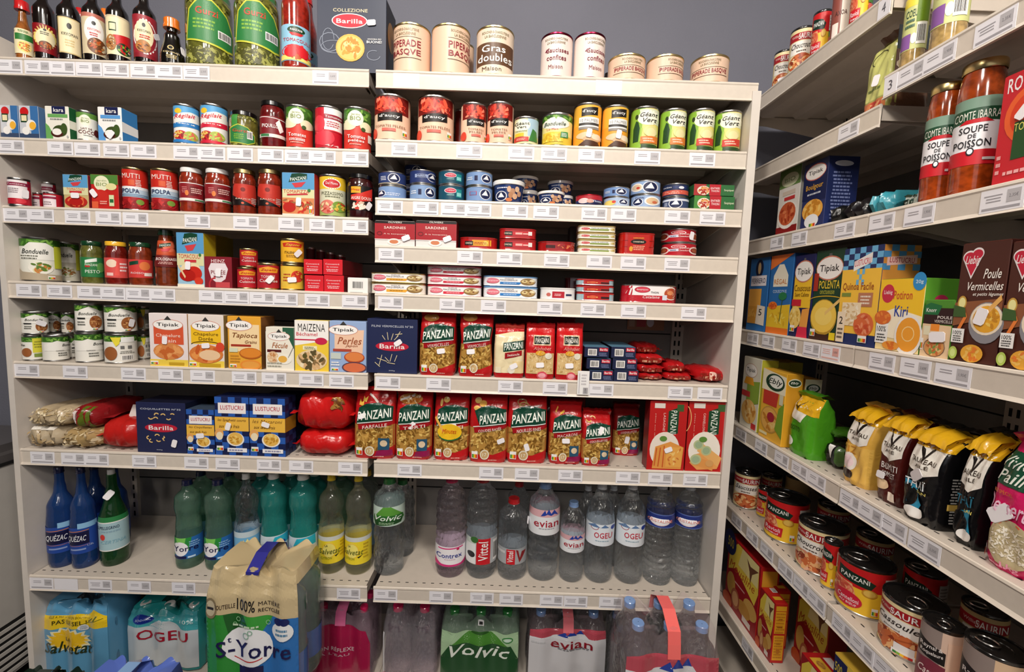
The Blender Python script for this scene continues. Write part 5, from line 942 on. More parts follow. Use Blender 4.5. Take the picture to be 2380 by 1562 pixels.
# fifth/sixth: right bay vermicelli shelf
BAR = lambda y, t_: 'T .5 .87 .82 .04 c8ccd8 %s|E .5 %g .33 .085 c02038|T .5 %g .5 .085 w Barilla|' % (t_, y, y)
FIL = '|'.join('L %g %g %g %g .012 d8c8a0' % q for q in ((.36, .62, .3, .7), (.42, .62, .4, .76), (.48, .62, .52, .74), (.54, .62, .62, .7), (.58, .66, .66, .78), (.56, .72, .7, .74), (.2, .28, .4, .22), (.24, .14, .3, .34), (.36, .3, .44, .22), (.5, .36, .46, .22), (.55, .22, .6, .34), (.4, .2, .56, .18), (.16, .2, .26, .12)))
B('box', 'R5', 853, 969, 742, BAR(.5, 'FILINI_VERMICELLES_N°30')+FIL+'|K .62 .57 .6|T .5 .05 .12 .02 c8ccd8 500g', 'pasta_box', 'box', 'navy vermicelli box spanning the bay joint', base='20284e', side='141830', d=.07, y0=.015)
PST = lambda name, bits, ext='', band='a01820', top_='': ('R 0 0 1 .13 b81c20|Q .0 .12 1 .52 b08440 .055 34 %s|P b81c20 .0 0 1 0 1 .2 .5 .09 0 .14|' % bits)+top_+'P 144030 .08 .52 .96 .58 .98 .79 .6 .84 .3 .82 .12 .76|U .52 .67 .82 .13 f0f4ea PANZANI|L .1 .53 .96 .59 .012 w|P %s .14 .44 .94 .52 .94 .575 .12 .515|U .54 .497 .6 .05 f0d8d0 %s|' % (band, name)+ext+'|E .42 .12 .12 .075 e8e0cc|E .42 .12 .095 .058 c8a878|T .42 .12 .1 .05 f4ecd8 17|N .08 .06 .16 .11|G .5 .03 .8 .06 1 f0b0a8'
NB = 'c89c50 8c6428 dcb868 7a5420'
for a, b, t_, sp, l, kk in ((972, 1056, 729, PST('VERMICELLES', NB, top_='E .3 .93 .22 .06 c88c48|')+'|K .62 .4 .15', 'vermicelli bag with dark top, right of the navy box', {}), (1063, 1144, 729, PST('VERMICELLES', NB, top_='E .3 .93 .22 .06 c88c48|').replace('E .42 .12', 'E .46 .14')+'|K .35 .4 .1', 'vermicelli bag with a narrow waist, second from the navy box', dict(pinch=.12))):
    B('bag', 'R5', a, b, t_, sp, 'pasta_bag', 'bag', l, base='b0181c', d=.07, seed=a, **kk)
B('bag', 'R5', 1146, 1217, 762, 'Q 0 .1 1 .92 e8d8b0 .05 6 f0e4c4|R 0 0 1 .1 b81c20|P b81c20 0 .85 1 .95 1 1 0 1|P 144030 .3 .52 1 .58 1 .76 .3 .7|U .64 .64 .62 .13 f0f4ea PANZANI|P a01820 .36 .38 .92 .46 .92 .56 .36 .5|U .64 .47 .4 .05 f0d8d0 Semoule|R .62 .1 .98 .34 e4cc98|E .58 .16 .12 .07 e8e0cc|R .06 .1 .24 .22 f0e4c4|K .66 .24 .5', 'semolina_bag', 'bag', 'smaller cream and red semolina bag', base='c8302c', d=.06, seed=3)
AL = 'R 0 .46 1 1 c41c20|Q .04 .1 .96 .5 d8b880 .04 40 e8d0a0 c09858|R 0 0 1 .08 b81c20|P e8c8a0 .25 .65 .85 .65 .85 .84 .25 .84|P 18241c .28 .67 .82 .67 .82 .82 .28 .82|T .55 .745 .46 .09 f0e8dc PANZANI|I .56 .58 .6 .09 e89890 Alphabet|E .78 .45 .12 .06 e8e0cc|B .5 .5 .16 .05 e8a838 f0c060|E .58 .07 .18 .08 d85060|E .58 .07 .13 .05 f0a8b0|K .5 .27 .1'
for i, (a, b) in enumerate(((1219, 1288), (1290, 1353))):
    B('bag', 'R5', a, b, 760, AL, 'alphabet_pasta_bag', 'bag', 'red bag of tiny alphabet pasta, %s' % ('beside the semolina', 'beside the stacked blue boxes')[i], base='c41c20', d=.055, seed=i+8)
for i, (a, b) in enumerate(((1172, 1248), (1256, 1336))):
    B('bag', 'R5', a, b, 737, '', 'pasta_bag', 'bag', 'red bag painted dark for shadow, back row %s' % ('above the semolina bag', 'above the alphabet pasta')[i], base='6c1014', d=.07, seed=i+20, y0=.12)  # shadow painted into the base, the front bags are brighter red
LAS = 'Z .14 .18 .5 .82|R .6 .6 .95 .95 c02038|T .78 .78 .3 .2 w Barilla|G .58 .15 .95 .5 3 7c86b0'
zz = None
for j in range(3):
    for i in range(2):
        a = (1368, 1427)[i]+(-6, -3, 0)[2-j] if False else ((1368, 1426), (1363, 1423), (1358, 1420))[j][i]; r = B('box', 'R5', a, a+57, (861, 834, 807)[j], LAS, 'small_pasta_box', 'box', 'small navy box with barcode, %s layer, %s column' % (('bottom', 'middle', 'top')[j], ('left', 'right')[i]), base='1c2444', side='141830', top='5c86a0', d=.15, z=zz, flap=False)
    zz = top(r)
FP = 'R .1 .3 .9 .6 8c2018|G .15 .35 .8 .55 1 d8a080'
for i, (a, b, t_, zz, y, l) in enumerate(((1484, 1545, 869, None, .04, 'bottom of the pile beside the navy boxes'), (1482, 1546, 849, 1, .05, 'second layer beside the navy boxes'), (1479, 1545, 824, 1, .06, 'third layer, crumpled'), (1477, 1532, 800, 1, .08, 'top of the pile'))):
    r = B('pillow', 'R5', a, b, t_, FP, 'noodle_packet', 'packet', 'small flat red packet, '+l, base='b0181c', d=.12, seed=i, y0=y, z=None if zz is None else top(r)-.003)
r = B('pillow', 'R5', 1547, 1612, 868, FP, 'noodle_packet', 'packet', 'small flat red packet, lower one in the middle of the pile', base='b0181c', d=.12, seed=9, y0=.04); B('pillow', 'R5', 1547, 1598, 843, FP, 'noodle_packet', 'packet', 'small flat red packet, upper one in the middle of the pile', base='b0181c', d=.12, seed=11, y0=.05, z=top(r)-.003)
B('pillow', 'R5', 1618, 1690, 858, FP+'|E .5 .5 .1 .2 e8c0b0', 'noodle_packet', 'packet', 'flat red packet lying at the right end of the vermicelli shelf', base='b4181c', d=.13, seed=13, y0=.03)
# cards
def card(name, label, cat, X, Y, z, w, h, spec, base='f0eeee', rx=0):
    t_ = thing(name, label, cat, (X, Y, z)); mb = MB(); mb.box(-w/2, -.0012, 0, w/2, 0, h, M(base)); art(mb, spec, lambda u, v, off: ((u-.5)*w, -.0013-off, v*h), 9); mb.build('card', t_); t_.rotation_euler[0] = rx
p = atY(1354, 917, -.003); card('price_tag_card', 'upright white price tag hanging over the shelf edge below the alphabet pasta', 'price tag', p.x, -.004, p.z, .032, .066, 'R .5 .04 .92 .3 a8a4a8|R .12 .05 .2 .9 c4c0c4|G .3 .4 .8 .9 4 c8c4c8|V .7 .17 .14 .2 5c5a60 2,35€')
p = atY(1503, 768, YBK-.02); card('display_card', 'beige promotional card fixed on the back panel of the right bay', 'card', p.x, YBK-.004, p.z-.0, .13, .055, 'R .25 .2 .5 .8 b83c48|E .62 .5 .1 .3 e0e4f0|R .04 .2 .2 .8 b8a08c', base='a87a5c', rx=0)

# ================================================================== sixth shelf left
NOO = 'Q .02 .05 .98 .95 - .035 34 d0bc98 b8a074 dccca8'
r = B('pillow', 'L5', 50, 136, 992, 'R .1 .75 .8 .9 e8e2d8|R .4 .78 .5 .88 k|Q .05 .05 .95 .7 - .05 14 c8b088 b09468', 'noodle_packet', 'packet', 'clear packet of pale noodles, bottom left against the end panel', base='b8a78c', d=.2, seed=1)
r2 = B('pillow', 'L5', 137, 226, 996, NOO+'|R .5 .3 .65 .36 k', 'noodle_packet', 'packet', 'clear packet of coarse golden noodles beside the red bag', base='b89a68', d=.2, seed=5, lumps=.16)
B('pillow', 'L5', 62, 150, 950, NOO.replace('30', '14'), 'noodle_packet', 'packet', 'clear noodle packet lying on top of the others at the left', base='c0ac8c', d=.18, seed=7, z=max(top(r), top(r2))-.004)
B('pillow', 'L5', 160, 226, 946, 'R 0 0 1 1 8c1c20|R .42 .05 .82 .95 5c6c20|P d8d0cc .05 .3 .3 .3 .34 .6 .2 .85 .05 .7', 'noodle_packet', 'packet', 'red and olive wrapped noodle packet lying on top', base='8c1c20', d=.18, seed=9, z=max(top(r), top(r2))-.004)
r = B('pillow', 'L5', 224, 319, 978, '', 'red_pasta_bag', 'bag', 'crumpled plain red bag lying between noodles and navy box', base='b8201c', d=.16, seed=12, lumps=.1)
card('paper_slip', 'torn white paper slip lying on the crumpled red bag', 'paper', r.location.x+.015, .06, top(r)-.008, .05, .04, '', base='d8ccc8', rx=-.5)
COQ = '|'.join('A %g %g .03 .02 .022 %g %g e8c078' % q for q in ((.3, .7, 180, 340), (.42, .76, 200, 20), (.55, .75, 0, 170), (.66, .7, 200, 350), (.74, .76, 20, 150), (.4, .68, 0, 170), (.25, .3, 90, 260), (.3, .24, 100, 300), (.42, .34, 0, 180), (.52, .32, 270, 400), (.58, .28, 90, 250), (.45, .26, 180, 330)))
B('box', 'L5', 320, 434, 936, BAR(.5, 'COQUILLETTES_N°32')+COQ+'|K .77 .2 1.3|T .46 .06 .12 .02 c8ccd8 500g', 'pasta_box', 'box', 'large navy elbow pasta box left of the chequered boxes', base='20264c', side='141830', top='12162c', d=.09)
B('box', 'L5', 402, 466, 934, '', 'pasta_box', 'box', 'dark navy box standing behind the large elbow pasta box', base='10142a', d=.08, y0=.13)
LU = lambda name, y1, t_, nx=5, ny=9: 'C 0 0 1 1 %d %d 2c5cb0|R .1 %g .92 %g f4eeec|T .51 %g .68 .075 b81c38 LUSTUCRU|R 0 .42 1 .66 ecb848|I .5 .6 .84 .06 5a3414 %s|I .42 .5 .6 .055 5a3414 aux_œufs_frais|E .12 .37 .13 .09 e8a860|E .13 .33 .1 .07 f0e0c0|E .6 .28 .26 .12 f0ece8|B .6 .29 .22 .11 e8b858 f0d078 c8902c|N .04 .08 .2 .08|R .36 .06 .94 .13 f0eef2|G .4 .07 .9 .12 1 8a8aa8|' % (nx, ny, y1-.1, y1+.08, y1, name)
B('box', 'L5', 436, 500, 952, LU('les_Coquillettes', .78, 0)+'K .5 .42 .1', 'egg_pasta_box', 'box', 'shorter blue chequered egg pasta box, beside the navy box', base='16204c', side='16204c', top='3c4a5c', d=.06)
B('box', 'L5', 502, 580, 923, LU('les_Spaghetti_courts', .82, 0)+'K .4 .5 1.3', 'egg_pasta_box', 'box', 'tall blue chequered egg pasta box, middle of the three', base='16204c', side='16204c', d=.06)
B('box', 'L5', 582, 664, 926, LU('les_Macaroni', .82, 0)+'K .46 .55 -.3', 'egg_pasta_box', 'box', 'tall blue chequered macaroni box, beside the red bags', base='16204c', side='16204c', d=.06, sart='C 0 0 1 1 3 9 24386c|R 0 .42 1 .66 b88828')
B('box', 'L5', 622, 690, 917, '', 'egg_pasta_box', 'box', 'dark blue box in shadow behind the macaroni box', base='16204c', d=.06, y0=.13, sart='C 0 0 1 1 3 9 24386c')
r = B('pillow', 'L5', 683, 806, 1006, '', 'red_pasta_bag', 'bag', 'plain red bag lying flat, lower of two', base='c41c1c', d=.17, seed=21, lumps=.08)
B('pillow', 'L5', 678, 808, 915, 'Q .7 .5 .95 .9 - .06 8 8c5c2c b08440 6c4020', 'red_pasta_bag', 'bag', 'plump red bag lying on another one beside the bow-tie pasta', base='c41c1c', d=.17, seed=25, lumps=.14, z=top(r)-.003)
# red pasta bags
def FR(extra=''): return '|R .62 .14 .9 .32 2c5470|E .76 .24 .09 .05 e0c8a8|P 8c1c4c .55 .04 .98 .06 .96 .15 .6 .13'+extra
TOPP = lambda: 'E .22 .9 .07 .03 e8b850|E .3 .86 .06 .035 f0c868|E .16 .83 .06 .03 e0a840|L .1 .95 .5 .82 .02 c8a080|'
DAT = [(820, 915, 912, PST('FARFALLE', NB, FR('|K .22 .64 .3'), top_='P e8b448 .12 .8 .24 .87 .24 .78 .12 .88|P f0c45c .2 .92 .3 .84 .32 .92 .2 .86|L .35 .95 .6 .84 .03 e8d8d0|'), 'red bow-tie pasta bag across the bay joint'),
 (916, 1001, 915, PST('TORTI', NB, FR('|K .48 .52 .9'), top_='B .4 .9 .34 .07 d89048 f0d0a0 b86c2c|L .1 .88 .5 .95 .03 f0e8e0|'), 'red pasta bag of spirals with white logo glare, second in the row'),
 (1005, 1088, 917, PST('TORTI', NB, '', top_='E .2 .86 .04 .05 e8c070|E .34 .9 .09 .04 e8c070|').replace('P a01820 .14 .44 .94 .52 .94 .575 .12 .515|', '')+'|E .47 .42 .34 .12 2c6a3a|E .47 .44 .34 .12 f0c028|I .46 .45 .4 .07 c83018 Minutes|L .06 .66 .3 .44 .05 e8b050|K .56 .52 .5', 'red pasta bag with a round yellow badge and wooden spoon'),
 (1088, 1177, 919, PST('COUDES_RAYÉS', NB, '|K .84 .33 .3', top_='E .2 .9 .09 .04 e8c070|E .34 .86 .1 .04 e0a850|E .18 .8 .09 .035 e8b860|E .42 .8 .08 .035 e8c070|').replace('.08 .52 .96', '.3 .52 .96').replace('U .52 .67 .82', 'U .62 .66 .7'), 'red pasta bag of elbow shapes right of the yellow badge'),
 (1176, 1269, 919, PST('NOUILLES_FINES', NB, '|K .5 .24 1.9', top_='A .35 .88 .1 .03 .03 0 360 b08858|A .4 .84 .1 .03 .03 0 300 c89c68|L .1 .78 .8 .84 .02 f4e0e0|'), 'red noodle pasta bag with a shiny wrinkled top'),
 (1274, 1351, 942, PST('MACARONI', NB, FR('|K .5 .4 .1'), top_='L .16 .86 .24 .94 .03 e8b850|L .3 .84 .44 .88 .03 e8b850|'), 'red macaroni bag, sixth of the row'),
 (1351, 1419, 965, PST('COQUILLETTES', NB, FR('|K .62 .7 1.2'), top_='A .2 .88 .07 .03 .03 180 340 e8c070|A .34 .9 .07 .03 .03 0 160 e8c070|'), 'smallest red pasta bag at the front of the row')]
for i, (a, b, t_, s_, l) in enumerate(DAT): B('bag', 'R6', a, b, t_, s_, 'pasta_bag', 'bag', l, base='b4181c', d=.075, seed=i*3+1, y0=.018+.004*(i % 3))
B('bag', 'R6', 1424, 1486, 948, PST('COQUILLETTES', NB, FR('|K .5 .33 1.4')), 'pasta_bag', 'bag', 'red pasta bag pushed back into the shade beside the lasagne', base='8c1418', d=.07, seed=33, y0=.11)  # shade put into the duller red base
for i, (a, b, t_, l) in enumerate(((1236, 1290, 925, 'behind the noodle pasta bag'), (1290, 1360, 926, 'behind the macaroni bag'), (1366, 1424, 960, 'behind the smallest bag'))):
    B('bag', 'R6', a, b, t_, '', 'pasta_bag', 'bag', 'red bag painted dark for shadow '+l, base='6c1014', d=.07, seed=40+i, y0=.115)  # base colour itself holds the back-row shadow
LZ = 'R .0 0 1 1 b81c1c|P 18442c .5 .5 .78 .54 .78 .92 .5 .86|v .65 .7 .16 .34 f0f4ea PANZANI|v .4 .7 .06 .26 f0d0c8 %s|R .72 .86 .9 .96 3c5c30|A .9 .76 .2 .2 .02 300 420 e8b878|R .12 .9 .4 .97 e0d8d0|v .16 .62 .03 .4 f0c0b0 pâtes_aux_œufs|E .45 .3 .4 .26 ece0d4|%s'
B('box', 'R6', 1502, 1588, 933, LZ % ('LASAGNE', 'P e09848 .14 .02 .92 .02 .96 .34 .6 .42 .2 .34|L .2 .06 .24 .32 .03 c85828|L .3 .05 .34 .33 .03 c85828|L .42 .04 .44 .36 .03 c85828|Q .5 .05 .92 .34 e8a850 .05 8 f0c878 d07838|E .4 .46 .1 .04 5c8a3c|K .55 .3 .4'), 'lasagne_box', 'box', 'tall red lasagne box with layered pasta pictured', base='a81818', side='7c1014', d=.045, sartL='')
B('box', 'R6', 1591, 1683, 933, LZ % ('CANNELLONI', 'E .45 .3 .4 .27 f0e8dc|P e8a058 .1 .12 .3 .02 .8 .04 .9 .2 .6 .3 .2 .24|L .3 .36 .85 .14 .15 e8b068|L .2 .16 .7 .07 .12 e09850|E .3 .38 .13 .07 b8c090|E .3 .38 .09 .05 9ab08c|E .5 .3 .13 .07 b8c090|E .5 .3 .09 .05 9ab08c|E .25 .17 .14 .075 b8c090|E .25 .17 .1 .05 a0b490|E .6 .12 .1 .05 d8a060|E .4 .46 .1 .04 5c8a3c'), 'cannelloni_box', 'box', 'tall red cannelloni box against the right end panel', base='b01a1a', side='7c1014', d=.045)

# ================================================================== water shelf left
QZ = 'R 0 0 1 1 24489c|L .4 1.06 1 1.06 .2 8cbce0|P 14143c .0 .32 .78 .36 .78 .84 .0 .8|A .38 .34 .4 .03 .02 180 360 c87848|L .05 .85 .78 .88 .03 c87848|I .36 .6 .66 .3 e8eaf0 QUÉZAC|R .1 .14 .66 .2 8ca0d0|T .8 .28 .18 .08 c8d0e8 1,15L'
for i, (a, b, y, l) in enumerate(((75, 153, .03, 'front bottle at the left end'), (160, 228, .03, 'front bottle beside the green glass one'))):
    B('bottle', 'L6', a, b, 1092, QZ, 'water_bottle', 'bottle', 'blue plastic water bottle with navy label, '+l, base='24489c', prof='quezac', mat='blue', cap='nb', v0=.16, v1=.42, y0=y, group='blue bottles', tw=-.1-.15*i)
for i, (a, b, l) in enumerate(((165, 232, 'rear bottle between the two front ones'), (237, 302, 'rear bottle behind the green glass one'))):
    B('bottle', 'L6', a, b, 1086, '', 'water_bottle', 'bottle', 'blue plastic water bottle, '+l, base='24489c', prof='quezac', mat='blue', cap='nb', v0=.16, v1=.42, y0=.14)
B('bottle', 'L6', 228, 300, 1096, 'H .86 1 2c7c44|L 0 .845 1 .845 .03 w|H 0 .03 w|T .36 .7 .72 .09 1c2c4c S.PELLEGRINO|S .16 .42 .09 .1 d83c34|I .5 .28 .8 .1 8ab8c8 CERTINA|G .1 .54 .9 .64 1 90b0c0|K .36 1.62 .9 1.3', 'sparkling_water_bottle', 'bottle', 'green bottle with a long pale blue label and white cap', base='a8c8d0', prof='pelle', mat='dgreen', cap='e4e0dc', v0=.17, v1=.52, capr=.27, caph=.055, tw=-.1)
YO = 'H 0 1 2c6cb4|P 2c8c3c 0 .1 .6 .4 .7 1 0 1|P 7cc85c .1 1 .5 1 .45 .7 .2 .7|E .28 .48 .3 .34 f4f2f6|T .46 .5 .86 .26 141448 Yorre|R .0 .02 .5 .14 141448|G .6 .55 .95 .85 3 90b8e0|R .55 .04 .8 .12 c8e0f0'
for i, (a, b, t_) in enumerate(((405, 473, 1124), (474, 543, 1124))):
    B('bottle', 'L6', a, b, t_, YO, 'water_bottle', 'bottle', 'wavy green-tinted bottle with blue and green label, %s' % ('left one, next to the empty space', 'right one beside the sun label bottle')[i], base='2c6cb4', prof='wave', mat='green', cap='nb', v0=.13, v1=.37, tw=-.25)
SV = lambda bg, s: 'H 0 1 %s|H .82 1 c8d8e0|S .5 .42 .42 .36 %s|S .5 .42 .33 .28 f4c838|I .5 .4 .8 .22 1c1c1c Salvetat|T .5 .6 .1 .08 1c1c1c LA|' % (bg, s)
B('bottle', 'L6', 544, 604, 1108, SV('78b8e0', 'f8e89c'), 'water_bottle', 'bottle', 'clear bottle with pale blue label and yellow sun', base='78b8e0', prof='salv', mat='clear', cap='w', v0=.10, v1=.42)
OG = 'H 0 1 d4e2ec|P 2cb4d0 .35 .6 1 .62 1 1 .5 .95|P b8ccdc 0 .58 .2 .74 .35 .6 .5 .7 .6 .56|E .78 .68 .1 .09 24409c|T .44 .42 .74 .2 c02038 OGEU|G .2 .2 .7 .28 1 8ca8b8'
for i, (a, b, t_) in enumerate(((605, 670, 1108), (671, 740, 1111))):
    B('bottle', 'L6', a, b, t_, OG, 'water_bottle', 'bottle', 'teal wavy bottle with white cap, %s' % ('beside the sun label bottle', 'beside the lemon bottles')[i], base='c4d6e2', prof='wave', mat='teal', cap='w', v0=.13, v1=.38, tw=(0, -.5)[i])
SL = 'H 0 1 f0d830|H .84 1 d0d4d0|E .4 .5 .24 .3 f6e878|I .42 .46 .8 .2 5a6420 Salvetat|A .4 .5 .24 .26 .03 0 360 f4c838|T .3 .68 .1 .08 3c3c1c LA|T .3 .22 .4 .09 8a9a20 CITRON|P 1c1c14 .6 .28 .8 .36 .66 .24|G .8 .2 .95 .8 5 c8a820'
for i, (a, b, t_) in enumerate(((740, 801, 1112), (802, 864, 1114))):
    B('bottle', 'L6', a, b, t_, SL, 'lemon_water_bottle', 'bottle', 'lemon water bottle with yellow cap and label, %s' % ('left one', 'right one at the bay joint')[i], base='f0d830', prof='salv', mat='lemon', cap='f0cc20', v0=.12, v1=.40, tw=(0, -.3)[i])
for i, (a, b, m_, c_, l) in enumerate(((440, 500, 'green', 'nb', 'green-tinted, navy cap, rearmost left'), (506, 565, 'green', 'nb', 'green-tinted, navy cap, behind the blue-green labels'), (580, 636, 'teal', 'w', 'teal, behind the sun label bottle'), (648, 706, 'teal', 'w', 'teal, behind the front teal pair'), (704, 762, 'teal', 'w', 'teal, half hidden left of the lemon bottles'), (766, 824, 'green', 'y', 'greenish, behind the lemon pair'), (824, 880, 'clear', 'y', 'clear, behind the right lemon bottle'))):
    B('bottle', 'L6', a, b, 1102, OG if m_ == 'teal' else '', 'water_bottle', 'bottle', 'second-row bottle, '+l, base='c4d6e2' if m_ == 'teal' else '5c7c94', prof='wave', mat=m_, cap=c_, v0=.13, v1=.38, y0=.14)
# water shelf right
VO = 'H 0 1 c8dcd0|P 5c9c3c .1 .5 .35 1 .6 1 .95 .5 .98 .3 .05 .3|P 204c24 .04 .34 .96 .34 .9 .1 .1 .0|P 2c6c2c .06 .55 .95 .55 .96 .3 .04 .3|I .5 .42 .82 .26 f4f6f2 Volvic|G .2 .08 .7 .22 2 a8c8a0'
B('bottle', 'R7', 868, 941, 1122, VO, 'water_bottle', 'bottle', 'clear bottle with a green volcano label high up and green cap', base='c8dcd0', prof='std', mat='clear', cap='2c7c3c', v0=.54, v1=.74, ribs=5, tw=-.1)
for i, (a, b, l) in enumerate(((906, 964, 'right behind the green-capped one'), (880, 926, 'far behind the green-capped one'))):
    B('bottle', 'R7', a, b, 1124, '', 'water_bottle', 'bottle', 'unlabelled clear bottle '+l, base=None, prof='std', mat='clear', cap='2c7c3c', ribs=6, y0=(.14, .235)[i])
CX = 'H 0 1 f2eef2|H 0 .1 d8307c|P d8307c 0 .0 0 .35 .2 .12 .8 .08 1 .25 1 0|L .1 .9 .9 .94 .06 d8307c|E .74 .86 .05 .05 c81c50|T .46 .56 .82 .24 1c2c8c Contrex|G .3 .34 .7 .4 1 c8a0b8'
B('bottle', 'R7', 1013, 1083, 1118, CX, 'water_bottle', 'bottle', 'ribbed clear bottle with pink-edged white label and pink cap', base='f2eef2', prof='std', mat='pink', cap='d81f5c', v0=.13, v1=.33, ribs=12)
VT = 'R 0 .0 .32 .8 e8eaea|R .04 .78 .36 1 c8d4cc|E .18 .36 .12 .12 2c2c30|P c81c28 .34 0 .78 0 .78 1 .34 1|V .56 .52 .3 .74 f4f0ee Vittel|E .28 .95 .12 .12 3c6c34|Z .86 .1 .98 .9'
B('bottle', 'R7', 1084, 1156, 1118, VT, 'water_bottle', 'bottle', 'clear bottle with a red vertical label and red cap, beside the pink-labelled one', base='b8bcc0', prof='std', mat='clear', cap='c81c28', v0=.16, v1=.42, ribs=12)
B('bottle', 'R7', 1158, 1225, 1171, 'H 0 .8 a8acb0|P c81c28 .3 .0 .6 .0 .6 .95 .3 .95|V .44 .5 .2 .74 f4f0ee Vittel|P 8c1c20 .62 .95 .75 .1 .95 .8 .82 .8 .76 .4 .7 .9|G 0 .6 .28 .9 1 e0e0e0|K .98 2.6 .9', 'water_bottle', 'bottle', 'shorter clear bottle with red cap and small red label', base='a8acb0', prof='std', mat='clear', cap='d82028', v0=.22, v1=.42)
B('bottle', 'R7', 1178, 1230, 1128, '', 'water_bottle', 'bottle', 'taller red-capped bottle standing behind the short one', base=None, prof='std', mat='clear', cap='c02028', ribs=10, y0=.145)
EV = 'H 0 1 e8eaee|H .72 1 d8a8ae|P 24409c .36 .76 .5 1 .54 .86 .62 1.04 .7 .86 .8 1 .92 .76 .8 .84 .7 .78 .58 .84 .48 .78|T .55 .46 .78 .28 a82034 evian|G .3 .22 .85 .3 1 a0a0a8'
B('bottle', 'R7', 1228, 1299, 1133, EV, 'water_bottle', 'bottle', 'tall clear bottle with mountain label and pale blue cap', base='e0e2e8', prof='std', mat='clear', cap='88a8d8', v0=.50, v1=.76, ribs=9, tw=.05)
B('bottle', 'R7', 1240, 1290, 1130, '', 'water_bottle', 'bottle', 'clear bottle standing behind the tall mountain-label one', base=None, prof='std', mat='clear', cap='88a8d8', ribs=10, y0=.14)
B('bottle', 'R7', 1301, 1358, 1177, EV, 'water_bottle', 'bottle', 'short clear bottle with mountain label and pale blue cap', base='e0e2e8', prof='std', mat='clear', cap='88a8d8', v0=.40, v1=.62, tw=.05)
OC = 'H 0 1 e4ebf2|P 5c7ca8 .05 .85 .3 1.02 .5 .85 .65 1.0 .8 .85|A .3 .85 .12 .1 .02 180 360 a02840|T .6 .5 .62 .26 c02038 OGEU|G .3 .2 .9 .28 1 8ca8b8|E .92 .85 .07 .1 24409c'
for i, (a, b) in enumerate(((1361, 1427), (1431, 1498))):
    B('bottle', 'R7', a, b, 1134, OC, 'water_bottle', 'bottle', 'conical-topped clear bottle with white red-lettered label, %s' % ('left one', 'right one')[i], base='e0e8f0', prof='cone', mat='clear', cap='d8dce0', v0=.40, v1=.62, tw=.05)
CS = 'H 0 1 24347c|H .92 1 5c70b0|H 0 .06 5c70b0|E .5 .48 .34 .34 f0d8d8|E .5 .48 .3 .28 f0f0f4|T .5 .5 .8 .2 d88478 CRISTALINE'
for i, (a, b, t_) in enumerate(((1497, 1567, 1136), (1572, 1640, 1138))):
    B('bottle', 'R7', a, b, t_, CS, 'water_bottle', 'bottle', 'fully ribbed clear bottle with narrow navy label, %s' % ('left one', 'right one against the end panel')[i], base='24347c', prof='crist', mat='clear', cap='d8dce0', v0=.60, v1=.73, ribs=16)
for i, (a, b, l) in enumerate(((1340, 1386, 'behind the short mountain-label bottle'), (1398, 1446, 'behind the conical pair'))):
    B('bottle', 'R7', a, b, 1136, '', 'water_bottle', 'bottle', 'conical clear bottle in the second row, '+l, base=None, prof='cone', mat='clear', cap='d8dce0', y0=.13)

# ================================================================== packs at the bottom
def PK(xl, xr, yt, Y, zb, spec, label, h, n='water_multipack', **kw):
    tz = atY((xl+xr)/2, yt, Y+.05).z
    if zb is None: zb = tz-h*1.01
    else: h = (tz-zb)/1.01
    x1 = solveX(xl, zb+h*.5, Y); x2 = solveX(xr, zb+h*.5, Y); X = (x1+x2)/2
    r = make('pack', n, label, 'multipack', (X, Y, zb), 0, x2-x1, h, spec, kw); return r
Z0 = .1203
SVP = 'R 0 -.7 1 1 5c9cc4|P ecc820 0 .44 1 .52 1 .76 .8 .9 .5 .78 0 .74|T .42 .72 .62 .05 5a5410 ELLE_A_MIS_LE_SUD_EN_BOUTEILLE|T .42 .6 .5 .09 3c3c10 PAS_LE_SEL_!|L .62 .56 .95 .72 .012 5c6c1c|L .7 .62 .78 .72 .02 5c6c1c|L .8 .66 .86 .76 .02 5c6c1c|S .4 .22 .36 .28 e8e4c0|S .4 .22 .3 .24 f0c01c|I .4 .06 .74 .24 24300c Salvetat|T .4 .24 .1 .08 24300c LA|E .64 .5 .08 .06 d8dce0|G .59 .46 .69 .54 3 6a7a8a'
PK(96, 252, 1385, .025, Z0, SVP, 'sky-blue and yellow pack of water with a big sun', .31, d=.2, cap='5c9cc4', artv=(.42, .99), film_=('film_blue', '5c9cc4', .8), body='clear', closed=True, htop=1.05)
OGP = 'R 0 -.5 1 .6 c8cfd4|P 48a8b0 0 .55 1 .5 1 1 0 1|P c8d0d4 .3 .55 .46 .74 .6 .7 .78 .5|E .22 .74 .14 .13 24409c|E .22 .74 .12 .11 1c308c|T .22 .72 .18 .05 c0d0f0 SODIUM|T .52 .33 .72 .26 a81c30 OGEU|R .44 .84 .56 1 8cc4c8|T .85 .72 .2 .09 c8e4e4 10%|R .46 .86 .54 .98 5cb0b4'
PK(290, 462, 1395, .075, Z0, OGP, 'teal and white pack of water with large red letters', .315, cap='w', artv=(.38, .98), closed=True, htop=1.04, film_=('film_teal', '2ca0a0', .75), body='teal')
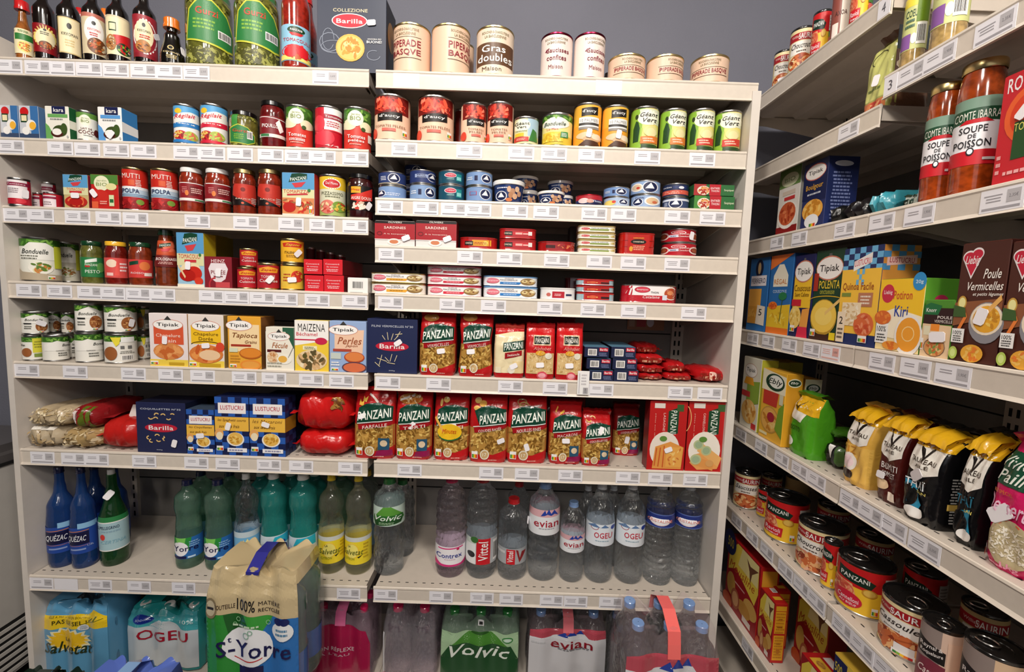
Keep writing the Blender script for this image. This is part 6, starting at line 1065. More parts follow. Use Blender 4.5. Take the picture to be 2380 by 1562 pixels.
YOP = 'P 2c8c34 0 0 .5 0 .5 .66 0 .66|P 3c9c3c .36 .66 .8 .66 .7 .5 .5 .5|P 2c70b8 .5 0 1 0 1 .66 .74 .66 .5 .4|P 1c5c24 .2 .66 .4 .66 .55 .45 .3 .3|P c8b48c 0 .66 1 .64 1 .98 0 1|T .21 .715 .2 .035 3c2c20 BOUTEILLE|T .44 .73 .22 .09 1c1c1c 100%|T .7 .75 .24 .04 2c2420 MATIÈRE|T .7 .7 .24 .035 2c2420 RECYCLÉE|E .06 .7 .08 .08 8c7c60|E .06 .7 .06 .06 c8bca0|L .02 .7 .1 .7 .02 2c2c34|E .46 .4 .27 .16 f2f2f6|R .36 .0 .62 .25 141448|A .46 .33 .16 .035 .012 200 340 c83030|T .53 .385 .8 .13 16164c S-Yorre|T .26 .45 .035 .04 16164c t|E .84 .54 .12 .075 f0f2f4|E .8 .62 .05 .03 14205c|E .87 .62 .05 .03 14205c|G .76 .5 .92 .57 2 5c8cb0|A .45 .5 .03 .02 .008 0 360 8ab8a0|A .5 .53 .02 .014 .008 0 360 8ab8a0|A .36 .62 .02 .014 .006 0 360 a0d0a0|A .32 .58 .015 .01 .006 0 360 a0d0a0|A .68 .6 .02 .014 .006 0 360 a0d0a0|G .28 .56 .66 .59 1 c8e0c0'
yp = PK(472, 696, 1312, -.185, .2883, YOP, 'large beige, green and blue pack standing in front of the shelves', .345, cap='nb', artv=(.06, .99), closed=True, htop=1.06, topcol='c4b088', bl='3c64a8', film_=('film_clear', 'dcd8e0', .15), body='green', handle='30308c', hv=.95)
CXP = 'P a81848 0 -.5 1 -.5 1 .3 .93 .56 .6 .68 0 .64|T .4 .18 .66 .1 e0c8d0 TON_RÉFLEXE|T .4 .06 .5 .06 d0a8b8 MINCEUR'.replace('MINCEUR', 'À_L’EAU')
PK(719, 862, 1395, .06, Z0, CXP, 'crimson wrapped pack behind the pink strap', .315, cap='d81f5c', artv=(.35, 1.02), film_=('film_rose', 'c8a8b8', .3), body='pink', handle='e070a0')
PK(885, 1012, 1400, .06, Z0, 'P e8e8ec 0 0 .04 0 .03 .7 0 .7|P d83c70 0 0 .05 0 .05 .15 0 .15', 'clear pack of bottles with pink caps seen end-on', .315, nb=2, rows=3, cap='d81f5c', body='pink', film_=('film_clear', 'dcd8e0', .12))
VOP = 'R 0 -.6 1 0 24502c|P a8c8a0 0 0 1 0 1 .7 .8 .66 .5 .72 .2 .66 0 .7|P 4c8c34 .36 .68 .64 .68 .9 .3 1 0 0 0 .1 .3|P 24502c .12 .36 .9 .36 1 0 0 0|E .5 .68 .12 .04 2c5c24|I .5 .19 .78 .3 eef4ea Volvic|A .86 .52 .06 .05 .012 0 360 2c7c3c|E .86 .52 .045 .04 c8e0d0|P 1c1c1c .06 .68 .16 .62 .12 .64|R .47 .86 .55 1 f0f0f0|R .485 .88 .535 .96 2c2c2c'
PK(1020, 1208, 1409, .055, Z0, VOP, 'green wrapped pack of water with volcano drawing', .32, cap='2c7c3c', artv=(.42, .95), film_=('film_green', 'a0c0a4', .3), body='clear')
EVP = 'R 0 -.7 1 .5 d4d2d6|P b84a58 0 .48 1 .48 1 .68 .8 .72 .2 .72 0 .66|R 0 .46 .3 .5 dcdce0|P d8d8dc .2 .44 .8 .44 .72 .56 .5 .58 .3 .52|P 24409c .36 .52 .46 .64 .49 .56 .5 .52|P 24409c .48 .56 .55 .68 .62 .54 .55 .56|P 24409c .6 .57 .67 .66 .71 .56|T .55 .34 .54 .2 8c1424 evian|G .35 .2 .78 .26 2 5a5a60|G .02 .36 .25 .44 1 c4c4c8'
PK(1225, 1412, 1411, .055, Z0, EVP, 'red and white wrapped pack of water under the shelf, blue caps', .325, cap='7c9cd0', artv=(.45, 1.0), film_=('film_pinkish', 'd0b4ba', .13), body='clear', handle='e87880')
PK(1446, 1673, 1432, -.19, .1443, EVP, 'red and white pack with a coral strap in front of the right bay', .345, cap='7c9cd0', artv=(.43, .98), film_=('film_pinkish', 'd0b4ba', .13), body='clear', handle='f8706c')
PK(1420, 1462, 1440, .03, Z0, 'R 0 0 .6 .4 d8d8dc', 'clear bottle pair with blue caps left of the coral-strapped pack', .325, nb=1, rows=2, cap='7c9cd0', body='clear', film_=('film_clear', 'dcd8e0', .12))
for a_, b_, y_, bd_, cp_, l_ in ((232, 398, 1398, 'green', 'dg', 'green-tinted with dark caps, behind the sky-blue and teal packs'), (664, 828, 1402, 'pink', 'd81f5c', 'clear with pink caps, behind the crimson pack'), (1030, 1194, 1408, 'clear', '7c9cd0', 'clear with blue caps, behind the volcano pack'), (1424, 1586, 1415, 'clear', 'c02028', 'clear with red caps, behind the coral-strapped pack')):
    PK(a_, b_, y_, .253, Z0, '', 'rear bottle trio, '+l_, .315, rows=1, cap=cp_, body=bd_, film_=('film_clear', 'dcd8e0', .12))
# front floor packs, only their tops in view
def PF(xl, xr, yt, Y, spec, label, h, **kw):
    zt = None; X = atY((xl+xr)/2, yt+25, Y+.08).x; zt = atY((xl+xr)/2, yt, Y+.15).z; x1 = atY(xl, yt, Y+.08).x; x2 = atY(xr, yt, Y+.08).x
    h = zt/(1.01 if kw.get('htop', 1) == 1 else 1.05)
    return make('pack', 'water_multipack', label, 'multipack', (X, Y, .0003), 0, x2-x1, h, spec, kw)
def pallet(X, Y, z, w, d, label):
    t_ = thing('wooden_pallet', label, 'pallet', (X, Y, z), 0, 'pallets under the front packs'); wd_ = smat('pallet_wood', 'a5835a', .8, 30, .2) if 'plt' not in MC else MC['plt']; MC['plt'] = wd_
    for i in range(4): mb = MB(); y = i*(d-.035)/3; mb.box(-w/2, y, .122, w/2, y+.035, .144, wd_); mb.build('deck_board', t_)
    for x in (-w/2, -.02, w/2-.04): mb = MB(); mb.box(x, 0, .0, x+.04, d, .02, wd_); mb.build('runner', t_); mb = MB(); mb.box(x, 0, .02, x+.04, d, .122, wd_); mb.build('block', t_)
pallet(-.250, -.187, .0003, .19, .15, 'small wooden pallet on the floor, lower one under the beige-topped pack')
pallet(-.250, -.187, .1446, .19, .15, 'small wooden pallet directly under the beige-topped pack')
pallet(.80, -.192, .0003, .19, .15, 'small wooden pallet under the coral-strapped pack')
PFS = [(44, 194, 1508, '', 'dark green bottle pack at the lower left corner', dict(closed=True, htop=1.06, cap='dg', film_=('film_darkgreen', '14241c', .9), body='dgreen', handle='1c2c24')),
 (206, 402, 1508, 'R 0 0 1 1 5c74c0', 'periwinkle blue wrapped pack at the bottom edge', dict(closed=True, htop=1.06, cap='7c90d0', film_=('film_periwinkle', '5c74c8', .88), body='blue', handle='8cb0e0')),
 (718, 868, 1530, '', 'clear pack with pink cap and pink strap at the bottom edge', dict(cap='e8487c', film_=('film_clear', 'dcd8e0', .15), body='pink', handle='e0608c')),
 (1252, 1420, 1538, '', 'clear pack with blue caps at the bottom edge', dict(cap='5c80d0', film_=('film_clear', 'dcd8e0', .15), body='clear', handle='6c98d8'))]
for a, b, y_, sp, l, kw in PFS: r = PF(a, b, y_, -.27, sp, l, .30, **kw)

# ================================================================== right-hand shelving
MEAT = lambda a, b: 'B .5 .2 .46 .2 %s %s d88850 8c3418 e8b078' % (a, b)
def STEW(t1, rot='X'): return 'H .74 .92 a81c24|R 0 .74 1 .92 a81c24|T .26 .84 .34 .06 e8c0b8 William|T .66 .83 .62 .13 f4f0ec SAURIN|P f0ebe4 .06 .42 .94 .42 .9 .72 .1 .72|I .5 .62 .8 .13 2c2420 %s|G .3 .46 .7 .52 1 5a4a40|B .5 .22 .48 .22 b8542c d88850 8c3418 e8b078 c86838|' % t1
cr = dict(base='ecd9a6', lid='k', tab=True)
Rr('can', 'F0', 1800, 1846, 66, STEW('Choucroute')+'K .5 .25 .2', 'sauerkraut_tin', 'tin can', 'sauerkraut tin on the topmost right shelf, furthest from the camera', h=.118, x0=.03, **cr)
Rr('can', 'F0', 1838, 1896, 16, STEW('Choucroute')+'|R .86 0 1 .8 f0ece4', 'sauerkraut_tin', 'tin can', 'sauerkraut tin on the topmost right shelf, second from the far end', h=.122, x0=.015, **cr)
RAV = 'P c81c20 0 .55 1 .55 1 1 0 1|P 102c20 .05 .66 .62 .6 .7 .74 .5 .84 .05 .9|T .34 .75 .5 .1 f0f0ea PANZANI|P e8a878 .0 .3 .4 .3 .3 .6 0 .6|B .14 .45 .2 .14 d86848 e88868 c84c38|E .6 .52 .13 .09 c8902c|E .6 .52 .1 .07 e0b858|P c81c24 .02 .12 .48 .1 .5 .34 .05 .34|T .26 .25 .36 .1 f4dce0 Ravioli|T .26 .15 .3 .05 f4dce0 bœuf|N .66 .06 .1 .16|R .82 .56 1 .9 d0ccc8|G .84 .6 .98 .86 4 8c8884|R .82 .42 1 .54 4c7a3c|R .82 .28 1 .4 c86058|R .82 .05 1 .26 d8d4d0|Z .86 .08 .98 .2'
Rr('can', 'F0', 1888, 1934, None, RAV, 'ravioli_tin', 'tin can', 'ravioli tin on the topmost right shelf, dark green logo cut by the frame', h=.118, x0=.02, base='f0c030', lid='k', tab=True)
Rr('can', 'F0', 1930, 1975, None, 'R 0 0 .5 1 8c4a40|R .1 .1 .4 .4 f0e0d8|R .5 .1 .9 .9 f0e6dc|T .5 .6 .6 .1 5a3430 AXOA', 'meat_tin', 'tin can', 'brown and cream tin on the topmost right shelf', h=.118, x0=.02, base='e8dcd0', lid='k', tab=True)
Rr('can', 'F0', 1972, 2020, None, RAV, 'ravioli_tin', 'tin can', 'yellow and red ravioli tin on the topmost right shelf, nearest', h=.118, x0=.02, base='f0c030', lid='k', tab=True)
# beans bag, asparagus jars
bb = Rr('bag', 'F1', 1999, 2062, 70, 'R 0 0 1 1 a8a85c|P c8c878 .05 .2 .95 .2 .95 .85 .05 .85|A .5 .7 .25 .08 .03 20 250 3c3c20|G .2 .3 .8 .36 1 6c7a3c|R .1 .05 .9 .18 c87848|B .5 .11 .3 .06 c83c28 e8a070|K .55 .42 1.4', 'bean_bag', 'bag', 'bag of dry white beans with a green front, above the second bay shelf', base='6c4a38', d=.09, seed=4, h=.165, x0=.03, w=.07)
mb = MB()
art(mb, 'Q 0 .3 1 .7 6a4c3c .09 24 ecdcc8 d8c0a0 f4e8dc|R 0 .7 1 .98 3c4448', lambda u, v, off: (.035+off+.003, .004+u*.082, v*.165), 9, 'g'); mb.build('bean_window', bb)
ASP = 'H 0 1 ccd08c|R 0 .82 1 1 ecd84c|T .4 .68 .6 .14 2c4c3c COEURS|R 0 .02 .34 .3 8a5ca0|E .46 .2 .12 .1 f4f4e8|P 6c8c1c .5 .5 .95 .5 .95 .95 .5 .95|Z .55 .08 .92 .48|G .1 .4 .48 .6 2 4c6c5c'
Rr('jar', 'F9', 2100, 2158, None, ASP, 'asparagus_jar', 'jar', 'jar of white asparagus with a yellow and green label, far one', h=.175, x0=.02, base='ccd08c', cont='c0a064', lid='gl', v0=.22, v1=.78)
Rr('jar', 'F9', 2164, 2250, None, ASP, 'asparagus_jar', 'jar', 'jar of white asparagus, near one with a barcode facing out', h=.195, x0=.015, base='ccd08c', cont='c0a064', lid='gl', v0=.22, v1=.82)
# third row: boxes, pouches, fish soup
Rr('box', 'F2', 1802, 1850, 388, 'R 0 .72 1 1 6c8c4c|E .5 .82 .4 .1 d8dcb8|T .5 .82 .5 .06 7c8c5c BIO|R .2 .6 .8 .66 d8c8b8|R .3 .52 .8 .57 c83838|R 0 0 1 .14 8c1c1c|E .5 .3 .46 .2 f0ece4|B .5 .32 .4 .17 c85c34 e08050 a83c1c', 'grain_box', 'box', 'white organic grain box left of the dark blue one', base='e8e2da', side='b0aca4', d=.04, x0=.03)
Rr('box', 'F2', 1858, 1912, 374, 'P 16204c 0 .45 1 .4 1 1 0 1|E .5 .84 .44 .12 c86858|E .5 .84 .42 .105 f4f0ec|T .5 .835 .6 .08 17120f Tipiak|T .5 .62 .72 .1 e0a838 Boulgour|G .2 .5 .8 .55 1 c8ccd8|B .5 .28 .44 .16 e8a848 f0c468 c88428|E .5 .12 .3 .1 f0f0f4|N .4 .02 .3 .1', 'bulgur_box', 'box', 'dark blue bulgur box with a white oval logo', base='2c3464', side='1c2858', d=.075, x0=.02, sart='E .5 .9 .3 .04 d8d8e0|G .15 .1 .85 .8 14 7c88b8')
for i, (a, b, t_, c_, x, l) in enumerate(((1922, 1952, 470, '141414', .03, 'black noodle pouch lying next to the bulgur box'), (1957, 2008, 455, '181416', .02, 'black noodle pouch lying in the middle with a white edge'), (2015, 2062, 440, '3c98a8', .03, 'bright teal pouch lying at the bay joint'))):
    Rr('pillow', 'F2', a, b, t_, ('L .1 .2 .9 .2 .06 e8d8b8' if i == 1 else ''), 'noodle_pouch', 'packet', l, base=c_, d=.13, seed=i*5+2, h=.045 if i < 2 else .05, x0=x, lumps=.18)
Rr('pillow', 'F2', 2088, 2140, 440, 'G .2 .1 .8 .9 3 3c4c3c', 'noodle_pouch', 'packet', 'white and green pouch lying beside the fish soup jars', base='c0c8bc', d=.12, seed=30, h=.04, x0=.06)
SOUP = 'H .84 1 7c9a88|H .64 .84 1c4a30|T .5 .74 .9 .12 f0f0e4 COMTE_IBARRA|H .2 .64 f0eef2|H 0 .22 c81c28|P c81c28 .15 .62 .85 .62 .7 .68 .3 .68|T .46 .53 .56 .1 14141c SOUPE|T .46 .43 .16 .06 14141c DE|T .46 .32 .72 .11 14141c POISSON|E .45 .2 .08 .06 1c1c24|E .45 .2 .055 .04 f0f0f4|R .7 .06 .98 .1 d0c8c8'
for i, (a, b, t_) in enumerate(((2154, 2240, 214), (2226, 2342, 160))):
    Rr('jar', 'F2', a, b, t_, SOUP, 'fish_soup_jar', 'jar', 'gold-lidded orange fish soup jar with a white and red label, %s one' % ('far', 'near')[i], h=(.205, .215)[i], x0=.012, base='f0eef2', cont='a84414', lid='gl', v0=.22, v1=.72, sh=.84, lidh=.07, tw=-.1, neck=.88)
Rr('box', 'F2', 2302, 2440, 196, 'T .42 .9 .66 .13 f4eeee ROYCO|E .6 .6 .5 .26 e8602c|E .6 .6 .4 .2 d83c20|P 204c24 .3 .22 .8 .22 .8 .55 .3 .55|T .55 .5 .5 .07 e8e070 TOMATE|E .85 .3 .25 .12 e05030|G .2 .08 .9 .14 1 f0b0b0|G .05 .1 .14 .3 3 f0b0b0|K .45 .62 .9', 'soup_sachet_box', 'box', 'bright red soup sachet box cut by the right edge of the picture', base='c8202c', side='a01820', d=.08, x0=.015, h=.165)
# fourth row
FG = dict(d=.06, x0=.015)
Rr('box', 'F3', 1733, 1776, 600, 'E .5 .86 .2 .12 141c3c|E .5 .86 .08 .08 c8a878|R .1 .62 .9 .76 f0eaf0|T .5 .69 .7 .07 2c2c4c FERRERO|P e8a848 .05 .3 .7 .3 .7 .58 .05 .58|Q .05 .1 .7 .34 d89838 .1 8 e8b050|P e8dccc .5 .1 .95 .08 .95 .34 .55 .36|T .72 .26 .16 .09 3a3028 5', 'couscous_box', 'box', 'blue couscous box nearest the dark corner', base='2c6cb0', side='1c4c84', **FG)
Rr('box', 'F3', 1779, 1830, 592, 'P e87838 0 1 1 1 0 .82|P f4ecd8 .18 .6 .82 .6 .82 .74 .6 .88 .4 .88 .18 .74|T .5 .67 .56 .08 c87828 RÉGAL|T .5 .54 .6 .04 c8dcf0 COUSCOUS|P e8c030 0 0 1 0 1 .38 0 .34|P e87828 0 0 1 0 1 .08 0 .08|Q .05 .1 .95 .3 - .08 8 d8a828 f0d458|L .6 .16 .66 .44 .03 3c5c2c|E .66 .48 .18 .05 2c7c4c|B .25 .36 .2 .05 e87828 c85020', 'couscous_box', 'box', 'blue and yellow couscous box with palm tree and orange corner', base='2c6cb0', side='1c4c84', **FG)
TPL = 'L .5 .96 .5 .9 .1 5c5c5c|E .5 .8 .46 .135 c87860|E .5 .8 .44 .12 f8f4f0|T .5 .79 .66 .1 17120f Tipiak|'
Rr('box', 'F3', 1833, 1878, 592, 'P f0c030 .06 .36 .94 .36 .94 .8 .06 .8|'+TPL+'T .5 .6 .8 .08 7c5410 Couscous|T .5 .52 .7 .05 7c5410 Saint_Calixte|R .02 .38 .5 .46 c82838|B .25 .24 .3 .14 f0cc70 f4dc90 d8ac48|P e8a048 .5 .1 .9 .1 .95 .36 .6 .34|P d82c4c .4 -.0 .95 0 .9 .13 .45 .13|N .04 .06 .24 .08', 'couscous_box', 'box', 'navy and yellow couscous box with a large white oval logo', base='1c2050', side='2c2c5c', **FG)
Rr('box', 'F3', 1880, 1946, 580, TPL+'R 0 .55 .16 .75 a83020|T .55 .62 .7 .09 e8c83c POLENTA|T .5 .54 .5 .05 a8a83c onctueuse|A .5 .44 .6 .05 .02 0 180 e8b828|E .45 .26 .46 .2 b8902c|E .45 .27 .44 .18 f0c850|E .45 .27 .3 .1 f4d46c|L .5 .3 .98 .46 .04 e8c070|R 0 0 1 .07 3c1c10|N .03 .04 .18 .08|R .72 .02 .92 .1 ecd020', 'polenta_box', 'box', 'dark green polenta box with a white oval logo', base='143c28', side='3c1c18', **FG)
Rr('box', 'F3', 1942, 2030, 574, 'C 0 .76 1 1 7 4 6cb4e0|P f4c040 0 .12 1 .12 1 .78 0 .78|P f4f0ec .3 .76 .75 .84 .75 .94 .3 .86|U .52 .85 .4 .06 d8485c LUSTUCRU|C .4 .62 .6 .78 3 3 6cb4e0|T .46 .6 .8 .09 9c4c1c Quinoa_Facile|R .05 .5 .3 .54 7c8c3c|R .5 .4 .86 .54 b87858|G .55 .42 .82 .52 3 f0e0d0|Q .1 .2 .6 .44 f0dcb8 .05 16 f8ecd4 d8b888|B .7 .22 .25 .12 d86838 e89068 c84c28|R 0 .02 .22 .34 f0dcc0|T .11 .25 .1 .08 2c2420 2|G .03 .05 .2 .18 3 5c4c40|N .6 .04 .22 .07', 'quinoa_box', 'box', 'yellow quinoa box with a light blue chequered top', base='1c2c60', side='d89040', top='1c2c60', d=.075, x0=.012, sart='C 0 .76 1 1 5 4 4c8cc0|P f0c0b8 .1 .8 .9 .83 .9 .91 .1 .88|T .5 .855 .66 .05 a83440 LUSTUCRU|P e8c8a0 .05 .4 .95 .42 .95 .68 .05 .66|T .5 .6 .5 .06 6c4c20 Facile|R 0 0 1 .12 1c2c60')
Rr('box', 'F3', 2032, 2132, 648, 'P f4c428 0 .3 1 .3 1 1 0 1|P f8ecd0 0 .2 1 .15 1 .5 .4 .6 0 .5|E .2 .8 .15 .13 c82c44|T .2 .81 .2 .07 f4e0e0 Liebig|T .55 .78 .42 .12 c8502c Potiron|T .55 .56 .3 .15 24409c Kiri|E .88 .96 .14 .12 2c8cc8|T .88 .95 .16 .06 d8ecf4 20g|E .76 .24 .3 .28 f0ece8|E .76 .25 .26 .23 f0a030|A .76 .26 .12 .09 .02 0 360 f8d490|R .0 .1 .3 .38 f4f2ee|T .14 .3 .22 .08 1c1c1c 100%|G .03 .12 .27 .24 3 3c3c3c|B .14 .46 .2 .1 d86828 e88838|B .4 .08 .2 .06 e89838 d87028', 'pumpkin_soup_carton', 'carton', 'yellow pumpkin soup carton with green side', base='f4dca0', side='5c9c30', top='4c8c2c', d=.062, x0=.012, sart='E .5 .72 .2 .07 c82c5c|G .1 .1 .4 .6 6 c8e0a0')
Rr('box', 'F3', 2137, 2203, 697, 'R 0 .58 1 .86 2c1414|P 1c6c3c 0 .74 .5 .74 .6 .9 .2 .95 0 .9|T .25 .82 .36 .07 f0f0ea Knorr|T .74 .7 .5 .05 f0e8e0 POULE|T .7 .63 .6 .05 f0e8e0 VERMICELLE|P e8c8a0 0 0 1 0 1 .56 0 .58|R .3 .46 .6 .58 f09030|R .06 .38 .28 .54 e8e0c0|B .5 .18 .34 .16 d89858 e8c080 7c9c4c c86c38|A .5 .18 .36 .16 .02 0 360 6c4c40|N .0 .12 .1 .2|K .6 .36 .1 1.3', 'soup_carton', 'carton', 'small green-topped soup carton with brown band', base='4c8c2c', side='6ca040', d=.05, x0=.012)
LB = 'E .19 .885 .15 .055 f4ecec|E .36 .91 .13 .05 f4ecec|P f4ecec .05 .87 .27 .7 .48 .9 .3 .9|E .19 .882 .125 .043 c8203c|E .36 .906 .11 .038 c8203c|P c8203c .08 .87 .27 .725 .45 .892 .3 .88|I .27 .85 .32 .09 f8f0f0 Liebig|I .72 .74 .36 .08 f4ece4 Poule|I .6 .64 .74 .07 f4ece4 Vermicelles|I .68 .57 .62 .035 f4ece4 et_petits_légumes|P 8c5434 0 .3 1 .4 1 .54 0 .5|E .16 .5 .1 .06 c89c40|E .16 .5 .075 .045 f0e8a0|E .72 .34 .36 .17 8c8a90|E .72 .37 .33 .13 f0e0c8|B .72 .37 .28 .11 e8a830 f0c860 c88820|L .75 .44 .98 .55 .05 e8b060|L .12 .24 .3 .4 .05 e88038|P 3c5c2c 0 .38 .3 .38 .25 .46 0 .48|R .02 .16 .3 .28 f4f2f0|T .15 .245 .2 .035 1c1c1c 100%|G .05 .17 .27 .225 3 3c3c3c|E .1 .07 .1 .055 b8d060|E .1 .07 .06 .035 d8e890|B .52 .08 .24 .075 e8a838 f0c060 e88030|K .62 .39 1.3 1.2'
Rr('box', 'F3', 2205, 2312, 562, LB, 'soup_carton', 'carton', 'tall brown soup carton with red heart logo, far one', base='4a2218', side='381410', top='6c3028', d=.075, x0=.012)
Rr('box', 'F3', 2316, 2440, 556, LB.replace('|K .62 .39 1.3 1.2', ''), 'soup_carton', 'carton', 'tall brown soup carton with red heart logo, cut by the picture edge', base='4a2218', side='381410', top='6c3028', d=.075, x0=.012)
# fifth row: wheat, rice
Rr('box', 'F4', 1718, 1757, 832, 'E .45 .82 .36 .1 c8a898|E .45 .82 .34 .09 f4f0ec|T .45 .82 .5 .07 17120f Tipiak|P 8caa40 .3 .3 1 .4 1 .7 .3 .65|P e8a028 .1 .62 .7 .62 .6 .72 .2 .72|R .02 .44 .5 .52 c83838|B .5 .24 .42 .17 e8b868 f0d090 c88838|R .7 .02 .95 .1 c83030', 'grain_box', 'box', 'pale grain box with small oval logo at the far end', base='e0dccc', side='c8c43c', d=.05, x0=.015)
for i, (a, x) in enumerate(((1757, .075), (1786, .122))):
    Rr('box', 'F4', a, a+30, 838, 'R 0 .8 1 1 c0c040|E .5 .88 .4 .06 ecebd8', 'grain_box', 'box', 'yellow-green grain box in the back, %s' % ('first behind the pale one', 'furthest from the front')[i], base='b8952c', side='c0b840', d=.045, x0=x, w=.08)
EB = 'P f4ecd0 0 .7 1 .7 1 .95 0 1|E .55 .84 .4 .12 20402c|E .58 .85 .3 .09 f4f4ec|I .56 .84 .6 .1 142014 Ebly|P c83c30 .1 .5 .7 .5 .75 .7 .1 .7|E .45 .3 .4 .19 c89848|B .45 .3 .36 .17 e8b058 f0cc80 c88430|E .5 .34 .16 .07 a82838|P 7ca030 .7 .2 1 .1 1 .6 .8 .5|R .8 .56 .95 .7 d8d4b8|R .05 .06 .4 .1 f0e4b0'
Rr('box', 'F4', 1762, 1814, 862, EB, 'wheat_box', 'box', 'yellow wheat box with slanted black logo, frontmost', base='ecb43c', side='d89c28', d=.045, x0=.012, sart='E .5 .88 .4 .06 f0ecd0|E .5 .88 .36 .045 28402c|I .5 .88 .5 .04 f0f0e8 Ebly')
for i in range(3): Rr('box', 'F4', 1812+i*4, 1850, (874, 876, 880)[i], '', 'wheat_box', 'box', 'yellow wheat box seen from its narrow side, %s behind the front one' % ('first', 'second', 'third')[i], base='c8902c', side='dca42c', d=.045, x0=(.065, .118, .175)[i], w=.10, sart='R .0 .78 1 1 f0e8c8|E .5 .87 .42 .065 20402c|E .52 .875 .3 .045 f0f0e8|I .5 .87 .5 .045 142014 Ebly|G .1 .66 .9 .74 2 8c6c20')
TAUR = 'P f4eee4 .1 .56 .5 .48 .9 .56 .95 .84 .05 .84|P f0b820 0 .8 1 .8 1 1 0 1|P 1c1410 .2 .86 .44 .78 .5 .7 .56 .78 .8 .88 .62 .76 .5 .64 .38 .76|T .5 .66 .7 .05 3a2c20 TAUREAU|T .5 .6 .36 .045 3a2c20 AILÉ|'
Rr('bag', 'F4', 1824, 1876, 920, 'P f4eee4 0 .6 .6 .56 .8 .8 0 .96|P f0b820 .2 .74 1 .7 1 1 0 1|P 1c1410 .1 .88 .3 .8 .5 .92 .3 .72|T .35 .44 .5 .08 1c3c10 RISOTTO|E .2 .2 .16 .08 f4f0e8', 'rice_bag', 'bag', 'green risotto bag with a yellow top', base='4c9c20', d=.075, seed=2, x0=.02, n=4)
Rr('pillow', 'F4', 1904, 1948, 1008, 'L .05 .2 .3 .1 .05 e8b850|R .5 .2 .6 .8 e8e4e0|R .62 .15 .74 .85 3c3c3c|R .76 .15 .95 .85 4c6c3c', 'rice_pouch', 'packet', 'black pouch with green top lying between rice bags', base='16120f', d=.14, seed=3, h=.062, x0=.05)
Rr('pillow', 'F4', 1906, 1946, 1008, '', 'rice_pouch', 'packet', 'green pouch lying on top of the black one', base='3c6c1c', d=.10, seed=8, h=.02, x0=.07, z=ZR[4]+.064)
RC = [(1953, 2008, 948, TAUR+'P e8b858 0 0 1 0 1 .52 0 .5|T .3 .44 .5 .09 c88830 RIZ|E .3 .28 .3 .12 f4ece4|E .3 .28 .2 .08 f8dce0|E .3 .12 .26 .06 2c140c', 'e4b04c', 'golden rice bag with a bull logo, furthest of the four', .085, None),
 (2028, 2086, 968, TAUR+'T .55 .42 .6 .07 f0e8e4 BASMATI|T .55 .33 .5 .06 f0e8e4 COMPLET|E .3 .2 .3 .06 e8c8a0|R .6 .04 .85 .14 f0e0d0|K .3 .3 .1', '4a1410', 'dark brown wholegrain rice bag with a yellow folded top', .085, None),
 (2087, 2168, 997, TAUR+'T .42 .41 .6 .1 e8f0f4 THAÏ|P 2c8cb0 .1 .42 .4 .4 .6 .2 .5 .1 .3 .12|E .2 .26 .3 .12 0c0c0c|T .6 .33 .3 .03 e8d870 SAN|E .45 .1 .26 .06 f4f0ec|K .45 .5 .7 1.3', '0e0d0f', 'black Thai rice bag with narrow side to the front', .10, 'G .1 .1 .9 .7 16 c8c4c0|R .05 .28 .95 .36 e8c060'),
 (2206, 2264, 1010, TAUR+'T .42 .41 .66 .1 2c6c84 THAÏ|P 2c8cb0 .3 .3 .7 .34 .8 .12 .6 .1|E .3 .2 .3 .1 0c0c0c|T .66 .32 .3 .03 e8d870 SAN|E .6 .1 .26 .05 e8e4e0', '0c0c0e', 'black Thai rice bag beside the pink one', .09, None)]
for i, (a, b, t_, s_, c_, l, d_, sa) in enumerate(RC):
    r = Rr('bag', 'F4', a, b, t_, s_, 'rice_bag', 'bag', l, base=c_, d=d_, seed=i*7+1, x0=(.03, .03, .02, .03)[i], n=6, lean=.3, lumps=.07)
    mb = MB(); hh = r['_h']; W2 = r.children[0].dimensions.x/2 if False else None
    wv = max(abs(v.co.x) for v in r.children[0].data.vertices)
    pf = [(.05, .855), (.10, .93), (.26, .99), (.45, 1.015), (.7, .98), (.97, .88)]; vs = []; NU = 14
    for t_i, (py_, pz_) in enumerate(pf):
        for u_i in range(NU+1):
            u = u_i/NU*2-1; e = abs(u)**3; vs.append((u*wv*(1.01-.10*sin(pi*t_i/5)), d_*(py_+.02*sin(u*9+i)), hh*(pz_-.05*e*(1 if t_i else .2)+.010*sin(u*7+t_i*2+i*3)+.006*sin(u*17+t_i*5))))
    mb.add(vs, [(a_*(NU+1)+b_, a_*(NU+1)+b_+1, (a_+1)*(NU+1)+b_+1, (a_+1)*(NU+1)+b_) for a_ in range(5) for b_ in range(NU)], M('f0b820', 'x'))
    mb.build('yellow_top_fold', r, True, 1.2)
    if sa:
        mb = MB(); art(mb, sa, lambda u, v, off: (wv*1.0+.0015+off, .015+u*(d_-.03), v*hh*.8), 9, 'g'); mb.build('side_print', r)
Rr('bag', 'F4', 2270, 2400, 1028, 'P 1c5038 .02 .64 .98 .64 .98 .9 .02 .9|I .42 .82 .7 .09 f0f4ea Vivien|I .42 .71 .7 .09 f0f4ea Paille|T .3 .59 .4 .035 e88030 RIZ_SPÉCIAL|I .44 .49 .9 .13 f8c8e0 Desserts|A .55 .16 .4 .22 .03 40 140 f06038|E .55 .22 .42 .18 c8b890|Q .2 .1 .9 .34 - .035 60 f0e4cc e0d0b0 fcf4e4|G .2 .02 .6 .05 1 f8a0c0|T .62 .05 .3 .05 f8a0c0 1kg|N .02 .05 .14 .1|K .3 .42 .7 1.6', 'rice_bag', 'bag', 'bright pink dessert rice bag with a dark green panel', base='d81c64', d=.1, seed=2, x0=.02, n=4)
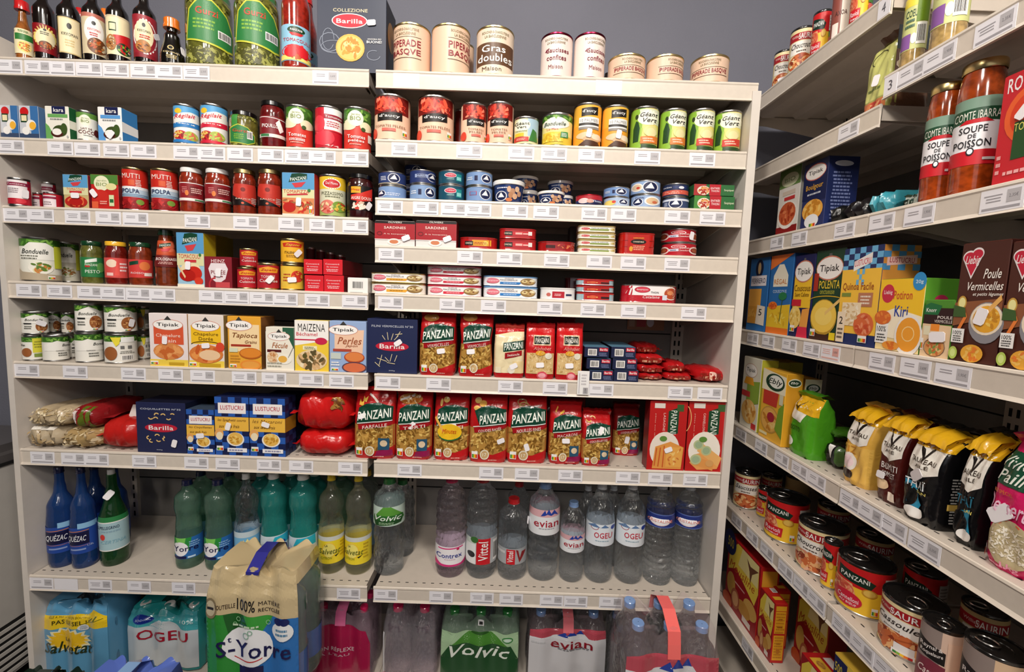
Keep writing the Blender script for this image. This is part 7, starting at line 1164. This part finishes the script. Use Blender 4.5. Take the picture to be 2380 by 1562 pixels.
# sixth row: stew tins
K5 = dict(x0=.022)
Rr('can', 'F5', 1703, 1765, 1094, STEW('Saucisses'), 'sausage_stew_tin', 'tin can', 'narrow sausage stew tin at the far end beside the end panel', tang=-1, tw=-.05, **cr, **K5)
Rr('can', 'F5', 1757, 1794, 1133, RAV, 'ravioli_tin', 'tin can', 'ravioli tin partly hidden behind its neighbour', base='f0c030', lid='k', tab=True, tang=-1., x0=.06)
Rr('can', 'F5', 1776, 1880, 1152, RAV, 'ravioli_tin', 'tin can', 'large red and yellow ravioli tin, frontmost in the far bay', base='f0c030', lid='k', tab=True, tang=-2.2, tw=-.1, **K5)
Rr('can', 'F5', 1849, 1973, 1215, STEW('Choucroute').replace('b8542c d88850', 'd89070 e8b090'), 'sauerkraut_tin', 'tin can', 'large cream sauerkraut tin at the bay joint', tang=-2.4, tw=-.4, **cr, **K5)
Rr('can', 'F5', 1909, 1956, 1256, RAV, 'ravioli_tin', 'tin can', 'smaller ravioli tin squeezed beside the sauerkraut', base='f0c030', lid='k', tab=True, tang=-2, tw=-.25, x0=.028)
CANN = RAV.replace('Ravioli', 'Cannelloni').replace('bœuf', 'AU_BŒUF').replace('P c81c24 .02 .12 .48 .1 .5 .34 .05 .34', 'E .24 .24 .26 .17 c81c34')
Rr('can', 'F5', 1940, 2083, 1298, CANN, 'cannelloni_tin', 'tin can', 'large cannelloni tin with a red oval and green logo', base='f0c030', lid='k', tab=True, tang=-2.2, **K5)
Rr('can', 'F5', 2040, 2208, 1390, STEW('Cassoulet').replace('G .3 .46 .7 .52 1 5a4a40', 'T .4 .48 .3 .05 5a4a40 gourmand')+'L .5 .28 .9 .42 .03 a85028|R .48 .04 .78 .24 e8e4e4|N .45 .0 .34 .1', 'cassoulet_tin', 'tin can', 'largest cream cassoulet tin with red band', tang=-.6, tw=-.42, **cr, **K5)
RAY = 'R 0 0 .5 1 9a8a84|P 1c1818 0 .5 .62 .44 .62 .66 0 .8|U .3 .66 .5 .09 f0e8e4 Raynal_&|U .32 .56 .5 .08 f0e8e4 Roquelaure|P 7c3040 0 .0 .75 .0 .75 .4 .3 .46 0 .4|I .42 .24 .7 .13 f0dcd8 Cassoulet|G .2 .1 .7 .16 1 d8b0b0|P ecc8b0 .64 0 1 0 1 .86 .64 .86'
Rr('can', 'F5', 2132, 2246, 1445, RAY, 'cassoulet_tin', 'tin can', 'bare-rimmed cassoulet tin with a black and plum label', base='e8c8b4', lid='k', tab=True, tang=-.8, x0=.02, plain='mt')
Rr('can', 'F5', 2228, 2400, 1500, RAY.replace('Cassoulet', 'Confit'), 'confit_tin', 'tin can', 'widest dark-lidded tin at the lower right corner', base='ecc8a4', lid='k', tab=True, tang=-2.6, x0=.02, plain='mt')
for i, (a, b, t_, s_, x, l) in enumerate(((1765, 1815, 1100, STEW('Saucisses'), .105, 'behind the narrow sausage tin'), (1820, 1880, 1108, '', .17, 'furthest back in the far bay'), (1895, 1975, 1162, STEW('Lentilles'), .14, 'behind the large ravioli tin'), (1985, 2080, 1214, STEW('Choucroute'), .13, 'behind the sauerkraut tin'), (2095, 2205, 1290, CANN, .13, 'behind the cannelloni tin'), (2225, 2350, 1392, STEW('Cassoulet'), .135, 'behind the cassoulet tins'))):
    Rr('can', 'F5', a, b, t_, s_, 'stew_tin', 'tin can', 'shaded second-row stew tin '+l, base='c8b07c', lid='k', tab=True, tang=-2, x0=x, h=.118 if i else .11)  # base toned down from the front tins, shade painted into it
# seventh row: mash
MOU = 'R 0 0 1 1 9c1420|P ecd04c .05 .5 .3 .62 .9 .42 .98 .62 .95 .98 .3 .98 .05 .8|P f0e09c .35 .7 .95 .68 .95 .98 .45 .98|P 6c4430 .6 .92 .7 .78 .74 .62 .78 .78 .95 .9 .72 .86|I .48 .62 .8 .12 b85018 Mousline|E .18 .34 .14 .16 c89848|E .8 .3 .2 .12 d8a858|E .62 .2 .2 .1 c89040|E .35 .2 .14 .14 a85c3c|E .35 .2 .1 .1 d8a070|R .6 .04 .85 .12 e8d8d0|E .1 .06 .16 .1 c85020|R .3 .42 .62 .44 e0a8a0'
Rr('box', 'F6', 1684, 1754, 1262, MOU+'|E .06 .9 .2 .18 1c2458|T .08 .9 .2 .14 c8b840 500', 'potato_mash_box', 'box', 'large red and yellow mash box at the far end', base='b81c20', side='b81c20', top='b81c20', d=.055, x0=.02, h=.23, sart='P e0a030 .1 .55 .9 .55 .9 .95 .1 .95|R .1 .38 .9 .5 e8d8d0')
for i, (a, b, x) in enumerate(((1757, 1790, .02), (1775, 1812, .065))):
    Rr('box', 'F6', (1757, 1768)[i], (1789, 1797)[i], 1370, MOU, 'potato_mash_box', 'box', 'small red mash box with yellow side panel, %s of the pair' % ('front', 'rear')[i], base='b81c20', side='c02420', top='c02420', d=.036, x0=(.02, .06)[i], h=.175, sart='P e8a828 .1 .05 .9 .05 .9 .47 .1 .47|P e8a828 .1 .5 .9 .5 .9 .87 .1 .87|P e8a828 .1 .88 .9 .88 .9 .96 .1 .96|E .5 .2 .16 .04 c87820|R .35 .32 .65 .34 8c4410|R .3 .6 .7 .63 8c4410|R .35 .72 .65 .75 8c4410|G .15 .5 .85 .86 7 c88020|G .15 .08 .85 .46 8 c88020', tart='Z .08 .55 .35 .95|P e8b030 .6 .2 .8 .2 .8 .8 .6 .8')
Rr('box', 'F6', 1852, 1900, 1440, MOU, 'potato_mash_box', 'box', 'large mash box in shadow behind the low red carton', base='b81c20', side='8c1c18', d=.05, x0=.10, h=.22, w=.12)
Rr('box', 'F6', 1852, 1908, 1500, MOU, 'potato_mash_box', 'box', 'small red mash box with a yellow square on top', base='b81c20', side='b81c20', top='b81c20', d=.065, x0=.02, h=.135, tart='R .2 .1 .7 .5 ecb83c|B .45 .3 .15 .12 c89040 a87030|R .2 .6 .6 .9 e8dcd8')
Rr('box', 'F6', 1918, 1990, 1440, 'R 0 0 1 1 e8c850|P 1c2458 0 .5 .35 .45 .4 .98 0 .98|T .18 .86 .3 .12 e8d040 500g|R .04 .56 .25 .66 e8dcd8|E .7 .4 .3 .16 e8c070|E .6 .2 .2 .1 d8a850|I .7 .7 .5 .1 b85018 Mousline', 'potato_mash_box', 'box', 'yellow mash box with a navy corner, nearest', base='d8b040', side='b81c20', d=.055, x0=.015, h=.23)
bt = B('bottle', 'G', 1695, 1760, 1505, '', 'water_bottle', 'bottle', 'clear bottle on the floor under the right-hand shelving', base=None, prof='std', mat='clear', cap='w', y0=-.05, h=.31) if False else None
X = 1.22; t_ = make('bottle', 'water_bottle', 'clear bottle on the floor under the right-hand shelving', 'bottle', (1.19, .02, .0), 0, .082, .275, '', dict(base=None, prof='std', mat='clear', cap='w', ribs=10))

# look-alike goods that stand together share a group
OD = ['top', 'second', 'third', 'fourth', 'fifth', 'sixth', 'seventh', 'eighth']; GR = {}
for o in list(bpy.data.objects):
    if o.parent is None and o.get('_f'): GR.setdefault((o.name.split('.')[0], o['_f']), []).append(o)
for (n_, f_), L_ in GR.items():
    if len(L_) > 1:
        pl = n_.replace('_', ' '); pl += 'es' if pl.endswith('x') else 's'
        w_ = 'row below the shelf of bean bag' if f_ == 'F9' else '%s shelf %s' % (OD[int(f_[1])], {'L': 'of the left bay', 'R': 'of the right bay', 'F': 'along the right wall'}[f_[0]])
        for o in L_: o['group'] = '%s on the %s' % (pl, w_) if f_ != 'F9' else pl+' on the near bay of the right wall'
for o in bpy.data.objects:
    if o.parent is None and o.name.startswith('shelf') and o.get('category') == 'shelf': o['group'] = 'shelves of the back wall' if abs(o.rotation_euler.z) < .1 else 'shelves of the right wall'
    if o.parent is None and o.name.startswith('shelving_frame'): o['group'] = 'shelving frames'
    if o.parent is None and o.name.startswith('water_multipack'): o['group'] = 'packs of water bottles at floor level'

for o in list(bpy.data.objects):
    for k_ in ('_h', '_z', '_s', '_f'):
        if k_ in o: del o[k_]
